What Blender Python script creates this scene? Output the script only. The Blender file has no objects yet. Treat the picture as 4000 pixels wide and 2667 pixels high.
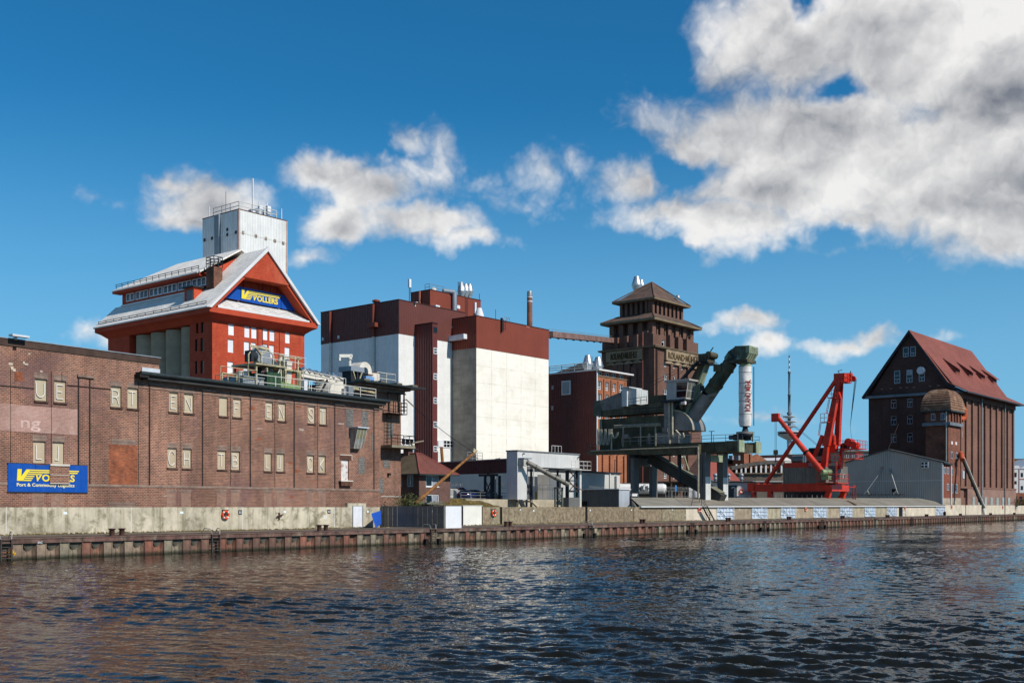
import bpy, math, random
from mathutils import Vector, Matrix
random.seed(7)
R = math.radians
S = bpy.context.scene
COL = S.collection
F, CX, HZ, EYE = 4350.0, 2000.0, 1978.0, 3.2     # focal length and horizon in photo pixels, eye height above the water

# ------------------------------------------------------------------ camera
cam_d = bpy.data.cameras.new('camera'); cam = bpy.data.objects.new('camera', cam_d); COL.objects.link(cam)
cam.location = (0, 0, EYE); cam.rotation_euler = (R(90), 0, 0)
cam_d.sensor_width = 36.0; cam_d.lens = 36.0 * F / 4000.0
cam_d.shift_y = (HZ - 1333.5) / 4000.0
cam_d.clip_start = 0.5; cam_d.clip_end = 12000
S.camera = cam

# ------------------------------------------------------------------ light
SUN_EL, SUN_AZ = 40.0, -35.2        # azimuth measured from +X
se, sa = R(SUN_EL), R(SUN_AZ)
sun_dir = Vector((math.cos(se) * math.cos(sa), math.cos(se) * math.sin(sa), math.sin(se)))
sl = bpy.data.lights.new('sun', 'SUN'); so = bpy.data.objects.new('sun', sl); COL.objects.link(so)
sl.energy = 4.0; sl.angle = R(0.53); sl.color = (1.0, 0.95, 0.87)
so.rotation_euler = sun_dir.to_track_quat('Z', 'Y').to_euler()
S.view_settings.view_transform = 'Standard'; S.view_settings.look = 'None'
S.view_settings.gamma = 1.0; S.view_settings.exposure = 0.22; S.view_settings.use_curve_mapping = False
S.render.film_transparent = False
try:
    S.cycles.max_bounces = 6; S.cycles.diffuse_bounces = 2; S.cycles.glossy_bounces = 3
except Exception:
    pass


# ------------------------------------------------------------------ node helper
class NT:
    def __init__(s, tree):
        s.t = tree; tree.nodes.clear()
    def n(s, typ, **kw):
        nd = s.t.nodes.new(typ)
        for k, v in kw.items():
            setattr(nd, k, v)
        return nd
    def put(s, sock, v):
        if isinstance(v, bpy.types.NodeSocket): s.t.links.new(v, sock)
        elif v is not None:
            if sock.type == 'RGBA' and not hasattr(v, '__len__'): v = (v, v, v, 1)
            if sock.type == 'RGBA' and len(v) == 3: v = (*v, 1)
            sock.default_value = v
    def m(s, op, a=0.0, b=0.0, c=0.0, clamp=False):
        nd = s.n('ShaderNodeMath', operation=op, use_clamp=clamp)
        for i, v in enumerate((a, b, c)): s.put(nd.inputs[i], v)
        return nd.outputs[0]
    def vm(s, op, a, b=None):
        nd = s.n('ShaderNodeVectorMath', operation=op)
        s.put(nd.inputs[0], a)
        if b is not None: s.put(nd.inputs[1], b)
        return nd.outputs[0]
    def sep(s, v):
        nd = s.n('ShaderNodeSeparateXYZ'); s.put(nd.inputs[0], v); return nd.outputs
    def comb(s, x=0.0, y=0.0, z=0.0):
        nd = s.n('ShaderNodeCombineXYZ')
        for i, v in enumerate((x, y, z)): s.put(nd.inputs[i], v)
        return nd.outputs[0]
    def noise(s, vec, scale=1.0, detail=3.0, rough=0.55, dist=0.0, out='Fac', dim='3D'):
        nd = s.n('ShaderNodeTexNoise', noise_dimensions=dim)
        s.put(nd.inputs['Vector'], vec); nd.inputs['Scale'].default_value = scale
        nd.inputs['Detail'].default_value = detail; nd.inputs['Roughness'].default_value = rough
        nd.inputs['Distortion'].default_value = dist
        return nd.outputs[0] if out == 'Fac' else nd.outputs[1]
    def mix(s, f, a, b, typ='MIX', clamp=False):
        nd = s.n('ShaderNodeMix', data_type='RGBA', blend_type=typ)
        nd.clamp_result = clamp
        s.put(nd.inputs['Factor'], f); s.put(nd.inputs[6], a); s.put(nd.inputs[7], b)
        return nd.outputs[2]
    def map(s, v, a, b, c=0.0, d=1.0, smooth=True):
        nd = s.n('ShaderNodeMapRange', interpolation_type='SMOOTHSTEP' if smooth else 'LINEAR')
        for i, x in enumerate((v, a, b, c, d)): s.put(nd.inputs[i], x)
        return nd.outputs[0]


# ------------------------------------------------------------------ world: Nishita sky with cumulus on the same dome
W = bpy.data.worlds.new('World'); S.world = W; W.use_nodes = True
wn = NT(W.node_tree)
def aim(px, py):
    x, z = (px - CX), (HZ - py)
    return math.atan2(x, F), math.atan2(z, math.hypot(F, x))
sky = wn.n('ShaderNodeTexSky', sky_type='NISHITA', sun_disc=False)
sky.sun_elevation = se; sky.sun_rotation = math.pi / 2 - sa
sky.altitude = 0; sky.air_density = 1.0; sky.dust_density = 0.0; sky.ozone_density = 4.0
gdir = wn.n('ShaderNodeTexCoord').outputs['Generated']
gx, gy, gz = wn.sep(gdir)[:3]
az = wn.m('ARCTAN2', gx, gy)
el = wn.m('ARCSINE', gz)
warp = wn.noise(gdir, 9.0, 5, 0.6, out='Color')
wv = wn.vm('SUBTRACT', warp, (0.5, 0.5, 0.5))
ws = wn.sep(wv)
azw = wn.m('MULTIPLY_ADD', ws[0], 0.10, az)
elw = wn.m('MULTIPLY_ADD', ws[1], 0.075, el)
blobs = [  # photo px, py, rx, ry, strength: where the clouds stand in the sky
    (3060, 130, 330, 230, .95), (3560, 150, 560, 280, 1.1), (3980, 330, 480, 420, 1.2), (3250, 500, 520, 200, 1.0), (2960, 540, 330, 180, .95),
    (3500, 640, 620, 270, 1.2), (4000, 700, 520, 260, 1.2), (2510, 690, 170, 125, .8), (2620, 835, 270, 85, .8), (2880, 845, 380, 118, .9),
    (3000, 730, 420, 150, 1.0), (3560, 800, 460, 120, .8), (3820, 850, 240, 110, .75), (4400, 500, 600, 400, 1.1), (2740, 600, 170, 120, .7),
    (1300, 715, 220, 110, 1.0), (1440, 780, 280, 120, 1.05), (1640, 885, 240, 75, .9), (1350, 905, 190, 75, .85), (1800, 945, 180, 42, .55),
    (790, 790, 210, 105, .85), (700, 840, 130, 50, .6), (1530, 588, 75, 45, .24), (1690, 640, 55, 75, .16), (1720, 720, 60, 75, .20),
    (2150, 640, 90, 65, .24), (2280, 600, 80, 60, .20), (2070, 790, 110, 42, .16), (2920, 1252, 130, 46, .66), (2970, 1325, 95, 60, .66), (2560, 500, 80, 65, .2),
    (3300, 1350, 230, 48, .72), (3430, 1325, 140, 52, .72), (430, 785, 55, 26, .16), (1185, 1020, 90, 22, .2), (400, 1330, 100, 55, .42), (630, 708, 80, 30, .34), (3690, 1322, 100, 34, .4), (3000, 1630, 160, 22, .2), (3880, 930, 170, 70, .5)]
def blobq(bx, by, rx, ry):
    a0, e0 = aim(bx, by)
    dx = wn.m('MULTIPLY', wn.m('SUBTRACT', azw, a0), F / rx); dy = wn.m('MULTIPLY', wn.m('SUBTRACT', elw, e0), F / ry)
    return wn.m('SUBTRACT', 1.0, wn.m('SQRT', wn.m('ADD', wn.m('MULTIPLY', dx, dx), wn.m('MULTIPLY', dy, dy))))
top = None
for bx, by, rx, ry, k in blobs:
    v = wn.m('MULTIPLY', blobq(bx, by, rx, ry), k)
    top = v if top is None else wn.m('SMOOTH_MAX', top, v, 0.15)
for bx, by, rx, ry, k in ((3255, 345, 120, 60, .6), (3125, 10, 100, 130, .75), (2680, 665, 150, 95, .66), (3330, 905, 160, 60, .6), (2640, 965, 120, 40, .5)):
    top = wn.m('SUBTRACT', top, wn.m('MULTIPLY', wn.m('MAXIMUM', blobq(bx, by, rx, ry), 0.0), k))
# the same broken cumulus carries on round the rest of the sky
far = wn.m('MULTIPLY', wn.m('SUBTRACT', wn.noise(gdir, 2.6, 3, 0.5), 0.60), 3.2)
outside = wn.m('MAXIMUM', wn.map(wn.m('ABSOLUTE', az), 0.52, 0.75), wn.map(el, 0.46, 0.6))
top = wn.m('MAXIMUM', top, wn.m('MULTIPLY_ADD', wn.m('SUBTRACT', outside, 1.0), 2.0, far))
def billow(vec, scale, det):
    nd = wn.n('ShaderNodeTexVoronoi', feature='F1', normalize=True); wn.put(nd.inputs['Vector'], vec)
    nd.inputs['Scale'].default_value = scale; nd.inputs['Detail'].default_value = det; nd.inputs['Roughness'].default_value = 0.58
    nd.inputs['Lacunarity'].default_value = 2.15
    return wn.m('SUBTRACT', 1.0, nd.outputs['Distance'])
wob = wn.vm('ADD', gdir, wn.vm('MULTIPLY', wn.vm('SUBTRACT', wn.noise(gdir, 16.0, 4, 0.6, out='Color'), (0.5, 0.5, 0.5)), (0.05, 0.05, 0.05)))
def body(vec): return wn.m('ADD', wn.m('MULTIPLY', wn.m('SUBTRACT', billow(vec, 15.0, 3.0), 0.66), 1.5), wn.m('MULTIPLY', wn.m('SUBTRACT', wn.noise(vec, 8.0, 7, 0.64), 0.5), 1.0))
b0 = body(wob)
b1 = body(wn.vm('ADD', wob, (-0.008, 0.0, 0.013)))
dens = wn.m('ADD', top, b0)
alpha = wn.map(dens, -0.05, 0.60)
low = wn.noise(wn.vm('MULTIPLY', gdir, (1.0, 1.0, 1.6)), 5.5, 3, 0.5)
low1 = wn.noise(wn.vm('MULTIPLY', wn.vm('ADD', gdir, (-0.02, 0.0, 0.035)), (1.0, 1.0, 1.6)), 5.5, 3, 0.5)
thick = wn.map(wn.m('ADD', top, wn.m('MULTIPLY', wn.m('SUBTRACT', low, 0.5), 1.3)), 0.25, 1.15)
lum = wn.m('MULTIPLY_ADD', thick, -0.36, 0.88)
lum = wn.m('ADD', lum, wn.m('MULTIPLY', wn.m('SUBTRACT', low, low1), 2.2))
lum = wn.m('ADD', lum, wn.m('MULTIPLY', wn.m('SUBTRACT', b0, b1), 0.8))
lum = wn.m('MAXIMUM', wn.m('MINIMUM', lum, 1.0), 0.20)
ccol = wn.mix(lum, (0.03, 0.055, 0.11), (1.0, 0.985, 0.965))
SKY_K = 0.10
sk = wn.mix(1.0, sky.outputs[0], (0.107 * 1.3, 0.566 * 1.2, 0.757 * 1.18), 'MULTIPLY')
haze_k = wn.map(el, -0.02, 0.36, 0.92, 0.0)
sk = wn.mix(haze_k, sk, (0.207 / SKY_K, 0.440 / SKY_K, 0.650 / SKY_K))
cc = wn.mix(1.0, ccol, (0.78 / SKY_K, 0.78 / SKY_K, 0.78 / SKY_K), 'MULTIPLY')
bgc = wn.mix(wn.m('MULTIPLY', alpha, 0.96), sk, cc)
bg = wn.n('ShaderNodeBackground'); bg.inputs['Strength'].default_value = SKY_K
wn.put(bg.inputs['Color'], bgc)
wo = wn.n('ShaderNodeOutputWorld'); wn.t.links.new(bg.outputs[0], wo.inputs['Surface'])
W.cycles.sampling_method = 'MANUAL'; W.cycles.sample_map_resolution = 512


# ------------------------------------------------------------------ materials
def lin(h):
    h = h.lstrip('#'); o = []
    for i in (0, 2, 4):
        c = int(h[i:i + 2], 16) / 255.0
        o.append(c / 12.92 if c <= 0.04045 else ((c + 0.055) / 1.055) ** 2.4)
    return tuple(o)
MATS = {}
def M(name, col, rough=0.75, metal=0.0, var=0.12, vs=0.6, streak=0.0, scol=None, corr=0.0, cdepth=0.35, bump=0.0, bscale=12.0,
      brick=None, mortar='#8d8074', b2=None, patch=None, pk=0.5, ps=0.3, spec=0.3, horiz=0.0, coat=0.0, lines=0.0, orand=0.0):
    """one procedural surface; metres in object space. brick=(length,height)."""
    if name in MATS: return MATS[name]
    m = bpy.data.materials.new(name); m.use_nodes = True
    t = NT(m.node_tree)
    out = t.n('ShaderNodeOutputMaterial'); b = t.n('ShaderNodeBsdfPrincipled')
    t.t.links.new(b.outputs[0], out.inputs[0])
    co = t.n('ShaderNodeTexCoord').outputs['Object']
    x, y, z = t.sep(co)[:3]
    base = lin(col) if isinstance(col, str) else col
    uv = t.comb(t.m('ADD', x, y), z, 0.0)
    c = base; height = None
    if brick:
        bt = t.n('ShaderNodeTexBrick', offset=0.5)
        t.put(bt.inputs['Vector'], uv)
        bt.inputs['Scale'].default_value = 1.0
        bt.inputs['Brick Width'].default_value = brick[0]; bt.inputs['Row Height'].default_value = brick[1]
        bt.inputs['Mortar Size'].default_value = brick[1] * 0.13; bt.inputs['Mortar Smooth'].default_value = 0.2
        bt.inputs['Bias'].default_value = 0.0
        t.put(bt.inputs['Color1'], base); t.put(bt.inputs['Color2'], lin(b2) if b2 else tuple(v * 0.62 for v in base))
        t.put(bt.inputs['Mortar'], lin(mortar))
        c = bt.outputs[0]; height = t.m('MULTIPLY', bt.outputs[1], -1.0)
        blotch = t.noise(t.comb(t.m('ADD', x, y), t.m('MULTIPLY', z, 1.3)), 3.0, 3, 0.6)
        c = t.mix(1.0, c, t.mix(blotch, (0.72, 0.70, 0.70), (1.28, 1.26, 1.24)), 'MULTIPLY')
    if var:
        nf = t.noise(co, vs, 6, 0.62)
        k = t.map(nf, 0.28, 0.72, 1 - var * 1.6, 1 + var * 1.1)
        c = t.mix(1.0, c, t.comb(k, k, k), 'MULTIPLY')
    if patch:
        pf = t.map(t.noise(co, ps, 7, 0.65, 0.4), 0.5, 0.66)
        c = t.mix(t.m('MULTIPLY', pf, pk), c, lin(patch))
    if streak:
        sv = t.comb(t.m('MULTIPLY', t.m('ADD', x, y), 1.0), t.m('MULTIPLY', z, 0.07), 0.0)
        sf = t.map(t.noise(sv, 2.2, 5, 0.7), 0.46, 0.68)
        c = t.mix(t.m('MULTIPLY', sf, streak), c, lin(scol) if scol else tuple(v * 0.45 for v in base))
    if horiz:
        hv = t.comb(t.m('MULTIPLY', t.m('ADD', x, y), 0.12), t.m('MULTIPLY', z, 1.0), 0.0)
        hf = t.map(t.noise(hv, 1.3, 4, 0.6), 0.45, 0.7)
        c = t.mix(t.m('MULTIPLY', hf, horiz), c, tuple(v * 0.6 for v in base))
    if corr:
        ph = t.m('SINE', t.m('MULTIPLY', t.m('ADD', x, y), 2 * math.pi / corr))
        height = t.m('MULTIPLY', ph, corr * 0.25 * cdepth)
        nm = t.m('MULTIPLY_ADD', t.noise(t.comb(t.m('FLOOR', t.m('MULTIPLY', t.m('ADD', x, y), 1.0 / (corr * 3))), 0, 0), 7.3, 1), 0.24, 0.88)
        c = t.mix(1.0, c, t.comb(nm, nm, nm), 'MULTIPLY')
    if orand:
        rn = t.n('ShaderNodeObjectInfo').outputs['Random']; ko = t.m('MULTIPLY_ADD', rn, orand * 2, 1 - orand); k2 = t.m('MULTIPLY_ADD', t.m('FRACT', t.m('MULTIPLY', rn, 7.7)), orand, 1 - orand * .5)
        c = t.mix(1.0, c, t.comb(ko, t.m('MULTIPLY', ko, k2), t.m('MULTIPLY', ko, k2)), 'MULTIPLY')
    t.put(b.inputs['Base Color'], c)
    rr = t.map(t.noise(co, vs * 3 + 1, 3), 0.3, 0.7, max(rough - 0.1, 0.02), min(rough + 0.1, 1.0))
    t.put(b.inputs['Roughness'], rr if rough > 0.12 else rough)
    b.inputs['Metallic'].default_value = metal
    b.inputs['Specular IOR Level'].default_value = spec
    if coat: b.inputs['Coat Weight'].default_value = coat; b.inputs['Coat Roughness'].default_value = 0.08
    if height is not None or bump:
        bp = t.n('ShaderNodeBump'); bp.inputs['Strength'].default_value = 0.9 if height is not None else 0.7
        bp.inputs['Distance'].default_value = 1.0 if corr else 0.012
        if height is None: height = t.noise(co, bscale, 5, 0.65); bp.inputs['Distance'].default_value = bump
        t.put(bp.inputs['Height'], height)
        t.t.links.new(bp.outputs[0], b.inputs['Normal'])
    MATS[name] = m
    return m
def glass(name='window_glass', col='#10161c', rough=0.06):
    if name in MATS: return MATS[name]
    m = bpy.data.materials.new(name); m.use_nodes = True
    t = NT(m.node_tree); out = t.n('ShaderNodeOutputMaterial'); b = t.n('ShaderNodeBsdfPrincipled')
    t.t.links.new(b.outputs[0], out.inputs[0])
    co = t.n('ShaderNodeTexCoord').outputs['Object']
    k = t.map(t.noise(co, 0.35, 2), 0.3, 0.7, 0.5, 1.6)
    t.put(b.inputs['Base Color'], t.mix(1.0, lin(col), t.comb(k, k, k), 'MULTIPLY'))
    b.inputs['Roughness'].default_value = rough; b.inputs['IOR'].default_value = 1.5
    bp = t.n('ShaderNodeBump'); bp.inputs['Strength'].default_value = 0.25; bp.inputs['Distance'].default_value = 0.02
    t.put(bp.inputs['Height'], t.noise(co, 0.8, 2)); t.t.links.new(bp.outputs[0], b.inputs['Normal'])
    MATS[name] = m
    return m


# ------------------------------------------------------------------ frames: x along the quay (to the right and away), y inland, z up
class Fr:
    def __init__(s, a, px=None, Y=None, base=0.0, xy=None):
        s.adeg = a; a = R(a)
        s.u = (math.sin(a), math.cos(a)); s.n = (-math.cos(a), math.sin(a)); s.rot = math.pi / 2 - a
        s.O = xy if xy else ((px - CX) / F * Y, Y); s.base = base
        s.cx = -s.O[0] * s.u[0] - s.O[1] * s.u[1]; s.cy = -s.O[0] * s.n[0] - s.O[1] * s.n[1]
    def _d(s, px, py):
        wx = (px - CX) / F
        return wx * s.u[0] + s.u[1], wx * s.n[0] + s.n[1], (HZ - py) / F
    def at(s, px, py=HZ, x=None, y=None, z=None):
        """where the sight line through a photo point meets the local plane x=, y= or z="""
        dx, dy, dz = s._d(px, py); cz = EYE - s.base
        if x is not None: k = (x - s.cx) / dx
        elif y is not None: k = (y - s.cy) / dy
        else: k = (z - cz) / dz
        return Vector((s.cx + dx * k, s.cy + dy * k, cz + dz * k))
    def X(s, px, y=0.0): return s.at(px, y=y).x
    def Y(s, px, x=0.0): return s.at(px, x=x).y
    def zx(s, px, py, y=0.0): return s.at(px, py, y=y).z
    def zy(s, px, py, x=0.0): return s.at(px, py, x=x).z
    def world(s, p):
        return Vector((s.O[0] + p[0] * s.u[0] + p[1] * s.n[0], s.O[1] + p[0] * s.u[1] + p[1] * s.n[1], s.base + p[2]))
    def sub(s, x, y, z=0.0, a=None):
        w = s.world((x, y, z))
        return Fr(s.adeg if a is None else a, base=w.z, xy=(w.x, w.y))


# ------------------------------------------------------------------ mesh builder
class MB:
    def __init__(s): s.v = []; s.f = []; s.sm = []
    def add(s, vs, fs, smooth=False):
        o = len(s.v); s.v += [tuple(v) for v in vs]
        for f in fs: s.f.append(tuple(i + o for i in f)); s.sm.append(smooth)
        return s
    def hexa(s, b, t):
        return s.add(list(b) + list(t), [(3, 2, 1, 0), (4, 5, 6, 7), (0, 1, 5, 4), (1, 2, 6, 5), (2, 3, 7, 6), (3, 0, 4, 7)])
    def box(s, x0, x1, y0, y1, z0, z1):
        if x0 > x1: x0, x1 = x1, x0
        if y0 > y1: y0, y1 = y1, y0
        if z0 > z1: z0, z1 = z1, z0
        return s.hexa([(x0, y0, z0), (x1, y0, z0), (x1, y1, z0), (x0, y1, z0)], [(x0, y0, z1), (x1, y0, z1), (x1, y1, z1), (x0, y1, z1)])
    def prism(s, pts, ax, a, b):
        """polygon pts extruded along axis ax ('x': pts are (y,z); 'y': (x,z); 'z': (x,y))"""
        if ax == 'x': g = lambda p, c: (c, p[0], p[1])
        elif ax == 'y': g = lambda p, c: (p[0], c, p[1])
        else: g = lambda p, c: (p[0], p[1], c)
        n = len(pts)
        vs = [g(p, a) for p in pts] + [g(p, b) for p in pts]
        fs = [tuple(range(n))[::-1], tuple(range(n, 2 * n))] + [(i, (i + 1) % n, n + (i + 1) % n, n + i) for i in range(n)]
        return s.add(vs, fs)
    def tube(s, p0, p1, r0, r1=None, n=8, cap=True, smooth=True):
        p0, p1 = Vector(p0), Vector(p1); r1 = r0 if r1 is None else r1
        d = (p1 - p0)
        if d.length < 1e-6: return s
        d.normalize(); a = d.orthogonal().normalized(); b = d.cross(a)
        vs = []
        for p, r in ((p0, r0), (p1, r1)):
            for i in range(n):
                t = 2 * math.pi * i / n; vs.append(p + a * (r * math.cos(t)) + b * (r * math.sin(t)))
        s.add(vs, [(i, (i + 1) % n, n + (i + 1) % n, n + i) for i in range(n)], smooth)
        if cap: s.add(vs, [tuple(range(n))[::-1], tuple(range(n, 2 * n))])
        return s
    def path(s, pts, r, n=6):
        for a, b in zip(pts[:-1], pts[1:]): s.tube(a, b, r, n=n)
        return s
    def bar(s, p0, p1, w, h=None, up=(0, 0, 1)):
        p0, p1 = Vector(p0), Vector(p1); h = w if h is None else h
        d = (p1 - p0)
        if d.length < 1e-6: return s
        d.normalize(); u = Vector(up)
        sd = d.cross(u)
        if sd.length < 1e-3: sd = d.cross(Vector((1, 0, 0)))
        sd.normalize(); u = sd.cross(d)
        q = [(-w / 2, -h / 2), (w / 2, -h / 2), (w / 2, h / 2), (-w / 2, h / 2)]
        return s.hexa([p0 + sd * a + u * b for a, b in q], [p1 + sd * a + u * b for a, b in q])
    def lathe(s, prof, c=(0, 0, 0), n=16, smooth=True, a0=0.0):
        c = Vector(c); vs = []
        for r, z in prof:
            for i in range(n):
                t = a0 + 2 * math.pi * i / n; vs.append(c + Vector((r * math.cos(t), r * math.sin(t), z)))
        fs = [(k * n + i, k * n + (i + 1) % n, (k + 1) * n + (i + 1) % n, (k + 1) * n + i) for k in range(len(prof) - 1) for i in range(n)]
        s.add(vs, fs, smooth)
        return s.add(vs[:n] + vs[-n:], [tuple(range(n))[::-1], tuple(range(n, 2 * n))])
    def torus(s, c, ax, R0, r, n=20, k=8):
        c = Vector(c); ax = Vector(ax).normalized(); a = ax.orthogonal().normalized(); b = ax.cross(a); vs = []
        for i in range(n):
            t = 2 * math.pi * i / n; d = a * math.cos(t) + b * math.sin(t)
            for j in range(k):
                p = 2 * math.pi * j / k; vs.append(c + d * (R0 + r * math.cos(p)) + ax * (r * math.sin(p)))
        return s.add(vs, [(i * k + j, ((i + 1) % n) * k + j, ((i + 1) % n) * k + (j + 1) % k, i * k + (j + 1) % k) for i in range(n) for j in range(k)], True)
    def quad(s, *p): return s.add(p, [tuple(range(len(p)))])
    def mesh(s, name, mat=None):
        me = bpy.data.meshes.new(name); me.from_pydata(s.v, [], s.f); me.update()
        me.polygons.foreach_set('use_smooth', s.sm)
        if mat: me.materials.append(mat)
        import bmesh as _b
        bm = _b.new(); bm.from_mesh(me); _b.ops.recalc_face_normals(bm, faces=bm.faces); bm.to_mesh(me); bm.free()
        return me

def tag(o, label=None, cat=None, group=None, kind=None):
    if label: o['label'] = label
    if cat: o['category'] = cat
    if group: o['group'] = group
    if kind: o['kind'] = kind
    return o
def thing(name, label, cat, fr, group=None, at=None):
    o = bpy.data.objects.new(name, None); COL.objects.link(o); o.empty_display_size = 0.5
    o.location = (fr.O[0], fr.O[1], fr.base) if at is None else fr.world(at)
    o.rotation_euler = (0, 0, fr.rot)
    return tag(o, label, cat, group)
def part(name, mb, mat, parent, label=None, kind=None, loc=None):
    me = mb if isinstance(mb, bpy.types.Mesh) else mb.mesh(name, mat)
    o = bpy.data.objects.new(name, me); COL.objects.link(o)
    o.parent = parent
    if loc is not None: o.location = loc
    return tag(o, label, None, None, kind)
def solo(name, mb, mat, fr, label, cat, group=None, at=None):
    o = bpy.data.objects.new(name, mb if isinstance(mb, bpy.types.Mesh) else mb.mesh(name, mat)); COL.objects.link(o)
    o.location = (fr.O[0], fr.O[1], fr.base) if at is None else fr.world(at)
    o.rotation_euler = (0, 0, fr.rot)
    return tag(o, label, cat, group)
def structure(name, mb, mat, fr=None, kind='structure'):
    o = bpy.data.objects.new(name, mb.mesh(name, mat)); COL.objects.link(o)
    if fr: o.location = (fr.O[0], fr.O[1], fr.base); o.rotation_euler = (0, 0, fr.rot)
    return tag(o, kind=kind)
def text(name, s, h, mat, parent, loc, face='x', extrude=0.02, width=None, bold=0.0, shear=0.0, align='LEFT', roll=0.0, space=1.0):
    """lettering as flat raised shapes; face 'x' lies on a plane y=const seen from -y, 'y' on a plane x=const seen from -x; h is the capital height"""
    cu = bpy.data.curves.new(name, 'FONT'); cu.body = s; cu.size = h / 0.70; cu.extrude = extrude; cu.offset = bold * h
    cu.shear = shear; cu.align_x = align; cu.space_character = space; cu.resolution_u = 3
    cu.materials.append(mat)
    tmp = bpy.data.objects.new(name, cu); COL.objects.link(tmp)
    bpy.context.view_layer.update()
    me = bpy.data.meshes.new_from_object(tmp.evaluated_get(bpy.context.evaluated_depsgraph_get()))
    bpy.data.objects.remove(tmp); bpy.data.curves.remove(cu)
    if not me.materials: me.materials.append(mat)
    if width:
        xs = [v.co.x for v in me.vertices]
        k = width / max(max(xs) - min(xs), 1e-6); x0 = min(xs)
        for v in me.vertices: v.co.x = (v.co.x - x0) * k
    me.name = name
    o = bpy.data.objects.new(name, me); COL.objects.link(o); o.parent = parent; o.location = loc
    rx = Matrix.Rotation(R(90), 4, 'X')
    mt = Matrix.Rotation(R(-90), 4, 'Z') @ rx if face == 'y' else rx
    if roll: mt = mt @ Matrix.Rotation(R(roll), 4, 'Z')
    o.rotation_euler = mt.to_euler()
    return o
def window_mesh(w, h, nx=2, ny=2, fr=0.07, d=0.06, bars=None, sill=True):
    """frame with bars, front at y=0 growing outwards to -y; origin at the lower left"""
    b = MB()
    b.box(0, w, -d, 0.02, 0, fr); b.box(0, w, -d, 0.02, h - fr, h)
    b.box(0, fr, -d, 0.02, fr, h - fr); b.box(w - fr, w, -d, 0.02, fr, h - fr)
    for i in range(1, nx): b.box(w * i / nx - fr * .4, w * i / nx + fr * .4, -d * .8, 0.02, fr, h - fr)
    for j in (bars if bars else [k / ny for k in range(1, ny)]): b.box(fr, w - fr, -d * .7, 0.02, h * j - fr * .4, h * j + fr * .4)
    if sill: b.box(-0.06, w + 0.06, -d - 0.09, 0.0, -0.08, -0.002)
    return b
def hole_wall(x0, x1, z0, z1, holes, y=0.0, depth=0.25, mb=None, ax='x'):
    """a wall face on y=const with real rectangular recesses (reveals and a back), holes = [(xa, xb, za, zb)]"""
    mb = mb or MB()
    g = (lambda a, c, z: (a, c, z)) if ax == 'x' else (lambda a, c, z: (c, a, z))
    xs = sorted(set([x0, x1] + [v for h in holes for v in h[:2] if x0 < v < x1]))
    zs = sorted(set([z0, z1] + [v for h in holes for v in h[2:4] if z0 < v < z1]))
    def inside(a, c): return any(h[0] <= a <= h[1] and h[2] <= c <= h[3] for h in holes)
    for za, zb in zip(zs[:-1], zs[1:]):
        run = None
        for xa, xb in zip(xs[:-1], xs[1:]):
            if inside((xa + xb) / 2, (za + zb) / 2):
                if run is not None: mb.quad(g(run, y, za), g(xa, y, za), g(xa, y, zb), g(run, y, zb)); run = None
            elif run is None: run = xa
        if run is not None: mb.quad(g(run, y, za), g(x1, y, za), g(x1, y, zb), g(run, y, zb))
    for a, c, e, f in [h[:4] for h in holes]:
        k = y + depth
        mb.quad(g(a, y, e), g(a, k, e), g(a, k, f), g(a, y, f)); mb.quad(g(c, y, e), g(c, y, f), g(c, k, f), g(c, k, e))
        mb.quad(g(a, y, e), g(c, y, e), g(c, k, e), g(a, k, e)); mb.quad(g(a, y, f), g(a, k, f), g(c, k, f), g(c, y, f))
        mb.quad(g(a, k, e), g(c, k, e), g(c, k, f), g(a, k, f))
    return mb
def railing(pts, h=1.05, step=1.5, r=0.028, rails=(0.5, 1.0), mb=None):
    mb = mb or MB()
    for a, b in zip(pts[:-1], pts[1:]):
        a, b = Vector(a), Vector(b); L = (b - a).length; n = max(1, round(L / step))
        for i in range(n + 1):
            p = a.lerp(b, i / n); mb.tube(p, p + Vector((0, 0, h)), r, n=5)
        for q in rails: mb.tube(a + Vector((0, 0, h * q)), b + Vector((0, 0, h * q)), r, n=5)
    return mb
def ladder_mesh(h, w=0.45, step=0.3, r=0.025, y=0.0):
    b = MB()
    b.box(-w / 2 - .03, -w / 2 + .03, y - .03, y + .03, 0, h); b.box(w / 2 - .03, w / 2 + .03, y - .03, y + .03, 0, h)
    k = step * .6
    while k < h - 0.05:
        b.tube((-w / 2, y, k), (w / 2, y, k), r, n=5); k += step
    return b
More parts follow.
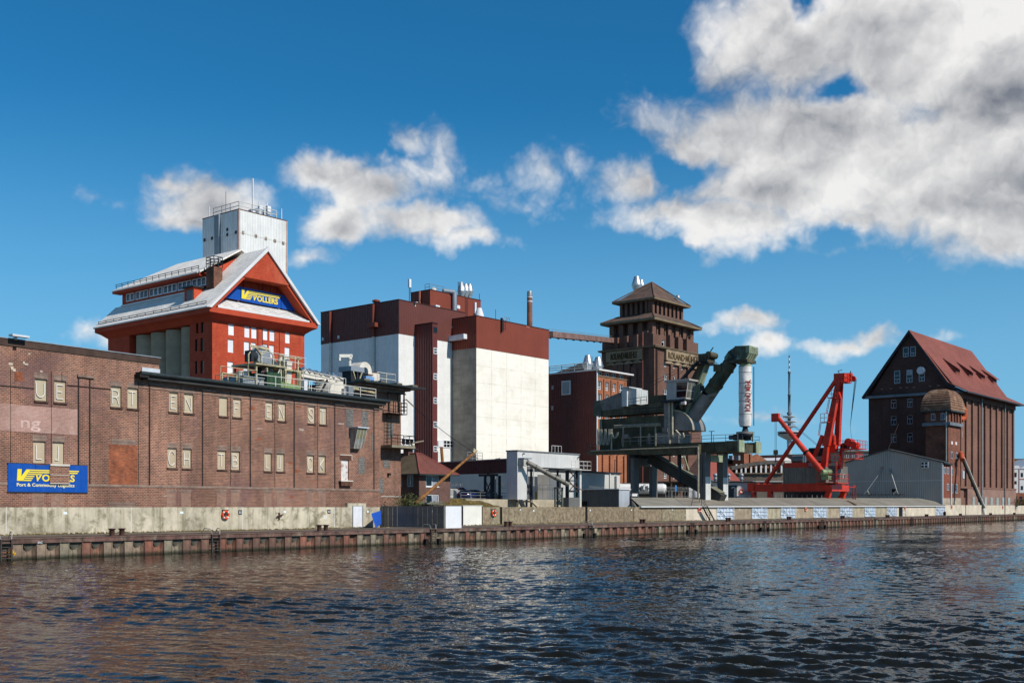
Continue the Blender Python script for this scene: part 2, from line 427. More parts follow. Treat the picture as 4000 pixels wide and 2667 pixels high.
# ================================================================== SETTING: water, quay, yard
def ordinal(i): return ['first', 'second', 'third', 'fourth', 'fifth', 'sixth', 'seventh', 'eighth', 'ninth', 'tenth', 'eleventh', 'twelfth', 'thirteenth', 'fourteenth'][i]
Q = Fr(37.2, 0, 66.16, 0.0)
DECK, CAPB, WT, WTOP, YARD = 1.26, 0.98, 8.7, 3.16, 3.95
def water_mat():
    m = bpy.data.materials.new('harbour_water'); m.use_nodes = True
    t = NT(m.node_tree); out = t.n('ShaderNodeOutputMaterial'); b = t.n('ShaderNodeBsdfPrincipled')
    t.t.links.new(b.outputs[0], out.inputs[0])
    co = t.n('ShaderNodeTexCoord').outputs['Object']
    mp = t.n('ShaderNodeMapping'); t.put(mp.inputs['Vector'], co); mp.inputs['Rotation'].default_value = (0, 0, R(38)); mp.inputs['Scale'].default_value = (1.0, 0.55, 1.0)
    v = mp.outputs[0]
    c = t.noise(v, 2.4, 3, 0.55, 0.8); d = t.noise(v, 7.0, 2, 0.5, 0.4)
    gust = t.map(t.noise(co, 0.045, 3, 0.5), 0.32, 0.68, 0.5, 1.2)
    h = t.m('ADD', t.m('MULTIPLY', c, 0.05), t.m('MULTIPLY', d, 0.007)); h = t.m('MULTIPLY', h, gust)
    bp = t.n('ShaderNodeBump'); bp.inputs['Strength'].default_value = 1.0; bp.inputs['Distance'].default_value = 1.0
    t.put(bp.inputs['Height'], h); t.t.links.new(bp.outputs[0], b.inputs['Normal'])
    t.put(b.inputs['Base Color'], t.mix(t.noise(co, 0.05, 3), (0.007, 0.008, 0.007), (0.013, 0.012, 0.008)))
    b.inputs['Roughness'].default_value = 0.035; b.inputs['IOR'].default_value = 1.19
    return m
import numpy as np
def wavelets():
    """the harbour surface as real wavelets: rows widen with distance from the near bank, crests run roughly across the basin"""
    rows = 12.5 * 1.0036 ** np.arange(930); cols = np.linspace(-0.72, 0.72, 920)
    Yg = np.repeat(rows[:, None], len(cols), 1); Xg = Yg * cols[None, :]
    sp = Yg * 0.0036
    rg = np.random.RandomState(12); Z = np.zeros_like(Yg)
    gust = np.zeros_like(Yg)
    for _ in range(14):
        k = 2 * np.pi / rg.uniform(9, 45); a = rg.uniform(0, np.pi); gust += np.sin(k * (Xg * np.cos(a) * .6 + Yg * np.sin(a)) + rg.uniform(0, 6.28))
    gust = np.clip(1.0 + 0.17 * gust, 0.35, 1.9)
    for lam in np.geomspace(0.26, 1.7, 90):
        k = 2 * np.pi / lam; a = np.radians(72 + rg.normal(0, 27)); amp = 0.0165 * lam / (2 * np.pi) * (1.7 if lam < 0.9 else 1.0)
        ph = k * (Xg * np.cos(a) + Yg * np.sin(a)) + rg.uniform(0, 6.28)
        fade = np.clip((lam / (sp * abs(np.sin(a)) + 1e-6) - 2.0) / 1.6, 0, 1)
        w = np.sin(ph); Z += amp * fade * (w + 0.28 * np.cos(2 * ph))
    Z *= gust
    n, m = Yg.shape; co = np.stack([Xg, Yg, Z], -1).reshape(-1, 3)
    idx = np.arange(n * m).reshape(n, m)
    q = np.stack([idx[:-1, :-1], idx[:-1, 1:], idx[1:, 1:], idx[1:, :-1]], -1).reshape(-1, 4)
    me = bpy.data.meshes.new('water'); me.vertices.add(len(co)); me.vertices.foreach_set('co', co.ravel().astype(np.float32))
    me.loops.add(q.size); me.loops.foreach_set('vertex_index', q.ravel().astype(np.int32)); me.polygons.add(len(q))
    me.polygons.foreach_set('loop_start', np.arange(0, q.size, 4, dtype=np.int32)); me.polygons.foreach_set('loop_total', np.full(len(q), 4, np.int32))
    me.polygons.foreach_set('use_smooth', np.ones(len(q), bool)); me.update(); me.validate()
    return me
wm = water_mat()
wme = wavelets(); wme.materials.append(wm)
wo_ = bpy.data.objects.new('water', wme); COL.objects.link(wo_); tag(wo_, kind='structure')
structure('deep_water', MB().quad((-900, -700, -.3), (1800, -700, -.3), (1800, 0.3, -.3), (-900, 0.3, -.3)), wm, Q)

m_deck = M('quay_paving', '#6d655a', .9, var=.25, vs=.35, patch='#4c463f', pk=.6, bump=.01, bscale=9)
m_cap = M('rusty_cap_beam', '#6a5048', .85, var=.3, vs=1.4, streak=.6, scol='#3d3630', patch='#857a69', pk=.7, ps=.8, orand=.12)
m_yard = M('yard_ground', '#6f6a60', .95, var=.25, vs=.2)
def pile_mat(name, c1, c2):
    m = M(name, c1, .8, var=.3, vs=.9, orand=.22, streak=.75, scol=c2, patch='#4a2f28', pk=.6, ps=1.1, bump=.006, bscale=20)
    t = m.node_tree; b = [n for n in t.nodes if n.type == 'BSDF_PRINCIPLED'][0]
    src = b.inputs['Base Color'].links[0].from_socket
    h = NT.__new__(NT); h.t = t
    co = h.n('ShaderNodeTexCoord').outputs['Object']; z = h.sep(co)[2]
    f = h.map(h.m('ADD', z, h.m('MULTIPLY', h.noise(co, 3.0, 4, 0.7), -0.35)), -0.16, 0.16, 1.0, 0.0)
    h.put(b.inputs['Base Color'], h.mix(h.m('MULTIPLY', f, .9), src, lin('#1b2114')))
    return m
piles = [pile_mat('pile_rust', '#82594a', '#a39678'), pile_mat('pile_brown', '#735549', '#978b72'), pile_mat('pile_grey', '#857967', '#6a5044'), pile_mat('pile_lichen', '#9c927a', '#75584a')]
S0, S1 = -22.0, 420.0
structure('quay_deck', MB().box(S0, S1, 0.46, 30, -0.5, DECK), m_deck, Q)
qw = structure('quay_wall', MB().box(S0, S1, 0.30, 0.456, -2.0, CAPB), piles[1], Q)
P = 1.52
def pile_mesh(mat, clutch):
    b = MB(); prof = [(0, 0), (.58, 0), (.76, .28), (1.34, .28), (1.52, 0)]
    for (x0, y0), (x1, y1) in zip(prof[:-1], prof[1:]): b.quad((x0, y0, -1.5), (x1, y1, -1.5), (x1, y1, CAPB - .004), (x0, y0, CAPB - .004))
    for x, y in ((0.0, 0), (.58, 0), (1.05, .28)): b.box(x - .025, x + .025, y - .035, y + .01, -1.5, CAPB - .006)
    if clutch: b.box(.06, .52, -.018, .004, -.4, .80)
    return b.mesh('sheet_pile', mat)
pms = [pile_mesh(m, c) for m in piles for c in (0, 1)]
corb = MB().hexa([(.93, .24, .52), (1.17, .24, .52), (1.17, .279, .52), (.93, .279, .52)], [(.62, .03, .976), (1.48, .03, .976), (1.48, .279, .976), (.62, .279, .976)]).mesh('corbel', M('apron_concrete', '#6d685c', .9, var=.3, vs=1.5, streak=.5))
s = S0
k = 0
while s < 290:
    o = part('sheet_pile', random.choice(pms[:6] if random.random() < .75 else pms), None, qw, loc=(s, 0, 0))
    if s < 105 and (s < 26 or random.random() < .6): part('corbel', corb, None, qw, loc=(s, 0, 0))
    s += P; k += 1
for i in range(34):                                   # the steel and concrete capping beam, in lengths
    a, b = S0 + i * 9.12, S0 + (i + 1) * 9.12 - .03
    part('cap_beam', MB().box(a, b, -.10, .455, CAPB, DECK - .03).box(a, b, -.13, .46, DECK - .03, DECK + .015), m_cap, qw)

# ---- quay furniture
m_rust = M('bollard_rust', '#4a3128', .7, var=.3, vs=4)
def bollard_mesh():
    return MB().lathe([(.17, 0), (.17, .34), (.19, .38), (.26, .41), (.26, .45), (.0, .47)], n=14)
bol = bollard_mesh().mesh('post', m_rust)
bpx = [(426, 449, 465, 487), (1238, 1256, 1265, 1281), (1969, 1983, 1986, 1999), (2500, 2509, 2511, 2520), (2835, 2844, 2846, 2854), (3074, 3082, 3083, 3091), (3284, 3291, 3292, 3299), (3460, 3466, 3468, 3474), (3613, 3619, 3620, 3626), (3747, 3752, 3752, 3757), (3865, 3869, 3870, 3874), (3958, 3962, 3962, 3967)]
for i, (a, b, c, d) in enumerate(bpx):
    y = 1.15
    x0, x1 = Q.X((a + b) / 2, y), Q.X((c + d) / 2, y)
    x1 = max(x1, x0 + .62)
    t = thing('double_bollard', f'{ordinal(i)} pair of rusty mooring bollards from the left on the quay edge', 'bollard', Q, 'double bollards along the quay edge', at=((x0 + x1) / 2, y, DECK))
    part('base_plate', MB().box(x0 - (x0 + x1) / 2 - .3, x1 - (x0 + x1) / 2 + .3, -.3, .3, 0.003, .05), m_rust, t)
    part('post', bol, None, t, loc=(x0 - (x0 + x1) / 2, 0, .05)); part('post', bol, None, t, loc=(x1 - (x0 + x1) / 2, 0, .05))
m_lad = M('ladder_steel', '#4a4540', .6, .3, var=.3, vs=3)
lpx = [23, 842, 1692, 2306, 2705, 2988, 3212, 3419, 3562, 3703, 3826, 3924]
for i, px in enumerate(lpx):
    x = Q.X(px, -.16)
    t = thing('quay_ladder', f'{ordinal(i)} steel ladder from the left, recessed in the rusty sheet piling', 'ladder', Q, 'ladders down the quay wall', at=(x, -.20, -.6))
    for sx in (-.33, .33): part('stile', MB().box(sx - .04, sx + .04, -.04, .04, 0, DECK + .6), m_lad, t)
    for j in range(6): part('rung', MB().tube((-.33, 0, .72 + j * .22), (.33, 0, .72 + j * .22), .026, n=6), m_lad, t)
    if i < 4:
        for sx in (-.33, .33):
            part('handhold', MB().path([(sx, 0, DECK + .6), (sx * 1.25, .1, DECK + .98), (sx * 1.7, .55, DECK + 1.02), (sx * 1.9, .9, DECK + .62)], .03), M('galvanised', '#9a9a96', .45, .6, var=.1), t)
m_galv = MATS['galvanised']
for i, px in enumerate((1668, 1719, 2286, 2326, 2690, 2722, 2976, 3004, 3201, 3226)):   # black rubber fenders at the ladders
    x = Q.X(px, -.3)
    t = thing('fender', f'{ordinal(i)} short black timber fender from the left at the waterline', 'fender', Q, 'fenders either side of the quay ladders', at=(x, -.2, -.3))
    part('block', MB().box(-.17, .17, -.12, .12, 0, .72), M('tarred_timber', '#1c1917', .8, var=.3), t); part('chain', MB().tube((0, .0, .72), (0, .06, 1.28), .025, n=5), m_lad, t)
# rail along the deck edge and the quay strip of dead grass at the foot of the wall
structure('crane_rail', MB().box(S0, 300, 2.1, 2.2, DECK + .002, DECK + .05), m_rust, Q)
wd = MB(); rr = random.Random(3)
for i in range(2600):
    x = rr.uniform(-12, 150); y = WT - rr.random() ** 2 * .8 - .03; h = rr.uniform(.03, .16); a = rr.uniform(-.1, .1)
    wd.quad((x, y, DECK), (x + rr.uniform(.05, .3), y + a, DECK), (x + a, y - .05, DECK + h))
structure('weed_strip', wd, M('dead_grass', '#8a7444', .95, var=.3, vs=2), Q, 'stuff')

# ---- flood wall
m_c1 = M('wall_concrete', '#bdb39d', .92, var=.2, vs=.5, streak=.6, scol='#6d6549', patch='#6b634c', pk=.7, ps=1.1, bump=.008, bscale=14)
m_c2 = M('wall_aggregate', '#887b65', .95, orand=.10, var=.28, vs=2.5, streak=.45, scol='#5d5442', patch='#a19279', pk=.6, ps=3.0, bump=.02, bscale=30)
m_c3 = M('wall_pale', '#c9bda9', .92, var=.12, vs=.5, streak=.3, scol='#9a8d75', patch='#ab9d86', pk=.4)
m_joint = M('joint_strip', '#cfcdc4', .7, var=.1); m_dark = M('dark_gap', '#15110e', .9, var=.2)
m_white = M('white_paint', '#d9dadd', .55, var=.06, vs=1.0, streak=.12, scol='#9b9a97')
fw = thing('flood_wall', 'long grey concrete flood wall running along the back of the quay', 'flood wall', Q)
X = lambda px: Q.X(px, WT)
def wall(a, b, mat, top=WTOP, th=.38, y=WT): part('wall_panel', MB().box(a, b, y, y + th, DECK - .3, top), mat, fw)
for a, b in ((-400, 22), (22, 511), (511, 945), (945, 1305), (1305, 1358)):
    wall(X(a) + .03 if a > 0 else S0, X(b), m_c1)
    if b < 1350: part('joint_strip', MB().box(X(b) - .0, X(b) + .06, WT - .012, WT + .2, DECK, WTOP + .01), m_joint, fw)
wall(X(1358), X(1376), m_c1, 3.52); wall(X(1416), X(1430), m_c1, 3.52)
part('lintel', MB().box(X(1376), X(1416), WT, WT + .38, 3.27, 3.52), m_c1, fw)
wall(X(1430), X(1565), m_c1)
wall(X(1600), X(1640), m_c2); wall(X(1641), X(1760), m_c2); wall(X(1761), X(1805), m_c2); wall(X(1878), X(1915), m_c2)
wall(X(1916), X(1953), m_c2); wall(X(1962), X(2120), m_c2); wall(X(2121), X(2286), m_c2); wall(X(2295), X(2475), m_c2); wall(X(2477), X(2584), m_c2); wall(X(2585), X(2680), m_c2)
part('stop_log_slot', MB().box(X(1953), X(1962), WT + .1, WT + .38, DECK, WTOP - .01), m_dark, fw); part('stop_log_slot', MB().box(X(2286), X(2295), WT + .1, WT + .38, DECK, WTOP - .01), m_dark, fw)
gates = [(2799, 2865), (2935, 2997), (3049, 3107), (3175, 3228), (3280, 3329), (3376, 3419), (3464, 3502), (3655, 3690)]
ends = [2680] + [v for g in gates for v in g] + [3692]
for i in range(0, len(ends) - 1, 2):
    wall(X(ends[i]) + (.02 if i else 0), X(ends[i + 1]), m_c3 if i in (0, 14) else M('wall_mid', '#a2957f', .92, orand=.12, var=.2, vs=.8, streak=.5, scol='#6e634f', patch='#897b63', pk=.6, ps=.6))
for a, b in ((3692, 3771), (3774, 3835), (3838, 3924), (3927, 3964)): wall(X(a), X(b), m_c3, 3.55)
part('ramp_wing', MB().prism([(X(3972), DECK), (X(4060), DECK), (X(4060), 3.5), (X(3990), 3.5)], 'y', WT + .5, WT + .9), m_c3, fw)
wall(X(4060), X(4060) + 110, m_c3, 3.5)
# white door in the raised part
t = thing('flood_door', 'tall white steel door in the raised part of the concrete wall', 'door', Q, at=(X(1376), WT, DECK))
w = X(1416) - X(1376)
part('leaf', MB().box(.08, w - .08, -.03, .06, .06, 1.99), m_white, t)
part('door_frame', MB().box(0, .08, -.06, .1, 0, 2.0).box(w - .08, w, -.06, .1, 0, 2.0).box(.08, w - .08, -.05, .1, 1.99, 2.005), M('frame_grey', '#8c9496', .5, .2), t)
# white sliding flood panel
t = thing('flood_gate', 'broad white flood panel between two brown concrete wall sections', 'flood gate', Q, at=(X(1805), WT, DECK))
w = X(1878) - X(1805)
part('leaf', MB().box(.02, w - .02, -.14, .1, .02, 2.0), M('cream_panel', '#dedbd0', .6, var=.06, streak=.1, scol='#b5ac93'), t); part('cap_rail', MB().box(-.1, w + .1, -.17, .16, 2.003, 2.07), m_joint, t)
part('guide', MB().box(-.16, -.03, -.12, .14, 0, 1.98), m_dark, t); part('guide', MB().box(w + .03, w + .16, -.12, .14, 0, 1.98), m_dark, t)
# ribbed steel flood gates in the pale wall
m_gate = M('gate_paint', '#b9c6d4', .5, orand=.1, var=.15, vs=1.5, streak=.25, scol='#7b7f84'); m_gate2 = M('gate_ribs', '#c9d2da', .5, var=.06)
gl = ['first ribbed pale blue steel flood gate from the left, beside the stair rail', 'second ribbed steel flood gate from the left, with a downpipe at its edge', 'third ribbed steel flood gate from the left, bollards before it', 'fourth ribbed steel flood gate from the left, right of a lifebuoy', 'fifth ribbed pale steel flood gate from the left in the wall', 'sixth ribbed pale steel flood gate from the left in the wall', 'seventh ribbed pale steel flood gate from the left, near the dark opening', 'last ribbed steel flood gate at the right end of the shed']
for i, (a, b) in enumerate(gates):
    w = X(b) - X(a)
    t = thing('flood_gate', gl[i], 'flood gate', Q, 'ribbed flood gates below the long shed', at=(X(a), WT, DECK))
    part('plate', MB().box(0, w, 0, .08, .05, 1.86), m_gate, t)
    for j in range(4): part('rib', MB().box(0, w, -.14, -.002, .1 + j * .56, .17 + j * .56), m_gate2, t)
    for j in range(6): part('stiffener', MB().box(w * j / 5.2, w * j / 5.2 + .08, -.10, -.003, .17, 1.78), m_gate2, t)
    part('brace', MB().bar((.1, -.17, .15), (w * .62, -.17, 1.75), .1, .05), m_gate2, t); part('brace', MB().bar((.1, -.19, 1.75), (w * .62, -.19, .15), .1, .05), m_gate2, t)
# gate across the quay: two louvred leaves and a white end screen on the quay edge
yA, yB = WT - .05, Q.at(1565, 2066, z=DECK).y
xg = X(1487)
xB = Q.at(1565, 2066, z=DECK).x
fg = Fr(37.2, xy=Q.world((xg, yA, 0))[:2], base=DECK)
t = thing('quay_gate', 'dark grey double leaf slatted gate standing across the quay', 'gate', Q, at=(xg, 0, DECK))
m_gd = M('gate_dark', '#706f69', .6, .2, var=.12)
y0, y1 = 1.0, WT - .3
for a, b in ((y0, (y0 + y1) / 2 - .03), ((y0 + y1) / 2 + .03, y1)):
    lf = part('gate_leaf', MB().box(-.04, .04, a, a + .09, .05, 2.0).box(-.04, .04, b - .09, b, .05, 2.0).box(-.04, .04, a, b, .05, .13).box(-.04, .04, a, b, 1.0, 1.07).box(-.04, .04, a, b, 1.93, 2.0), m_gd, t)
    n = 6
    for j in range(n):
        c = a + .1 + (b - a - .2) * (j + .08) / n; part('slat', MB().box(-.02, .02, c, c + (b - a) / n * .86, .13, 1.93), m_gd, lf)
part('gate_post', MB().box(-.08, .08, y1, y1 + .16, 0, 2.1), m_gd, t); part('gate_post', MB().box(-.08, .08, y0 - .16, y0, 0, 2.1), m_gd, t)
w = Q.X(1597, .8) - Q.X(1565, .8)
t = thing('gate_screen', 'white corrugated end screen beside the slatted quay gate', 'screen', Q, at=(xg + .1, .8, DECK))
part('sheet', MB().box(0, max(w, 2.2), -.03, .03, .0, 2.0), M('white_sheet', '#e3e4e6', .5, var=.03, corr=.25), t); part('cap_rail', MB().box(-.03, max(w, 2.2) + .03, -.06, .06, 2.002, 2.06), m_gd, t)
# razor wire coil on top of the gate
def coil(p0, p1, r, pitch, wr=.012):
    b = MB(); p0, p1 = Vector(p0), Vector(p1); d = p1 - p0; n = int(d.length / pitch * 9); dn = d.normalized(); a = Vector((0, 0, 1)); c = dn.cross(a)
    pts = [p0 + d * (i / n) + a * (r * math.sin(i * 2 * math.pi / 9)) + c * (r * math.cos(i * 2 * math.pi / 9)) for i in range(n + 1)]
    return b.path(pts, wr, 3)
solo('razor_wire', coil((xg, 1.0, DECK + 2.2), (xg, 2.6, DECK + 2.2), .22, .22), m_galv, Q, 'small coil of razor wire on top of the slatted quay gate', 'razor wire')
# blue tapering plastic hull leaning at the gate
bp = [Q.at(px, py, y=WT - 1.2 - k) for px, py, k in ((1450, 2005, 1.9), (1487, 1993, 0.2), (1487, 2046, 0.2), (1467, 2061, 1.2))]
c0 = Q.at(1466, 2000, y=WT - 2.7); bk = [p + Vector((.5, .4, 0)) for p in bp]
b = MB()
b.add([*bp, c0, *bk], [(0, 4, 3), (4, 1, 2), (4, 2, 3), (0, 5, 6, 1), (1, 6, 7, 2), (2, 7, 8, 3), (3, 8, 5, 0), (5, 6, 7, 8), (0, 4, 1)])
b.v = [(v[0] - bp[3].x, v[1] - bp[3].y, max(v[2] - DECK, 0.0)) for v in b.v]
solo('plastic_panel', b, M('blue_plastic', '#2a63cf', .35, var=.08), Q, 'bright blue tapering plastic panel leaning beside the quay gate', 'panel', at=(bp[3].x, bp[3].y, DECK))
# lifebuoys
m_or, m_whb = M('lifebuoy_orange', '#e0481c', .5, var=.06), M('lifebuoy_white', '#d8d4cc', .6, var=.05)
lb = [(882, 2010, WT, 'orange lifebuoy on the stained wall below the brick warehouse'), (1930, 2003, WT, 'orange lifebuoy right of the broad white flood panel'), (2733, 1990, WT, 'orange lifebuoy beside the brown stair rail'), (3148, 1988, WT, 'orange lifebuoy between the third and fourth flood gates'), (3718, 1980, WT, 'orange lifebuoy on the pale wall below the domed tower'), (3918, 1981, WT, 'rightmost orange lifebuoy, on the pale wall by the granary'), (3536, 1984, WT, 'orange lifebuoy at the dark opening in the wall')]
for px, py, y, l in lb:
    p = Q.at(px, py, y=y - .16)
    t = thing('lifebuoy', l, 'lifebuoy', Q, 'lifebuoys along the flood wall', at=p)
    part('ring', MB().torus((0, 0, 0), (0, 1, 0), .29, .085), m_or, t)
    for a in (45, 135, 225, 315):
        c = Vector((.29 * math.cos(R(a)), 0, .29 * math.sin(R(a)))); d = Vector((-math.sin(R(a)), 0, math.cos(R(a)))) * .05
        part('band', MB().tube(c - d, c + d, .092, n=10), m_whb, t)
    part('holder', MB().box(-.28, .28, -.02, .13, .33, .42).box(-.04, .04, .02, .15, -.2, .4), m_lad, t)
# little white and black plates on the wall
m_plate = M('plate_white', '#dfe6e8', .4, var=.03); m_black = M('plate_black', '#17181a', .5, var=.05)
pl = [(255, 2003, .3, .17), (710, 2001, .3, .17), (1113, 1998, .27, .17), (1437, 1997, .22, .18), (1688, 1996, .2, .18), (2033, 1990, .15, .15), (2085, 1994, .22, .18), (2306, 1992, .22, .18), (2467, 1991, .2, .18), (2626, 1990, .2, .18), (2714, 1989, .16, .16), (2890, 1989, .16, .16)]
for i, (px, py, w, h) in enumerate(pl):
    p = Q.at(px, py, y=WT - .012)
    solo('wall_plate', MB().box(-w / 2, w / 2, 0, .012, -h / 2, h / 2), m_plate, Q, f'{ordinal(i)} small blank white plate from the left on the flood wall', 'plate', 'small white plates on the flood wall', at=p)
for px, py, sx, lbl in ((938, 2000, '33', 'black number plate reading 33 on the stained concrete wall'), (1285, 1997, '32', 'black number plate reading 32 left of the white flood door')):
    p = Q.at(px, py, y=WT - .02)
    t = thing('number_plate', lbl, 'number plate', Q, at=p)
    part('plate', MB().box(-.18, .18, 0, .015, -.18, .18), m_black, t); text('lettering', sx, .18, m_plate, t, (0, -.003, -.09), extrude=.002, align='CENTER', bold=.02)
p = Q.at(1263, 2021, y=WT - .004); text('painted_number', '32', .3, m_plate, fw, (p.x, p.y, p.z - .1), extrude=.001, bold=.01)
for px, py, sx, h in ((57, 2146, 'JIM', .22), (165, 2117, 'SAC', .12), (2112, 2068, '29', .14)):
    p = Q.at(px, py, y=-.11); o = text('painted_mark', sx, h, m_plate if sx != 'JIM' else M('yellow_paint', '#d9a81e', .6), qw, (p.x - .3, p.y - (0.015 if h < .2 else -.05), p.z - h / 2), extrude=.001, bold=.02, roll=-40 if sx == 'JIM' else 0)
for px, py, l in ((1305, 2005, 'rusty'), ):
    pass
# mooring hook and lamp bracket on the wall
p = Q.at(1092, 2015, y=WT - .1)
t = thing('wall_hook', 'rusty cross shaped mooring hook on the stained concrete wall', 'hook', Q, at=p)
part('shank', MB().box(-.06, .06, 0, .1, -.32, .3), m_rust, t); part('arm', MB().bar((-.3, -.04, -.04), (.36, -.04, .14), .1), m_rust, t)
p = Q.at(1763, 1990, y=WT - .1)
t = thing('swivel_bracket', 'rusty swivel arm with a box on the brown wall top', 'bracket', Q, at=p)
part('arm', MB().path([(-1.3, -.1, .12), (-1.1, -.1, -.05), (-.4, -.1, -.03), (-.1, -.1, .0)], .035), m_lad, t); part('box', MB().box(-.1, .12, -.1, .1, -.22, .22), M('rust_orange', '#8a4a26', .8, var=.3), t)
p = Q.at(3762, 2003, y=WT - .3)
solo('cable_drum', MB().tube((0, -.2, .45), (0, .2, .45), .42, n=16), m_dark, Q, 'small black drum lying at the foot of the pale wall', 'drum', at=(Q.X(3690, 7.4), 7.4, DECK))

# ---- yard level behind the wall
structure('yard_ground', MB().quad((-60, 26, YARD), (2500, 26, YARD), (2500, 2600, YARD), (-60, 2600, YARD)), m_yard, Q)
structure('ground', MB().quad((-900, 12, .9), (2500, 12, .9), (2500, 3000, .9), (-900, 3000, .9)), m_yard, Q)
# ================================================================== BRICK WAREHOUSE on the quay
wc = Q.world((Q.X(1482, 10.6), 10.6, 0))
A = Fr(35.5, base=0.9, xy=(wc.x, wc.y))       # x=0 is the right front corner, the facade runs to negative x
B0 = 0.9
m_br = M('warehouse_brick', '#93604d', .92, var=.24, vs=.22, brick=(.30, .125), b2='#694539', mortar='#a9927f', patch='#6a4f52', pk=.5, ps=.16, bump=.01, streak=.3, scol='#54403a')
m_sold = M('soldier_brick', '#6e4d43', .92, var=.2, vs=1.5, brick=(.095, .26), b2='#553a36', mortar='#8f7d70')
m_pale = M('bricked_window', '#94705f', .92, var=.12, vs=1.0, brick=(.26, .095), b2='#7d5a4c', mortar='#a39080')
m_orange = M('new_brick', '#a85a36', .92, var=.25, vs=.9, brick=(.26, .095), b2='#7c4530', mortar='#8f6a55')
m_gut = M('zinc_gutter', '#3d4443', .45, .5, var=.15)
m_coping = M('coping_brick', '#7b5546', .9, var=.2, vs=1, brick=(.10, .5), b2='#5e4038', mortar='#4a3a33')
m_panel = M('beige_board', '#b5a68d', .8, orand=.07, var=.06, vs=.8, streak=.2, scol='#97886f')
m_pipe = M('downpipe', '#2b201d', .7, var=.2)
wh = thing('brick_warehouse', 'long brown brick warehouse with lettered blind windows above the flood wall', 'warehouse', A)
ax = lambda px, y=0.0: A.X(px, y)
XL = -62.0
xs = ax(622); zp0 = A.zx(40, 1322, 0); zpar = (A.zx(20, 1319, 0) + A.zx(600, 1392, 0)) / 2
zg = (A.zx(560, 1449, -.55) + A.zx(1000, 1502, -.55) + A.zx(1500, 1565, -.55)) / 3
zw = zg - .55                                               # wall head under the gutter
blind = [(136, 184, 1476, 1562, 'U'), (212, 258, 1483, 1569, 'E'), (433, 474, 1507, 1587, 'R'), (498, 539, 1515, 1593, 'T'), (660.5, 697, 1529, 1605, 'E'), (719, 756, 1536, 1613, 'N'), (856, 889.5, 1550, 1623, ''), (910, 943, 1556, 1627, 'F'), (1037, 1066, 1568, 1637, 'E'), (1086, 1116, 1572, 1642, 'N'), (1203, 1231, 1586, 1653, 'S'), (1249, 1276, 1590, 1657, 'T'),
         (129.5, 177.5, 1721, 1806, 'L'), (205, 250.5, 1725, 1808, 'J'), (654, 691, 1749, 1826, 'C'), (713, 748, 1752, 1829, 'H'), (849.5, 883.5, 1758, 1833, 'T'), (904, 937, 1761, 1836, 'B'), (1032, 1061, 1767.5, 1838, 'L'), (1081, 1111, 1770, 1840, 'J'), (1199, 1226.5, 1777, 1843.5, 'C'), (1244.5, 1272, 1779, 1845, 'K')]
def row(r): return sum(A.zx(b[0], b[2]) for b in r) / len(r), sum(A.zx(b[0], b[3]) for b in r) / len(r)
zr = [row(blind[:12]), row(blind[12:])]
holes = []
for i, b in enumerate(blind):
    zt, zb = zr[0 if i < 12 else 1]; holes.append((ax(b[0]), ax(b[1]), zb, zt))
xd = (ax(1333), ax(1363)); zd = (A.zx(1348, 1875), A.zx(1348, 1796)); holes.append((*xd, *zd))
part('wall', hole_wall(XL, 0, 0, zw, holes, 0, .17), m_br, wh)
part('upper_wall', MB().box(XL, xs, .0, 1.0, zw + .002, zpar - .55), m_br, wh)
part('coping', MB().box(XL, xs + .05, -.07, 1.05, zpar - .55, zpar - .06), m_coping, wh)
part('coping_flashing', MB().box(XL, xs + .1, -.12, 1.1, zpar - .058, zpar), M('flashing', '#a9adb0', .4, .5, var=.1), wh)
part('end_wall', MB().box(-.02, 0.0, .002, 22, 0, zw), m_br, wh); part('back_wall', MB().box(XL, 0, 21.6, 22, 0, zw), m_br, wh)
part('roof', MB().box(ax(552), .35, -.55, 22.3, zw + .01, zg - .12), M('roof_felt', '#3b3a38', .9, var=.2), wh)
part('gutter', MB().tube((ax(545, -.5), -.62, zg - .12), (.75, -.62, zg - .12), .17, n=8).box(ax(545, -.5), .75, -.66, .0, zg - .14, zg - .02), m_gut, wh)
for k, (o, z0, z1) in enumerate(((.16, .62, .48), (.30, .48, .30), (.43, .30, .16))): part('cornice_course', MB().box(ax(560), .25, -o, -.002, zg - z0, zg - z1 - .004), m_sold, wh)
part('string_course', MB().box(ax(543), .12, -.04, -.001, zw - .62, zw - .54), m_sold, wh)
part('eaves_end_box', MB().box(ax(543, -.6), ax(560), -.72, -.003, zg - .42, zg - .17), M('dark_tin', '#26221f', .8), wh)
part('roof_edge_box', MB().box(ax(552), xs, -.10, .3, zg + .02, zg + .42), M('pale_tin', '#c9ced2', .5, .2, var=.06), wh)
zpl = (A.zx(345, 1893) + A.zx(1452, 1911)) / 2
part('plinth_course', MB().box(XL, 0, -.035, -.001, zpl - .14, zpl + .04), m_sold, wh)
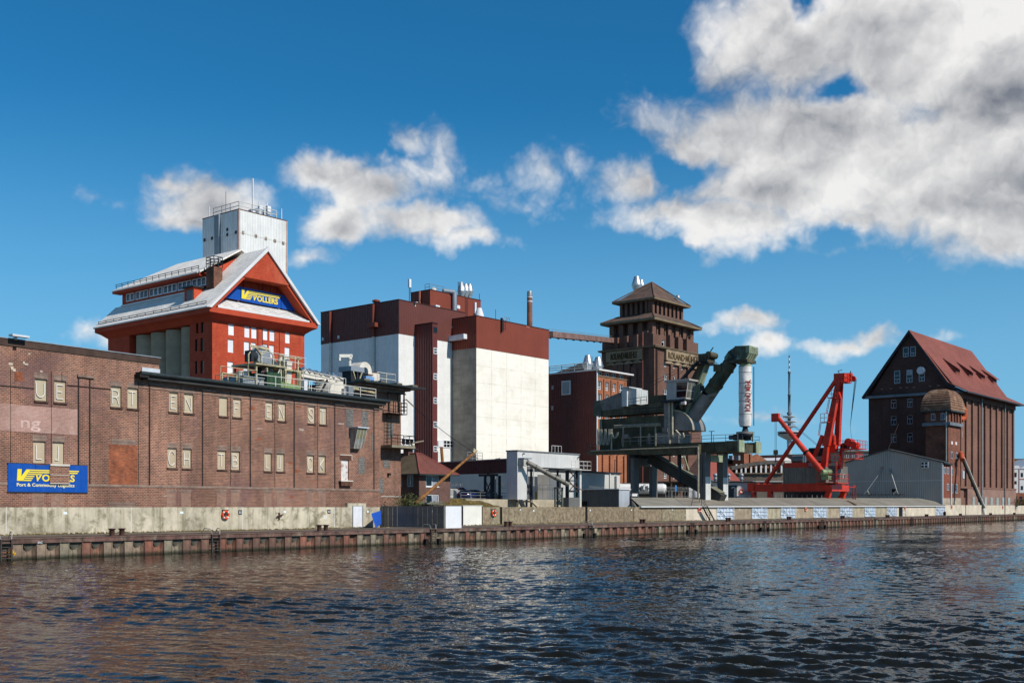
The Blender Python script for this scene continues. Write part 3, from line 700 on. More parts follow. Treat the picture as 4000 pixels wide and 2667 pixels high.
def letter(ch, w, h):
    t = .035; b = MB(); y = -.05
    L = {'L': [[(.25, .95), (.25, .12), (.78, .12)]], 'J': [[(.55, .95), (.55, .12), (.2, .12)]], 'T': [[(.12, .92), (.88, .92)], [(.5, .92), (.5, .1)]], 'E': [[(.85, .92), (.2, .92), (.2, .1), (.85, .1)], [(.2, .52), (.7, .52)]], 'F': [[(.85, .92), (.2, .92), (.2, .1)], [(.2, .52), (.7, .52)]],
         'H': [[(.18, .93), (.18, .1)], [(.82, .93), (.82, .1)], [(.18, .5), (.82, .5)]], 'N': [[(.15, .1), (.15, .93), (.85, .1), (.85, .93)]], 'K': [[(.2, .93), (.2, .1)], [(.85, .93), (.25, .5), (.85, .1)]],
         'U': [[(.1, .93), (.1, .4)] + [(.5 - .4 * math.cos(a * math.pi / 8), .4 - .3 * math.sin(a * math.pi / 8)) for a in range(9)] + [(.9, .93)]],
         'R': [[(.15, .1), (.15, .93), (.5, .93), (.75, .88), (.85, .72), (.75, .56), (.5, .5), (.15, .5)], [(.5, .5), (.7, .4), (.85, .1)]], 'B': [[(.15, .1), (.15, .93), (.5, .93), (.75, .86), (.78, .68), (.6, .54), (.15, .52)], [(.6, .54), (.85, .42), (.88, .25), (.7, .12), (.15, .1)]],
         'S': [[(.85, .75), (.8, .88), (.6, .95), (.38, .94), (.2, .84), (.18, .7), (.3, .58), (.65, .46), (.82, .33), (.8, .18), (.6, .07), (.35, .07), (.18, .15), (.12, .28)]], 'C': [[(.85, .78), (.72, .92), (.5, .96), (.28, .9), (.14, .7), (.1, .5), (.14, .3), (.28, .1), (.5, .05), (.72, .1), (.85, .22)]]}
    for st in L.get(ch, []): b.path([(w * (.08 + .84 * p), y, h * (.08 + .78 * q)) for p, q in st], t, 5)
    return b
m_let = M('letter_tube', '#e8e2d6', .5, var=.05); m_wire = M('black_wire', '#1b1a19', .7)
for h, b in zip(holes, blind):
    w, hh = h[1] - h[0], h[3] - h[2]
    pn = part('blind_panel', MB().box(0, w, 0, .03, 0, hh), m_panel, wh, loc=(h[0], .12, h[2]))
    part('sill', MB().box(h[0] - .08, h[1] + .08, -.10, .17, h[2] - .13, h[2] - .002), M('sill_brick', '#5a4339', .9, var=.3, vs=3), wh)
    part('lintel', MB().box(h[0] - .06, h[1] + .06, -.012, .004, h[3] + .002, h[3] + .40), m_sold, wh)
    if b[4]: part('letter', letter(b[4], w, hh), m_let, pn, label=f'white tube letter {b[4]}')
# rainwater brackets and the dark vertical joints between the bays
for px, py in ((306, 1472), (350, 1478), (583, 1502), (790, 1526), (977, 1546), (1148.5, 1563), (1307, 1581), (1460, 1598)):
    x = ax(px); z1 = A.zx(px, py)
    part('bay_joint', MB().box(x - .05, x + .05, -.05, -.001, zpl + .05, z1), m_pipe, wh)
    if px != 350: part('corbel', MB().box(x - .12, x + 1.25, -.14, -.002, z1, z1 + .16), m_sold, wh)
for px in (41, 200, 241, 540, 706, 900, 1073, 1240):
    x = ax(px); part('lightning_wire', MB().box(x - .015, x + .015, -.03, -.01, zpl if px != 241 else zr[0][0], zw - .1), m_wire, wh)
part('cable', MB().path([(XL, -.04, A.zx(0, 1507)), (ax(134), -.04, A.zx(134, 1517))], .025), m_wire, wh); part('cable', MB().path([(ax(260), -.04, A.zx(260, 1504)), (ax(431), -.04, A.zx(431, 1520))], .025), m_wire, wh)
# bricked openings and patches
def patch(pxa, pxb, pya, pyb, mat, name='brick_patch', d=.012, lab=None):
    za, zb = A.zx((pxa + pxb) / 2, pyb), A.zx((pxa + pxb) / 2, pya)
    return part(name, MB().box(ax(pxa) if pxa > 0 else XL, ax(pxb), -d, -.0005, za, zb), mat, wh, lab)
for a, b in ((123, 173), (198, 248), (650, 687), (708, 745), (847, 882), (902, 936), (1029, 1060), (1080, 1110), (1196, 1225), (1243, 1271)):
    patch(a, b, 1924, 1986, m_pale, 'bricked_window'); patch(a - 2, b + 2, 1912, 1923.5, m_sold, 'lintel')
patch(425, 536, 1738, 1897, m_orange, 'brick_patch', .012, 'orange bricked up gateway'); patch(437, 528, 1716, 1736, m_sold, 'lintel')
patch(424, 529, 1960, 1979, M('dark_brick', '#5a3c38', .9, var=.2, brick=(.095, .26), b2='#452e2c', mortar='#7e6c60'), 'brick_patch')
patch(57, 92, 1452, 1487, m_orange, 'brick_patch'); patch(1144, 1168, 1832, 1846, m_orange, 'brick_patch')
for i in range(26):
    a = 560 + random.random() * 900; c = 1560 + random.random() * 390
    if all(not (b[0] - 40 < a < b[1] + 8 and b[2] - 14 < c < b[3] + 10) for b in blind) and not (1320 < a < 1440 and 1660 < c < 1905): patch(a, a + 6 + random.random() * 22, c, c + 4 + random.random() * 9, random.choice([m_orange, m_pale, m_pale, M('lime_wash', '#b9aaa0', .9, var=.2, brick=(.26, .095), b2='#8d7468', mortar='#b5a698')]), 'brick_patch', .006)
m_gb = M('glass_block', '#8a8781', .4, var=.15, brick=(.2, .16), b2='#6d6b68', mortar='#4a4440')
for a, b, c, d in ((1352, 1380, 1598, 1668), (1413, 1438, 1606, 1676), (1400, 1425, 1786, 1850), (1452, 1457, 1690, 1760)): patch(a, b, c, d, m_gb, 'glass_block_window', .015)
patch(0, 302, 1588, 1690, M('faded_paint', '#a98379', .92, var=.10, vs=.35, brick=(.26, .095), b2='#a0766b', mortar='#c0a79a', patch='#bf9f93', pk=.7, ps=.5), 'painted_sign', .014, 'faded pink painted sign with a ghost of lettering')
for i in range(14):
    a = random.choice([12, 25, 50, 70, 85, 100, 152, 40, 275, 155]) + random.random() * 12; c = random.choice([1365, 1410, 1445, 1430, 1390]) + random.random() * 15
    if i < 7: patch(a, a + 6 + random.random() * 12, c, c + 4 + random.random() * 8, M('plaster_patch', '#bdb29d', .9, var=.15), 'plaster_patch', .008)
text('faded_lettering', 'ng', A.zx(150, 1635) - A.zx(150, 1690) - .25, M('faded_white', '#c9aca2', .9, var=.15, vs=1), wh, (ax(80), -.018, A.zx(110, 1669)), extrude=.002, width=ax(158) - ax(80), bold=.02)
# blue company sign with the hatch let into it
m_blue, m_yel = M('sign_blue', '#0c4aa0', .45, var=.05, vs=.7, streak=.08, scol='#5c86c0'), M('sign_yellow', '#e9d23a', .5, var=.03)
def logo(par, x0, z0, kx, kz, y, face, full, mat):
    """the winged V mark with the company name; units are taken from a 1100 x 220 drawing, z downwards from z0"""
    shapes = [[(10, 0), (82, 0), (72, 132), (162, 2), (232, 2), (110, 190), (110, 208), (0, 208)], [(225, 3), (1095, 3), (1080, 26), (207, 26)], [(200, 40), (1072, 40), (1056, 63), (182, 63)], [(175, 77), (425, 77), (412, 97), (158, 97)], [(152, 114), (300, 114), (287, 135), (137, 135)], [(130, 150), (276, 150), (262, 172), (114, 172)], [(112, 186), (252, 186), (238, 208), (112, 208)]]
    pt = (lambda px, pz, e: (x0 + px * kx, y - e, z0 - pz * kz)) if face == 'x' else None
    for sh in shapes:
        b = MB(); n = len(sh)
        b.add([pt(*p, 0) for p in sh] + [pt(*p, .03) for p in sh], [tuple(range(n)), tuple(range(n, 2 * n))] + [(i, (i + 1) % n, n + (i + 1) % n, n + i) for i in range(n)])
        part('logo_mark', b, mat, par)
    text('lettering', 'V', 125 * kz, mat, par, (x0 + 320 * kx, y - .015, z0 - 205 * kz), extrude=.015, width=118 * kx, bold=.035, shear=.25)
    text('lettering', 'OLLERS' , 118 * kz, mat, par, (x0 + 428 * kx, y - .015, z0 - 205 * kz), extrude=.015, width=585 * kx, bold=.045)
sx0, sx1 = ax(28), ax(340); sz1 = (A.zx(28, 1809) + A.zx(340, 1819)) / 2; sz0 = (A.zx(28, 1918) + A.zx(340, 1924)) / 2
sg = thing('company_sign', 'blue company sign with yellow lettering low on the brick warehouse', 'sign', A, at=(sx0, -.05, sz0))
sw, sh_ = sx1 - sx0, sz1 - sz0
for i in range(3): part('sign_panel', MB().box(sw * i / 3 + .01, sw * (i + 1) / 3 - .01, -.05, .02, 0, sh_), m_blue, sg)
part('sign_frame', MB().box(-.03, sw + .03, -.03, .04, -.05, -.002).box(-.03, sw + .03, -.03, .04, sh_ + .002, sh_ + .05), m_gut, sg)
kx = (ax(307) - ax(63)) / 1100; kz = (A.zx(66, 1831) - A.zx(66, 1877)) / 208
logo(sg, ax(62) - sx0, sh_ - (sz1 - A.zx(66, 1831)), kx, kz, -.055, 'x', True, m_yel)
text('lettering', 'Port & Commodity Logistics', .225, M('sign_cream', '#efe3a0', .5, var=.03), sg, (ax(62) - sx0, -.06, A.zx(62, 1898) - sz0), extrude=.01, width=ax(287) - ax(62), bold=.02)
hx0, hx1 = ax(189), ax(265)
hz = [A.zx(227, v) for v in (1886, 1854, 1820, 1812)]
part('hatch_infill', MB().box(hx0 - sx0, hx1 - sx0, -.16, -.05, hz[0] - sz0, hz[1] - sz0 - .03), m_br, sg); part('hatch_infill', MB().box(hx0 - sx0, hx1 - sx0, -.14, -.05, hz[1] - sz0, hz[2] - sz0), m_br, sg)
part('hatch_ledge', MB().box(hx0 - sx0, hx1 - sx0, -.22, -.05, hz[2] - sz0 + .002, hz[3] - sz0), M('ledge', '#d3cbbd', .8), sg); part('hatch_ledge', MB().box(hx0 - sx0, hx1 - sx0, -.2, -.05, hz[1] - sz0 - .028, hz[1] - sz0 - .002), MATS['ledge'], sg); part('hatch_ledge', MB().box(hx0 - sx0, hx1 - sx0, -.2, -.05, hz[0] - sz0 - .05, hz[0] - sz0 - .002), MATS['ledge'], sg)
# oriel control bay and the rusty white door
ox0, ox1 = ax(1367), ax(1428, -.8); oz1, oz0 = A.zx(1400, 1671, -.9), A.zx(1395, 1752, -.5)
zm = oz0 + (oz1 - oz0) * .52
m_or2, m_og = M('oriel_tin', '#9aa09a', .6, .2, var=.25, vs=2, streak=.5, scol='#7a5134', patch='#8a5a36', pk=.5, ps=1.5), glass('dusty_pane', '#6d6a52', .25)
orl = part('oriel', MB().hexa([(ox0, -.45, oz0), (ox1 - .25, -.45, oz0), (ox1, 0, oz0), (ox0, 0, oz0)], [(ox0, -.98, oz1), (ox1, -.98, oz1), (ox1, 0, oz1), (ox0, 0, oz1)]), m_or2, wh)
part('oriel_roof', MB().box(ox0 - .15, ox1 + .15, -1.15, .0, oz1 + .003, oz1 + .1), M('pale_tin', '#c9ced2'), wh)
def on_oriel(a, c):
    k = .45 + .53 * c; return (ox0 + (ox1 - ox0) * a, -k - .012, oz0 + (oz1 - oz0) * c)
for a, b, c, d in ((.05, .33, .5, .97), (.37, .66, .5, .97), (.71, .95, .5, .76), (.71, .95, .82, .97)):
    q = MB(); p = [on_oriel(a, c), on_oriel(b, c), on_oriel(b, d), on_oriel(a, d)]
    q.hexa([(v[0], v[1] + .02, v[2]) for v in p], p); part('pane', q, m_og, orl)
for a in (.02, .35, .685, .98): part('oriel_bar', MB().bar(on_oriel(a, .02), on_oriel(a, .98), .06, .05, up=(0, -1, 0)), M('pale_bar', '#a8aba2', .6, var=.2), orl)
part('door', MB().box(xd[0] + .03, xd[1] - .03, .10, .15, zd[0], zd[1]), M('rusty_white', '#cfcbc6', .6, var=.1, vs=2, patch='#8e5b3c', pk=.8, ps=2.2), wh, 'rusty white loading door')
part('lintel', MB().box(ax(1327), ax(1372), -.04, -.001, zd[1] + .02, zd[1] + .42), M('dark_lintel', '#5a3d30', .9, var=.3, vs=3), wh); part('lintel_frame', MB().box(ax(1327), ax(1374), -.07, -.005, zd[1] + .43, zd[1] + .49).box(ax(1372), ax(1374), -.07, -.005, zd[1] + .02, zd[1] + .42), MATS['ledge'], wh)
part('door_sill', MB().box(ax(1324), ax(1368), -.3, -.001, zd[0] - .52, zd[0] - .12), MATS['dark_lintel'], wh); part('door_sill', MB().box(ax(1322), ax(1369), -.34, -.001, zd[0] - .115, zd[0] - .01), MATS['ledge'], wh)
# small lamp and bracket on the parapet
p = A.at(65, 1325, y=-.3)
part('parapet_lamp', MB().box(p.x - .5, p.x + .75, p.y - .35, p.y + .15, zpar + .08, zpar + .22).box(p.x - .05, p.x + .05, p.y, .1, zpar - .1, zpar + .08), M('pale_tin', '#c9ced2'), wh)
part('wall_mark', MB().box(ax(49), ax(64), -.005, -.0008, A.zx(56, 1368), A.zx(56, 1331)), M('black_patch', '#211b19', .95, var=.3), wh, 'flat black patch under the parapet')  # flat black patch on the wall below the parapet

# ---- set back stair block at the right end
YB = 3.0
bx0, bx1 = ax(1395, YB), ax(1566, YB); zb1 = A.zx(1566, 1540, YB)
sb = thing('stair_block', 'tall brick stair block with iron balconies at the warehouse end', 'stair tower', A, at=(0, YB, 0))
zhl = [A.zx(1530, v, YB) for v in (1700, 1645)]
part('wall', MB().box(bx0, bx1, 0, 9, 0, zb1), m_br, sb)
part('eaves_course', MB().box(bx0 - .1, bx1 + .3, -.3, 9.3, zb1 + .002, zb1 + .3), m_sold, sb); part('eaves_course', MB().box(bx0 - .2, bx1 + .7, -.7, 9.7, zb1 + .302, zb1 + .55), m_sold, sb)
part('roof_slab', MB().box(bx0 - .5, bx1 + 2.0, -1.6, 10.5, zb1 + .56, zb1 + .72), m_gut, sb)
for k in range(4): part('roof_curb', MB().box(bx0 + .4 + k * 2.4, bx0 + 1.2 + k * 2.4, -.6, .6, zb1 + .73, zb1 + 1.05), M('mossy_concrete', '#6b6555', .95, var=.3), sb)
m_iron = M('black_iron', '#211c1a', .7, .2, var=.2)
xo = ax(1487, YB)
def bal(z, d, over, slab, nm, rail=1.0, inset=0.0):
    part('balcony_slab' if slab else 'balcony_grating', MB().box(xo + inset, bx1 + over, -d, 0, z - (.25 if slab else .08), z), M('balcony_concrete', '#8d8672', .95, var=.25) if slab else m_iron, sb)
    part('balcony_rail', railing([(xo + inset, -d, z), (bx1 + over - .05, -d, z), (bx1 + over - .05, 0, z)], rail, .8, .035, (.33, .66, 1.0)), m_iron, sb)
bal(A.zx(1500, 1735, YB - 1.2), 1.5, .5, True, '')
bal(A.zx(1530, 1612, YB - .8), 1.0, -.15, False, '', 1.1, .25)
for x in (xo + .45, (xo + bx1) / 2 + .4, bx1 - .25): part('frame_post', MB().box(x - .06, x + .06, -.7, -.58, A.zx(1530, 1612, YB), zb1 - .1), m_iron, sb)
part('frame_beam', MB().box(xo + .3, bx1, -.72, -.56, zb1 - .1, zb1), m_iron, sb)
lm = ladder_mesh(A.zx(1508, 1620, YB) - A.zx(1508, 1735, YB), .6, .35, .03); part('wall_ladder', lm, m_iron, sb, loc=(ax(1508, YB), -.4, A.zx(1508, 1735, YB)))
for (a, b, c, d) in ((1516, 1535, 1652, 1710), (1498, 1523, 1797, 1827), (1480, 1498, 1868, 1925)):
    part('glass_block_window', MB().box(ax(a, YB), ax(b, YB), -.02, -.001, A.zx((a + b) / 2, d, YB), A.zx((a + b) / 2, c, YB)), m_gb, sb)
part('cable_tray', MB().box(xo, bx1, -.05, -.002, A.zx(1530, 1940, YB), A.zx(1530, 1937, YB)), M('white_pipe', '#b9b4ab', .6), sb)
part('vent', MB().box(ax(1512, YB), ax(1520, YB), -.25, -.001, A.zx(1515, 1856, YB), A.zx(1515, 1847, YB)), m_iron, sb)
part('lamp_arm', MB().bar((bx1 + .3, -.8, A.zx(1570, 1733, YB)), (bx1 + 2.0, -1.3, A.zx(1600, 1722, YB)), .22, .1), MATS['balcony_concrete'], sb)
part('lamp_globe', MB().lathe([(.0, -.22), (.16, -.15), (.22, 0), (.16, .15), (0, .22)], (bx1 + .75, -1.0, A.zx(1580, 1738, YB)), 10), M('lamp_globe', '#d8d3c4', .3), sb)
part('insulator', MB().path([(bx1, -.3, A.zx(1568, 1565, YB)), (bx1 + .5, -.3, A.zx(1573, 1560, YB)), (bx1 + 1.4, -.6, A.zx(1600, 1590, YB))], .07), M('porcelain', '#8c8478', .5), sb)

# ---- plant on the warehouse roof (zr0 = roof level)
zr0 = zg - .11
m_ry = M('rail_yellow', '#b3a988', .6, .1, var=.25, vs=3, patch='#7a5a3a', pk=.6, ps=2); m_rw = M('rail_white', '#d2d0c6', .5, var=.12, vs=2, patch='#86694b', pk=.35, ps=2); m_rustp = M('rusty_steel', '#6b4632', .8, var=.35, vs=2)
m_tank = M('tank_cream', '#d8d0c2', .5, var=.08, vs=1, streak=.3, scol='#8d7a5e'); m_gr = M('machine_grey', '#8a929a', .5, .2, var=.12); m_dkm = M('machine_dark', '#2e3338', .6, .2, var=.2)
def rp(px, py, y): return A.at(px, py, y=y)
y1 = .9
def roof_solo(name, mb, mat, label, cat, group=None, at=None): return solo(name, mb, mat, A, label, cat, group, at)
x0, x1 = ax(862, .4), ax(1465, .4)
roof_solo('roof_railing', railing([(ax(1003, .3), .3, 0), (ax(1468, .3), .3, 0)], 1.15, 2.0, .035, (.45, 1.0)), m_rw, 'long pale handrail along the warehouse roof edge', 'railing', at=(0, 0, zr0))
roof_solo('roof_railing', railing([(ax(862, .6), .6, 0), (ax(1003, .6), .6, 0), (ax(1003, .6), 6, 0)], 1.5, 1.8, .035, (.5, 1.0)), m_ry, 'rusty yellowish handrail at the left of the roof machinery', 'railing', at=(0, 0, zr0))
roof_solo('pipe_frame', MB().path([(ax(868, 1), 1, .0), (ax(868, 1), 1, 1.0), (ax(924, 1), 1, 1.0), (ax(924, 1), 1, 0)], .07).path([(ax(890, 1), 1, 0), (ax(890, 1), 1, 1.0)], .06), m_ry, 'low yellowish pipe frame behind the left end of the roof railing', 'frame', at=(0, 0, zr0))
a, b = ax(930, 3), ax(1043, 2.4)
h = rp(1000, 1477, 2.4).z - zr0
roof_solo('roof_shed', MB().box(a, b, 2.4, 5, 0, h).box(a - .05, b + .1, 2.3, 5.1, h + .003, h + .1), M('grey_corrugated', '#8f979c', .6, .2, corr=.28, var=.1), 'low grey corrugated box behind the roof railing', 'plant housing', at=(0, 0, zr0))
a, b = ax(1043, 2.0), ax(1098, 2.0); h = rp(1070, 1455, 2).z - zr0
t = thing('green_container', 'dark green ribbed container on the warehouse roof', 'container', A, at=(a, 2, zr0))
part('body', MB().box(0, b - a, 0, 3.5, 0, h), M('green_tin', '#2c4a30', .6, var=.15, corr=.5, cdepth=.5), t)
part('green_ramp', MB().hexa([(b - a + .05, .3, 0), (b - a + 3.0, .3, 0), (b - a + 3.0, 3, 0), (b - a + .05, 3, 0)], [(b - a + .05, .3, h * .62), (b - a + 3.0, .3, h * .5), (b - a + 3.0, 3, h * .5), (b - a + .05, 3, h * .62)]), M('green_pale', '#6f8d55', .6, var=.15, corr=.4), t)
# high platform with fan, frames and hopper
zpf = rp(1040, 1427, 3).z - zr0
t = thing('machine_platform', 'steel platform tower with fan and frames standing on the warehouse roof', 'platform', A, at=(0, 3, zr0))
ux = lambda px, y=3.0: ax(px, y)
part('deck', MB().box(ux(975), ux(1095), -.8, 2.4, zpf - .14, zpf).box(ux(1095), ux(1170), -.6, 2.0, zpf - .3, zpf - .16), m_ry, t)
for px in (980, 1022, 1076, 1094, 1150): part('post', MB().box(ux(px) - .08, ux(px) + .08, -.75, -.59, 0, zpf - .31), m_ry, t)
for px in (980, 1040, 1090): part('post', MB().box(ux(px) - .07, ux(px) + .07, 2.0, 2.14, 0, zpf - .31), m_rustp, t)
part('brace', MB().bar((ux(980), -.6, .1), (ux(1022), -.6, zpf - .2), .08), m_dkm, t); part('brace', MB().bar((ux(1040), -.6, .1), (ux(1076), -.6, zpf - .2), .08), m_rw, t)
part('platform_rail', railing([(ux(1000), -.8, zpf), (ux(1170), -.8, zpf - .1)], 1.1, 1.3, .03, (.5, 1.0)), m_rw, t)
zt = rp(1000, 1352, 3).z - zr0; zt2 = rp(1050, 1362, 3).z - zr0
part('gantry', MB().bar((ux(980), .2, zt), (ux(1053), .2, zt2), .12, .2).bar((ux(976), .2, 0), (ux(976), .2, rp(976, 1384, 3).z - zr0), .12).bar((ux(976), .2, rp(976, 1384, 3).z - zr0), (ux(1001), .2, zt), .08).bar((ux(1003), .2, zt), (ux(1028), .2, rp(1028, 1386, 3).z - zr0), .13).bar((ux(1050), .2, zt2), (ux(1031), .2, rp(1031, 1384, 3).z - zr0), .1).bar((ux(1053), .2, zt2), (ux(1073), .2, rp(1073, 1388, 3).z - zr0), .08).bar((ux(1026), .2, zpf), (ux(1026), .2, rp(1026, 1386, 3).z - zr0), .13).bar((ux(1074), .2, 0), (ux(1074), .2, rp(1074, 1388, 3).z - zr0), .13), m_ry, t)
z2 = rp(1090, 1388, 3).z - zr0
part('portal', MB().bar((ux(1077), -.5, 0), (ux(1077), -.5, z2), .14).bar((ux(1093), -.5, 0), (ux(1093), -.5, z2 + .05), .16).bar((ux(1075), -.5, z2), (ux(1094), -.5, z2), .16).bar((ux(1093), -.5, z2 - .15), (ux(1162), -.5, rp(1162, 1404, 3).z - zr0), .12).bar((ux(1148), -.5, 0), (ux(1148), -.5, rp(1148, 1394, 3).z - zr0), .16), m_ry, t)
c = Vector((ux(1036), .6, zpf + .95))
part('fan_casing', MB().tube(c + Vector((0, -.35, 0)), c + Vector((0, .35, 0)), .85, n=20).box(c.x + .0, c.x + 1.5, .3, .9, zpf + .1, zpf + .75), m_gr, t)
part('motor', MB().tube((ux(990), .5, zpf + .75), (ux(1012), .5, zpf + .75), .42, n=12).box(ux(984), ux(993), .05, .95, zpf + .2, zpf + 1.2), m_dkm, t)
part('hopper', MB().hexa([(ux(1117), -.1, .9), (ux(1133), -.1, .9), (ux(1133), .8, .9), (ux(1117), .8, .9)], [(ux(1106), -.5, zpf + .6), (ux(1129), -.5, zpf + .6), (ux(1129), 1.1, zpf + .6), (ux(1106), 1.1, zpf + .6)]).lathe([(.62, 0), (.5, .35), (0, .5)], ((ux(1106) + ux(1129)) / 2, .3, zpf + .6), 12), m_tank, t)
part('silencer', MB().tube((ux(985), 1.2, .2), (ux(985), 1.2, zpf - .6), .55, n=14), m_tank, t)
part('cross_brace', MB().bar((ux(1010), .8, .2), (ux(1040), .8, zpf - .2), .3), m_dkm, t); part('chute', MB().bar((ux(1030), .3, .4), (ux(1065), .3, zpf - .3), .45), m_gr, t)
part('switch_box', MB().box(ux(1152), ux(1165), -1.2, -.9, .2, 1.4), m_white, t)
# foil lagged duct with stair
a, b = rp(1165, 1448, 3.5), rp(1330, 1482, 3.5)
t = thing('lagged_duct', 'long duct lagged in crumpled foil crossing the warehouse roof', 'duct', A, at=(a.x, 3.5, zr0))
L = b.x - a.x
part('duct', MB().bar((0, 0, a.z - zr0 - .25), (L, 0, b.z - zr0 - .2), .8, .65), m_tank, t)
fb = MB(); rr = random.Random(9); prev = None
for i in range(27):
    k = i / 26; z = (a.z + (b.z - a.z) * k) - zr0 + .08 + rr.uniform(0, .3); ring = [(L * k, -.5, z - .2), (L * k + rr.uniform(-.2, .2), -.15, z + .14), (L * k, .45, z - .1)]
    if prev: fb.quad(prev[0], ring[0], ring[1], prev[1]); fb.quad(prev[1], ring[1], ring[2], prev[2])
    prev = ring
part('foil', fb, M('foil', '#aab4ba', .28, .85, var=.25, vs=3), t)
for k in range(7): part('duct_support', MB().box(L * k / 6 - .05, L * k / 6 + .05, -.5, -.4, 0, 1.8 - k * .12), m_rw, t)
part('duct_rail', railing([(0, -.7, 1.25), (L, -.7, 1.0)], 1.2, 1.7, .03, (.5, 1.0)), m_rw, t)
st = MB(); s0 = rp(1215, 1522, 2.2); s1 = rp(1245, 1490, 2.2)
for k in range(7): st.box(s0.x + (s1.x - s0.x) * k / 6 - .1, s0.x + (s1.x - s0.x) * k / 6 + .35, 1.8, 2.7, zr0 + .1 + k * .25, zr0 + .16 + k * .25)
st.bar((s0.x + .5, 1.75, zr0), (s1.x + .7, 1.75, zr0 + 1.7), .06, .22)
roof_solo('roof_stair', st, m_dkm, 'short dark steel stair beside the half round tank', 'stair')
c = rp(1322, 1530, 1.6)
t = thing('half_round_tank', 'large cream half round tank lying at the roof edge', 'tank', A, at=(c.x, 1.6, zr0))
hw = (rp(1349, 1530, 1.6).x - rp(1278, 1530, 1.6).x) / 2; hh = rp(1322, 1492, 1.6).z - zr0
part('shell', MB().prism([(hw * math.cos(k * math.pi / 14), .35 + (hh - .35) * math.sin(k * math.pi / 14)) for k in range(15)] + [(-hw, 0), (hw, 0)], 'y', 0, 2.2), m_tank, t)
part('side_box', MB().box(.4, hw + .5, -.3, .4, .3, 1.0), m_gr, t)
a, b = rp(1356, 1540, 1.2), rp(1373, 1510, 1.2); roof_solo('switch_cabinet', MB().box(a.x, b.x, 1.0, 1.6, zr0 + .3, b.z).box(a.x + .1, a.x + .2, 1.1, 1.2, zr0, zr0 + .3).box(b.x - .2, b.x - .1, 1.1, 1.2, zr0, zr0 + .3), m_gr, 'small grey electrical cabinet on legs right of the half round tank', 'cabinet')
# things standing on the stair block roof
zs = B0 * 0 + zb1 + .73
def sp(px, py, y=YB + 1.5): return A.at(px, py, y=y)
a, b = sp(1357, 1440), sp(1409, 1455)
t = thing('filter_unit', 'grey filter box on a dark lattice stand beside the white duct', 'filter unit', A, at=(a.x, YB + 1.5, zr0))
part('box', MB().box(0, b.x - a.x, -.5, 1.2, sp(1380, 1452).z - zr0, sp(1380, 1433).z - zr0), m_gr, t)
zz = sp(1380, 1452).z - zr0 - .004
for px in (0.1, .55, .95): part('leg', MB().box((b.x - a.x) * px - .09, (b.x - a.x) * px + .09, -.4, -.22, 0, zz), m_dkm, t)
part('duct_bundle', MB().box(.2, b.x - a.x - .2, -.1, .9, 0, zz), m_dkm, t)
part('brace', MB().bar((.2, -.45, .2), (b.x - a.x - .3, -.45, zz), .1).bar((b.x - a.x - .3, -.48, .2), (.3, -.48, zz), .1), m_ry, t)
p0 = sp(1366, 1433); pt = sp(1366, 1386); pl_ = sp(1323, 1388)
t = thing('davit', 'cream davit crane with a short arm above the grey filter box', 'davit', A, at=(p0.x, YB + 1.5, p0.z))
part('mast', MB().tube((0, 0, 0), (0, 0, .75), .16).lathe([(.25, .75), (.25, .85)], n=10).box(-.06, .2, -.1, .1, .85, pt.z - p0.z), m_rw, t)
part('arm', MB().bar((.3, 0, pt.z - p0.z - .05), (pl_.x - p0.x, 0, pl_.z - p0.z - .05), .2, .3), m_rw, t); part('strut', MB().bar((0, 0, 1.0), (pl_.x * .55 - p0.x * .55, 0, pt.z - p0.z - .3), .1), m_rw, t); part('hook_block', MB().box(pl_.x - p0.x - .05, pl_.x - p0.x + .2, -.1, .1, pl_.z - p0.z - .5, pl_.z - p0.z - .2), m_rw, t)
# white elbow duct
e0, e1 = sp(1391, 1447), sp(1441, 1447); et = sp(1412, 1418); r = (e1.x - e0.x) / 2
t = thing('elbow_duct', 'big cream hooded elbow duct rising from the stair block roof', 'duct', A, at=((e0.x + e1.x) / 2, YB + 1.8, zr0))
zc = sp(1412, 1450).z - zr0
vs = MB()
ang = [math.pi * k / 10 for k in range(11)]
for k in range(10):
    o = [(math.cos(ang[k + j]) * r, zc + math.sin(ang[k + j]) * r) for j in (0, 1)]; i_ = [(math.cos(ang[k + j]) * r * .42, zc + math.sin(ang[k + j]) * r * .42) for j in (0, 1)]
    vs.prism([o[0], o[1], i_[1], i_[0]], 'y', -.7, .7)
part('hood', vs, m_tank, t); part('shaft', MB().box(r * .42, r, -.7, .7, .0, zc - .003), m_tank, t); part('flange', MB().box(r * .35, r + .1, -.8, .8, zc - .35, zc - .25), m_rustp, t)
a, b = sp(1404, 1480), sp(1436, 1480); roof_solo('blue_drum', MB().box(a.x, b.x, YB + .6, YB + 1.6, zr0, sp(1420, 1472).z), M('blue_tank', '#6f97c4', .5, var=.15), 'pale blue tank below the hooded elbow duct', 'tank')
a, b = sp(1440, 1460), sp(1491, 1460); r = (b.x - a.x) / 2
t = thing('cylinder_tank', 'upright cream cylindrical tank on the stair block roof', 'tank', A, at=((a.x + b.x) / 2, YB + 2.2, zr0))
zt = sp(1465, 1456).z - zr0
part('shell', MB().lathe([(r, 0), (r, zt)], n=24), m_tank, t); part('rim', MB().torus((0, 0, zt), (0, 0, 1), r, .05, 24, 6), m_rustp, t)
part('roof_rail', railing([(ax(1480, YB - .5), YB - .3 - YB - 2.2 + .0, 0), (ax(1551, YB - .5), YB - .3 - YB - 2.2, 0), (ax(1551, YB - .5), 5, 0)], 1.15, 1.5, .035, (.5, 1.0)), m_rw, sb, loc=(0, 2.2, zb1 + .73))
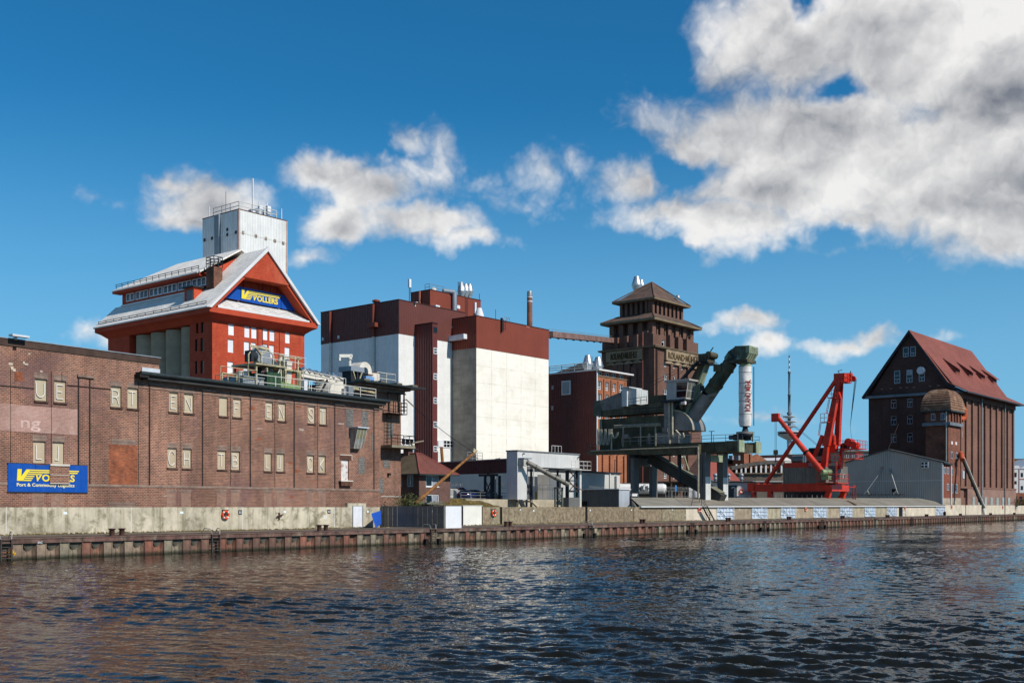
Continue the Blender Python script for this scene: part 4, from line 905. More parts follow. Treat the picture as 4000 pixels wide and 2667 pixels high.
p = sp(1460, 1500, 0.4); roof_solo('side_jib', MB().bar((0, 0, 0), (0, 0, 1.5), .2).bar((0, 0, 1.15), (5.2, -.1, .8), .16, .2).bar((0, 0, .3), (3.0, 0, 1.0), .1), m_ry, 'yellowish swivel jib with a brace at the roof edge', 'jib', at=(ax(1316, 2.4), 2.4, zr0 + .3))
# ================================================================== SMALL BRICK HOUSE, bush, leaning pole, conveyor house in the yard
K = Fr(37.2, 1637, 126, 2.0)
m_hb = M('house_brick', '#6f473f', .92, var=.15, vs=.5, brick=(.26, .10), b2='#523631', mortar='#8b776c')
m_wf = M('window_white', '#dfe1e2', .45, var=.03); gl_ = glass()
m_curt = M('net_curtain', '#8d929a', .8, var=.15, vs=3)
kx = lambda px, y=0.0: K.X(px, y); ky = lambda px, x=0.0: K.Y(px, x)
kw = kx(1759); kd = 10.0; kze = K.zx(1637, 1850, 0)
hs_ = thing('brick_house', 'small two storey brick house with a red hipped corrugated roof', 'house', K)
wins = [(kx(1664), kx(1714), K.zx(1690, 1900), K.zx(1690, 1856)), (kx(1664), kx(1714), K.zx(1690, 1977), K.zx(1690, 1931))]
lw = [(ky(1614), ky(1589), K.zy(1600, 1900), K.zy(1600, 1855)), (ky(1570), ky(1560), K.zy(1600, 1900), K.zy(1600, 1855))]
part('wall', hole_wall(0, kw, 0, kze, wins, 0, .14), m_hb, hs_)
part('wall', hole_wall(0, kd, 0, kze, [(a, b, c, d) for a, b, c, d in lw], 0, .14, ax='y'), m_hb, hs_)
part('wall', MB().box(kw - .01, kw, 0.002, kd, 0, kze), m_hb, hs_)
for a, b, c, d in wins:
    f = part('window', window_mesh(b - a, d - c, 2, 1, .09, .05), m_wf, hs_, loc=(a, .10, c)); part('pane', MB().box(.05, b - a - .05, .0, .02, .05, d - c - .05), gl_, f)
    part('curtain', MB().box((b - a) * .53, (b - a) * .93, -.006, -.002, .1, d - c - .1), m_curt, f)
for a, b, c, d in lw:
    w = MB(); w.box(0, .08, 0, b - a, 0, .08); w.box(0, .08, 0, b - a, d - c - .08, d - c); w.box(0, .08, 0, .08, .08, d - c - .08); w.box(0, .08, b - a - .08, b - a, .08, d - c - .08); w.box(0, .06, (b - a) / 2 - .04, (b - a) / 2 + .04, .08, d - c - .08)
    f = part('window', w, m_wf, hs_, loc=(.06, a, c)); part('pane', MB().box(.05, .06, .05, b - a - .05, .05, d - c - .05), gl_, f)
ov = .75
zt = K.zx(1645, 1771, 2.2)
tx0, tx1, ty0, ty1 = 2.0, 2.0 + (kw - 4.0) * .55, 2.2, kd - 2.2
m_rr = M('red_corrugated', '#7c463b', .7, var=.15, vs=.7, corr=.33, cdepth=.8, streak=.3, scol='#5b2f2b'); m_ro = M('olive_corrugated', '#6b5c46', .75, var=.2, vs=.7, corr=.33, cdepth=.8)
E = [(-ov, -ov, kze), (kw + ov, -ov, kze), (kw + ov, kd + ov, kze), (-ov, kd + ov, kze)]; T = [(tx0, ty0, zt), (tx1, ty0, zt), (tx1, ty1, zt), (tx0, ty1, zt)]
part('roof', MB().quad(E[0], E[1], T[1], T[0]), m_rr, hs_, 'red roof slope facing the water'); part('roof', MB().quad(E[3], E[0], T[0], T[3]), m_ro, hs_, 'olive weathered roof slope')
part('roof', MB().quad(E[1], E[2], T[2], T[1]).quad(E[2], E[3], T[3], T[2]).quad(*T), m_rr, hs_)
part('hip_tile', MB().tube(E[0], T[0], .09, n=6).tube(E[1], T[1], .09, n=6).tube(T[0], T[1], .09, n=6).tube(T[0], T[3], .09, n=6), M('hip_red', '#7d4038', .8, var=.2), hs_)
part('fascia', MB().box(-ov, kw + ov, -ov, -ov + .05, kze - .16, kze - .004).box(-ov, -ov + .05, -ov + .06, kd + ov, kze - .16, kze - .004), m_gut, hs_)
part('soffit', MB().box(-ov + .06, kw + ov, -ov + .06, kd + ov, kze - .06, kze - .01), M('soffit', '#3a322d', .9), hs_)
part('chimney', MB().box(tx0 - .3, tx0 + .5, ty0 + 1, ty0 + 1.8, zt - .4, zt + .5), m_hb, hs_); part('chimney_cap', MB().box(tx0 - .9, tx0 + .9, ty0 + .6, ty0 + 2.2, zt + .503, zt + .62), m_gut, hs_)
z = K.zx(1660, 1966, -1.6)
t = thing('lean_to', 'low corrugated lean-to roof under the lower window of the brick house', 'lean-to', K, at=(kx(1632, -1.6), -1.6, 0))
w = kx(1712, -1.6) - kx(1632, -1.6)
part('roof_sheet', MB().hexa([(0, -.7, z - .06), (w, -.7, z - .06), (w, 1.4, z + .12), (0, 1.4, z + .12)], [(0, -.7, z), (w, -.7, z), (w, 1.4, z + .18), (0, 1.4, z + .18)]), M('mossy_corrugated', '#7d8070', .8, var=.2, corr=.2), t)
for x in (.2, w * .62, w - .2): part('post', MB().box(x - .05, x + .05, -.5, -.4, 0, z - .07), m_dkm, t)
# bush between the warehouse and the house
bc = Q.at(1588, 1978, y=11.2)
t = thing('bush', 'scrubby half bare green bush between the warehouse and the small house', 'bush', Q, at=(bc.x, bc.y, 1.6))
rr = random.Random(5); tw = MB(); lf = MB()
for i in range(90):
    a = rr.uniform(0, 6.28); L = rr.uniform(1.2, 3.6); tilt = rr.uniform(0, 1.0) ** .8 * .9
    d = Vector((math.cos(a) * math.sin(tilt), math.sin(a) * math.sin(tilt), math.cos(tilt))); p = Vector((rr.uniform(-.7, .7), rr.uniform(-.5, .5), 0)); r = .022
    for k in range(4):
        q = p + d * (L / 4); tw.tube(p, q, r, r * .7, n=3, cap=False); d = (d + Vector((rr.uniform(-.35, .35), rr.uniform(-.35, .35), rr.uniform(-.2, .2)))).normalized(); p = q; r *= .7
        for _ in range(9 if k < 3 else 5):
            if p.z > 2.9 and rr.random() < .65: continue
            c = p + Vector((rr.uniform(-.3, .3), rr.uniform(-.3, .3), rr.uniform(-.3, .25))); u = Vector((rr.uniform(-1, 1), rr.uniform(-1, 1), rr.uniform(-1, 1))).normalized() * rr.uniform(.06, .13); w_ = u.orthogonal().normalized() * rr.uniform(.04, .08)
            lf.quad(c - u, c + w_, c + u, c - w_)
part('twigs', tw, M('twig_brown', '#4d4132', .9, var=.2), t, kind='stuff'); part('foliage', lf, M('bush_green', '#4a5128', .85, var=.45, vs=3), t, kind='stuff')
# leaning wooden pole, cable to the warehouse
p0 = Q.at(1622, 1966, y=11.5); p1 = Q.at(1853, 1767, y=14.0)
t = thing('leaning_pole', 'long brown wooden pole leaning across the small house, held by a cable', 'pole', Q, at=p0)
d = p1 - p0
part('pole', MB().tube((0, 0, 0), d, .2, .13, n=10), M('pole_wood', '#84592f', .8, var=.3, vs=3, streak=.0), t); part('insulator', MB().tube(d + Vector((-.35, -.05, .0)), d + Vector((.35, 0, .25)), .16, n=8).tube(d + Vector((0, -.1, -.2)), d + Vector((0, .1, .45)), .1, n=8), m_ry, t)
aw = A.world((bx1 + 1.4, YB - .6, A.zx(1600, 1590, YB))); ql = Vector((aw.x - Q.O[0], aw.y - Q.O[1], 0)); ae = Vector((ql.x * Q.u[0] + ql.y * Q.u[1], ql.x * Q.n[0] + ql.y * Q.n[1], aw.z)) - p0
pts = [ae.lerp(d, k / 12) + Vector((0, 0, -.25 * 4 * (k / 12) * (1 - k / 12))) for k in range(13)]
part('cable', MB().path(pts, .03, 4), m_wire, t)

# grass bank and retaining wall of the yard
gb = MB(); rr = random.Random(11)
x0, x1 = Q.X(1745, 16), Q.X(2018, 14.5)
NX, NY = 60, 14; V = []
for j in range(NY + 1):
    for i in range(NX + 1):
        k = j / NY; y = 14.3 + 11 * k; xx = x0 + (x1 - x0) * i / NX
        V.append((xx + k * (3.2 if i == NX else 0), y, 2.6 + 1.45 * min(1, k * 1.3) + rr.uniform(-.10, .12) * (1 - k * .6)))
gb.add(V, [(j * (NX + 1) + i, j * (NX + 1) + i + 1, (j + 1) * (NX + 1) + i + 1, (j + 1) * (NX + 1) + i) for j in range(NY) for i in range(NX)])
bank = structure('grass_bank', gb, M('bank_grass', '#5a4a2c', .95, var=.5, vs=1.2, patch='#6e6233', pk=.7, ps=.8, bump=.05, bscale=10), Q)
tf = MB()
for i in range(5200):
    k = rr.random(); y = 14.3 + 10.5 * k; xx = rr.uniform(x0, x1); z = 2.58 + 1.45 * min(1, k * 1.3); h = rr.uniform(.08, .28); a = rr.uniform(-.15, .15)
    tf.quad((xx, y, z), (xx + .07, y, z), (xx + a, y - .04, z + h))
structure('bank_tufts', tf, M('tuft_grass', '#7a6a3c', .95, var=.5, vs=1.5), Q, 'stuff')
# sloping concrete edge and steel under the conveyor column
rw0, rw1 = Q.X(2084, 22), Q.X(2222, 22)
t = thing('retaining_wall', 'low beige board marked concrete wall behind the flood wall', 'retaining wall', Q, at=(rw0, 22, .9))
part('wall_face', MB().box(-14, rw1 - rw0 + 6, 0, .4, 0, Q.zx(2150, 1951, 22) - .9), M('board_concrete', '#b0a48d', .9, var=.15, vs=.6, horiz=.25), t)
part('stair_string', MB().bar((-3.8, -2.5, 3.0), (-.5, -2.5, 1.2), .3, .3), M('board_concrete', ''), t)

# ---- conveyor house: white column with a long box head
CV = Fr(39.0, 2021, 141, 1.5)
cx_ = lambda px, y=0.0: CV.X(px, y)
m_wc = M('white_corrugated', '#d5d4d0', .55, var=.06, vs=.4, corr=.25, cdepth=.7, streak=.18, scol='#9c978c'); m_gc = M('grey_cladding', '#86827c', .55, .1, var=.1, vs=.4, corr=.3, cdepth=.7)
ztop = (CV.zx(2021, 1761) + CV.zx(2260, 1777)) / 2; zbb = (CV.zx(2060, 1823) + CV.zx(2253, 1830)) / 2; zcb = CV.zx(2040, 1950)
cw = cx_(2058); cd = CV.Y(1979); ce = cx_(2262)
cv = thing('conveyor_house', 'white corrugated conveyor house on a column with a long overhanging head', 'conveyor house', CV)
part('column', MB().box(0, cw, 0, cd, zcb, ztop), m_wc, cv)
part('head', MB().box(cw + .003, ce, 0, cd, zbb, ztop - .002), m_wc, cv)
part('roof_edge', MB().box(-.08, ce + .12, -.1, cd + .1, ztop + .003, ztop + .16), M('grey_edge', '#77797a', .5, .2), cv)
part('underside', MB().box(cw + .01, ce, .02, cd - .02, zbb - .1, zbb - .004), m_dkm, cv)
part('inlet_box', MB().box(cx_(2041, -.7), cx_(2058, -.7), -.9, -.002, CV.zx(2050, 1820, -.5), CV.zx(2050, 1792, -.5)), M('grey_tin_box', '#b0aea4', .6, var=.15, corr=.2), cv); part('inlet_box', MB().box(cx_(2040, -.7), cx_(2071, -.7), -1.0, -.002, CV.zx(2050, 1792, -.5) + .003, CV.zx(2050, 1788, -.5)), m_gr, cv)
zr_ = CV.zx(2245, 1826, -1)
part('end_platform', MB().box(cx_(2226, -.8), ce + 1.3, -1.1, 1.0, zbb - .18, zbb - .104), m_rw, cv); part('end_rail', railing([(cx_(2226, -.8), -1.1, zbb - .1), (ce + 1.25, -1.1, zbb - .1), (ce + 1.25, 1, zbb - .1)], 1.1, .9, .03, (.5, 1.0)), m_rw, cv)
part('roof_rail', railing([(cx_(2155, .5), .5, ztop + .16), (cx_(2193, .5), .5, ztop + .16)], .9, .8, .035, (1.0,)), m_rw, cv)
for xa, ya in ((cx_(2222, 0), 0), (cx_(2256, 0), 0), (cx_(2222, 0), cd), (cx_(2256, 0), cd)): part('tower_post', MB().box(xa - .1, xa + .1, ya - .1 + .12, ya + .1 + .12, 0, zbb - .19), m_dkm, cv)
xa, xb = cx_(2222), cx_(2256)
z0, z1, z2 = CV.zx(2240, 1918), CV.zx(2240, 1877), zbb - .2
part('tower_brace', MB().bar((xa, 0, z0), (xb, 0, z1), .09).bar((xb, 0, z0), (xa, 0, z1), .09).bar((xa, 0, z1), (xb, 0, z2), .09).bar((xb, 0, z1), (xa, 0, z2), .09).bar((xa, 0, z1), (xb, 0, z1), .14).bar((xa - .4, 0, z0), (xb + .6, 0, z0), .3, .25), m_dkm, cv)
part('white_pipe', MB().tube((cx_(2258), -.3, 0), (cx_(2258), -.3, zbb), .13, n=8).tube((cx_(2262), -.3, 0), (cx_(2262), -.3, zbb), .09, n=8), m_rw, cv)
part('column_frame', MB().box(cw + .1, cw + .3, .1, .3, 0, zbb - .2).box(cx_(2078), cx_(2078) + .22, .1, .32, 0, zbb - .2).bar((cw + .2, .2, zcb + .2), (cx_(2078), .2, zcb + 2.4), .08).bar((cx_(2078), .2, zcb + .2), (cw + .2, .2, zcb + 2.4), .08).box(0, cx_(2079), .0, .2, zcb - .35, zcb - .15).bar((.6, .2, zcb - .3), (2.6, .2, 0), .15), m_dkm, cv)
part('tall_pipe', MB().tube((cx_(2080), -.2, CV.zx(2080, 1915)), (cx_(2080), -.2, zbb), .07, n=6), m_rw, cv)
part('floodlight', MB().box(cx_(2040), cx_(2043), -.3, -.1, CV.zx(2040, 1774), CV.zx(2040, 1769)).box(cx_(2255), cx_(2258), -.3, -.1, CV.zx(2255, 1788), CV.zx(2255, 1783)), m_dkm, cv)
# chute tube on its own trestle
a = CV.at(2056, 1803, y=-.8); b = CV.at(2222, 1893, y=-4.2)
t = thing('grain_chute', 'grey round chute sloping down from the conveyor house to a trestle', 'chute', CV, at=(0, 0, 0))
d = (b - a).normalized()
part('tube', MB().tube(a, b, .30, n=16, cap=False).tube(b - d * .02, b - d * .01, .29, n=16), M('grey_pipe', '#77746b', .6, .2, var=.2, vs=1), t)
for k in (.02, .22, .45, .68, .9): c = a.lerp(b, k); part('pipe_band', MB().tube(c - d * .05, c + d * .05, .335, n=16), M('pipe_band', '#4b453e', .6, .3), t)
c = a.lerp(b, .76); ww = .75
part('trestle_head', MB().box(c.x - .2, c.x + .2, c.y - .2, c.y + .2, c.z - 1.0, c.z - .3).box(c.x - ww, c.x + ww, c.y - .2, c.y + .2, c.z - 1.15, c.z - 1.003), m_dkm, t)
m_tg = M('trestle_green', '#6f7567', .6, .2, var=.2)
for sx in (-ww, ww): part('trestle_post', MB().box(c.x + sx - .09, c.x + sx + .09, c.y - .1, c.y + .1, 0, c.z - 1.153), m_tg, t)
zz = [0.2, 1.5, 2.9, c.z - 1.2]
for q, r_ in zip(zz[:-1], zz[1:]): part('trestle_brace', MB().bar((c.x - ww, c.y, q), (c.x + ww, c.y, r_), .06).bar((c.x + ww, c.y, q), (c.x - ww, c.y, r_), .06).bar((c.x - ww, c.y, q), (c.x + ww, c.y, q), .08), m_dkm, t)
part('guide_cable', MB().path([b + Vector((-.3, .2, .4)), CV.at(2278, 1916, y=-4.2)], .06, 5), m_rustp, t)
a = CV.at(2222, 1942, y=-1.5); b = CV.at(2264, 1942, y=-1.5)
solo('control_cabinet', MB().box(a.x, b.x, -1.5, -.3, 0, a.z).box(a.x + (b.x - a.x) * .48, a.x + (b.x - a.x) * .5, -1.52, -1.5, 0, a.z), M('cabinet_grey', '#6a6a68', .6, var=.1), CV, 'grey double door control cabinet below the conveyor house platform', 'cabinet')
# brown enclosed gallery from the column back to the silo
ga = thing('conveyor_gallery', 'dark brown enclosed conveyor gallery joining the white column to the silo', 'conveyor gallery', CV)
yA = cd; yB_ = CV.Y(1700, 0.0)
g0, g1 = CV.zy(1979, 1845, 0), CV.zy(1979, 1794, 0); h0, h1 = CV.zy(1775, 1851, 0), CV.zy(1724, 1808, 0)
part('cladding', MB().hexa([(.05, yA + .003, g0), (cw - .05, yA + .003, g0), (cw - .05, yB_, h0), (.05, yB_, h0)], [(.05, yA + .003, g1), (cw - .05, yA + .003, g1), (cw - .05, yB_, h1), (.05, yB_, h1)]), M('gallery_brown', '#4a2b28', .7, var=.1, vs=.5, corr=.3), ga)
part('roof_cap', MB().hexa([(-.05, yA + .003, g1 + .003), (cw + .05, yA + .003, g1 + .003), (cw + .05, yB_, h1 + .003), (-.05, yB_, h1 + .003)], [(-.05, yA + .003, g1 + .14), (cw + .05, yA + .003, g1 + .14), (cw + .05, yB_, h1 + .14), (-.05, yB_, h1 + .14)]), M('grey_edge', ''), ga)
yp = CV.Y(1905, 0)
for y in (CV.Y(1917, 0), CV.Y(1892, 0)):
    for x in (.15, cw - .15): part('trestle_post', MB().box(x - .13, x + .13, y - .13, y + .13, 0, (g0 + h0) / 2 - .3), m_dkm, ga)
ya_, yb_ = CV.Y(1917, 0), CV.Y(1892, 0)
part('trestle_brace', MB().bar((.15, ya_, 5.2), (.15, yb_, 7.2), .1).bar((.15, yb_, 5.2), (.15, ya_, 7.2), .1).bar((.15, ya_, 3.2), (.15, yb_, 5.2), .1).bar((.15, yb_, 3.2), (.15, ya_, 5.2), .1).bar((.15, ya_ - 1, (g0 + h0) / 2 - .25), (.15, yb_ + 1, (g0 + h0) / 2 - .25), .3, .3), m_dkm, ga)
# yard lamp, cars, rail, razor wire fence
def lamp(px, y, pyt, label, arm=.9, col=None):
    p = Q.at(px, pyt, y=y); t = thing('street_lamp', label, 'street lamp', Q, 'yard lamps', at=(p.x, y, YARD))
    part('pole', MB().tube((0, 0, 0), (0, 0, p.z - YARD), .09, .06, n=8), col or m_rustp, t); part('lamp_head', MB().bar((0, 0, p.z - YARD), (arm, 0, p.z - YARD + .12), .12, .08), m_dkm, t)
lamp(1935, 26.5, 1792, 'grey yard lamp rising in front of the brown conveyor gallery', 1.0, M('lamp_grey', '#8d8b80', .5, .2, patch='#7a4a33', pk=.6))
lamp(2401, 40, 1796, 'dark yard lamp before the orange brick wall with flat piers', .9, m_dkm)
YC = 27.0
solo('yard_railing', railing([(Q.X(1800, YC - 1.5), YC - 1.5, YARD - .05), (Q.X(1985, YC - 1.5), YC - 1.5, YARD - .05)], 1.1, 2.0, .04, (.33, .66, 1.0)), m_galv, Q, 'grey tube railing in front of the two parked cars', 'railing')
def car(name, label, x, y, paint, rot=0, L=4.5, group='cars parked in the yard'):
    fr = Q.sub(x, y, YARD, Q.adeg - rot)
    t = thing(name, label, 'car', fr, group)
    w = 1.78; b = MB()
    lower = [(-L / 2, .35), (-L / 2 + .05, .82), (-L / 2 + .12, .98), (-L * .18, 1.0), (L * .17, .95), (L * .42, .82), (L / 2 - .03, .68), (L / 2, .40), (L / 2 - .1, .25), (-L / 2 + .1, .25)]
    n = len(lower)
    ins = lambda p, k: (p[0] * (1 - .02 * k), p[1])
    vs = []
    for yy, k in ((-w / 2, 1), (-w / 2 + .10, 0), (w / 2 - .10, 0), (w / 2, 1)): vs += [(ins(p, k)[0], yy if k == 0 else yy, p[1] if k == 0 else p[1] * .96 + .02) for p in lower]
    b.add(vs, [(q * n + i, q * n + (i + 1) % n, (q + 1) * n + (i + 1) % n, (q + 1) * n + i) for q in range(3) for i in range(n)] + [tuple(range(n)), tuple(range(3 * n, 4 * n))], True)
    part('body', b, paint, t)
    roof = [(-L * .36, 1.36), (-L * .10, 1.46), (L * .08, 1.40)]; base = [(-L / 2 + .14, .97), (L * .24, .93)]
    prof = [base[0], *roof, base[1]]; c = MB(); m = len(prof)
    c.add([(p[0], -(w / 2 - .06 - (.16 if 0 < i < m - 1 else 0)), p[1]) for i, p in enumerate(prof)] + [(p[0], (w / 2 - .06 - (.16 if 0 < i < m - 1 else 0)), p[1]) for i, p in enumerate(prof)], [(i, i + 1, m + i + 1, m + i) for i in range(m - 1)] + [tuple(range(m)), tuple(range(m, 2 * m))])
    part('cabin_glass', c, gl_, t)
    rf = MB(); rf.add([(p[0], s * (w / 2 - .21), p[1] + .012) for s in (-1, 1) for p in roof], [(0, 1, 4, 3), (1, 2, 5, 4)])
    for q in ((roof[0], base[0]), (roof[1], (-L * .10, .96)), (roof[2], base[1])):
        for s in (-1, 1): rf.bar((q[0][0], s * (w / 2 - .21), q[0][1]), (q[1][0], s * (w / 2 - .05), q[1][1]), .07, .05)
    part('roof', rf, paint, t)
    for xw in (-L * .31, L * .31):
        for s in (-1, 1):
            wl = part('wheel', MB().tube((xw, s * (w / 2 - .18), .31), (xw, s * (w / 2 + .01), .31), .31, n=16), M('tyre', '#141414', .8), t)
            part('rim', MB().tube((xw, s * (w / 2 + .011), .31), (xw, s * (w / 2 + .03), .31), .19, n=12), m_galv, wl)
    for s in (-1, 1):
        part('headlight', MB().box(L / 2 - .12, L / 2 - .01, s * .62 - .16, s * .62 + .16, .58, .70), M('headlight', '#e8ecef', .1, var=0), t); part('tail_light', MB().box(-L / 2 - .01, -L / 2 + .08, s * .68 - .12, s * .68 + .12, .72, .92), M('tail_red', '#7d1015', .3, var=0), t)
    part('number_plate', MB().box(L / 2 - .02, L / 2 + .015, -.26, .26, .38, .49), m_plate, t)
    return t
cb = (Q.X(1802, YC + 1) + Q.X(1890, YC + 1)) / 2
c1 = car('parked_car', 'blue hatchback parked in the yard with its tailgate open', cb, YC + 1.0, M('car_blue', '#12285f', .25, .3, var=.02, coat=.6), 0)
part('tailgate', MB().bar((-2.1, 0, 1.4), (-2.75, 0, 1.72), 1.3, .06), MATS['car_blue'], c1)
car('parked_car', 'black car parked behind the blue hatchback in the yard', Q.X(1905, YC + 3.6), YC + 3.6, M('car_black', '#15171b', .25, .3, var=.02, coat=.6), 0)
for i, (a, b, y, l) in enumerate(((1756, 1800, 27, 'coil of razor wire over the white fence beside the house'), (1945, 1985, 27.5, 'coil of razor wire left of the white conveyor column'), (2060, 2172, 27, 'long coil of razor wire under the conveyor house head'), (2295, 2360, 21, 'coil of razor wire above the dark corrugated box'))):
    z = Q.zx((a + b) / 2, 1897 if i < 2 else (1903 if i == 2 else 1906), y)
    solo('razor_wire', coil((Q.X(a, y), y, z), (Q.X(b, y), y, z), .38, .34, .016), m_galv, Q, l, 'razor wire', 'razor wire coils in the yard')
fb = MB(); a, b = Q.X(2060, 27), Q.X(2180, 27)
for k in range(7): fb.tube((a + (b - a) * k / 6, 27, YARD), (a + (b - a) * k / 6, 27, Q.zx(2100, 1898, 27)), .05, n=5)
for q in (.5, 1.4, 2.2): fb.tube((a, 27, YARD + q), (b, 27, YARD + q), .03, n=4)
solo('wire_fence', fb, m_galv, Q, 'grey wire fence posts below the conveyor house head', 'fence')
fb = MB(); a, b = Q.X(1757, 29), Q.X(1822, 29)
for k in range(22): fb.box(a + (b - a) * k / 22, a + (b - a) * k / 22 + .07, 28.96, 29.0, YARD, Q.zx(1780, 1912, 29))
fb.box(a, b, 28.95, 29.02, Q.zx(1780, 1912, 29), Q.zx(1780, 1912, 29) + .08).box(a, b, 28.95, 29.02, YARD + .5, YARD + .6)
solo('bar_fence', fb, m_rw, Q, 'white bar fence between the small house and the blue car', 'fence')
a, b = Q.X(2094, 26), Q.X(2097, 26); solo('yellow_post', MB().tube((a, 26, YARD), (a, 26, YARD + 1.3), .14, n=10), M('safety_yellow', '#d79a1c', .5), Q, 'yellow guard post below the conveyor house', 'bollard')
# ================================================================== RED MILL with white tower
ML = Fr(39.6, 829, 137, 2.0)
mx = lambda px, y=0.0: ML.X(px, y); my = lambda px, x=0.0: ML.Y(px, x)
m_red = M('mill_red', '#c05031', .85, var=.08, vs=.35, brick=(.4, .14), b2='#ad432b', mortar='#a8442d', streak=.35, scol='#9a3d2b', patch='#c56a4c', pk=.45, ps=.22, bump=.02)
m_redp = M('mill_red_plain', '#b5482d', .85, var=.1, vs=.5); m_slate = M('pale_slate', '#f2eee6', .8, var=.08, vs=.5, brick=(.5, .3), b2='#e9e5dc', mortar='#cfcac0', streak=.25, scol='#a79d8a'); m_whv = M('verge_white', '#d4d2d0', .6, var=.05)
m_cell = M('silo_concrete', '#a3937b', .9, var=.12, vs=.3, horiz=.35)
mw = mx(1189); md = my(422); zev = (ML.zx(829, 1229) + ML.zx(1189, 1299)) / 2
ml = thing('red_mill', 'tall red grain mill with a pale slate roof and sign in its gable', 'mill', ML)
yc1 = my(742)                                          # front brick pier runs from the corner to here on the shaded side
blk = [(1109 * 0 + a, b, c, d) for a, b, c, d in []]
bw = [(892, 915, 1258, 1309), (955, 976, 1271, 1321), (982, 1003, 1275, 1328), (1027, 1046, 1284, 1334), (1053, 1073, 1289, 1339), (1114, 1133, 1295, 1345),
      (890, 913, 1326, 1377), (953, 974, 1337, 1386), (980, 1000, 1341, 1391), (1025, 1045, 1347, 1396), (1051, 1071, 1352, 1400), (1112, 1132, 1360, 1409), (888, 911, 1413, 1462), (951, 972, 1421, 1470), (1010, 1030, 1430, 1478), (1050, 1070, 1436, 1484), (1110, 1130, 1441, 1490)]
rows = [(1258, 1309), (1326, 1377), (1413, 1462)]
zrw = [(ML.zx(903, b), ML.zx(903, a)) for a, b in rows]
H_ = []
for i, w in enumerate(bw):
    r = 0 if i < 6 else 1 if i < 12 else 2; z0, z1 = zrw[r]; H_.append((mx(w[0]), mx(w[1]), z0, z1))
part('wall', hole_wall(0, mw, 0, zev, H_, 0, .16), m_red, ml)
for h in H_: part('shutter', MB().box(h[0], h[1], .10, .158, h[2], h[3]), M('blind_white', '#dfe0e4', .6, var=.05, vs=.8, orand=.05), ml)
for px in (1007, 1025, 1091): part('pilaster_joint', MB().box(mx(px) - .05, mx(px) + .05, -.05, -.001, 0, zrw[0][1] + .3), M('joint_red', '#6d2a20', .9), ml)
part('string_course', MB().box(-.06, mw + .06, -.10, -.001, zev - .56, zev - .42), m_redp, ml); part('string_course', MB().box(mx(942), mx(1098), -.14, -.002, zrw[0][1] + .28, zrw[0][1] + .42), m_redp, ml)
zh0, zh1 = ML.zx(943, 1260), ML.zx(943, 1239)
text('lettering', 'HANSA-MÜHLE', (zh1 - zh0) * .8, m_redp, ml, (mx(943), -.14, zh0 + .05), extrude=.14, width=mx(1094) - mx(943), bold=.015)
part('ceiling', MB().box(.3, mw - .3, yc1, md - .3, zev - .5, zev - .1), m_redp, ml)
lwin = []
for a, b, rws in ((768, 775, ((1256, 1302),)), (787, 797, ((1253, 1300),)), (764, 773, ((1324, 1371), (1410, 1460))), (785, 797, ((1320, 1371), (1407, 1458)))):
    for c, d in rws: lwin.append((my(b), my(a) + .15, ML.zy((a + b) / 2, d), ML.zy((a + b) / 2, c)))
part('wall', hole_wall(0, yc1, 0, zev, lwin, 0, .3, ax='y'), m_red, ml)
for a, b, c, d in lwin:
    f = part('window', MB().box(.18, .24, a, b, c, d), glass('dark_pane', '#0a0c10'), ml)
    g = MB(); n = 5
    for k in range(1, n): g.box(.15, .179, a, b, c + (d - c) * k / n - .03, c + (d - c) * k / n + .03)
    part('glazing_bars', g, m_dkm, f)
part('pier_side', MB().box(.0, 1.4, yc1, yc1 + .02, 0, zev), m_red, ml)
# concrete silo cells along the side
cells = [(742, 661), (661, 605), (605, 549), (549, 505)]
ca = my(742); cb_ = my(505); n = 4; step = (cb_ - ca) / n; r = step * .49
for k in range(n): part('silo_cell', MB().lathe([(r, 0), (r, zev - .6)], (.25 + r, ca + step * (k + .5), 0), 28), m_cell, ml)
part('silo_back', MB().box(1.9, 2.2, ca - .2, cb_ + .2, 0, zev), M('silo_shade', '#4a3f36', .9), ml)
part('end_pier', MB().box(0, 2.0, cb_, md, 0, zev), m_redp, ml); part('rear_wall', MB().box(2.3, mw, md - .3, md, 0, zev).box(mw - .3, mw, .2, md - .31, 0, zev), m_redp, ml)
# flared eaves
ov = 1.25; zE = zev + .98; zE0 = zev + .02
LO, UP = [(-ov, -ov), (mw + ov, -ov), (mw + ov, md + ov), (-ov, md + ov)], [(-.02, -.02), (mw + .02, -.02), (mw + .02, md + .02), (-.02, md + .02)]
e = MB()
for i in range(4):
    j = (i + 1) % 4; a, b, c, d = UP[i], UP[j], LO[j], LO[i]
    ma, mb_ = [(p[0] * .45 + q[0] * .55, p[1] * .45 + q[1] * .55) for p, q in ((UP[i], LO[i]), (UP[j], LO[j]))]
    e.quad((*a, zev - .5), (*b, zev - .5), (*mb_, zE0 + .02), (*ma, zE0 + .02)); e.quad((*ma, zE0 + .02), (*mb_, zE0 + .02), (*c, zE0 + .3), (*d, zE0 + .3)); e.quad((*d, zE0 + .3), (*c, zE0 + .3), (*c, zE), (*d, zE))
part('eaves', e, m_redp, ml)
# roof: the ridge runs inland; main slopes, raised clerestory with its own upper roof
yf = -ov + .1                                          # the gable stands just behind the front verge
xm = mw / 2
zap = ML.at(1042, 975, y=yf).z; xap = ML.at(1042, 975, y=yf).x
x_l, x_r = -ov, mw + ov
kl = (zap - zE) / (xap - x_l); kr = (zap - zE) / (x_r - xap)
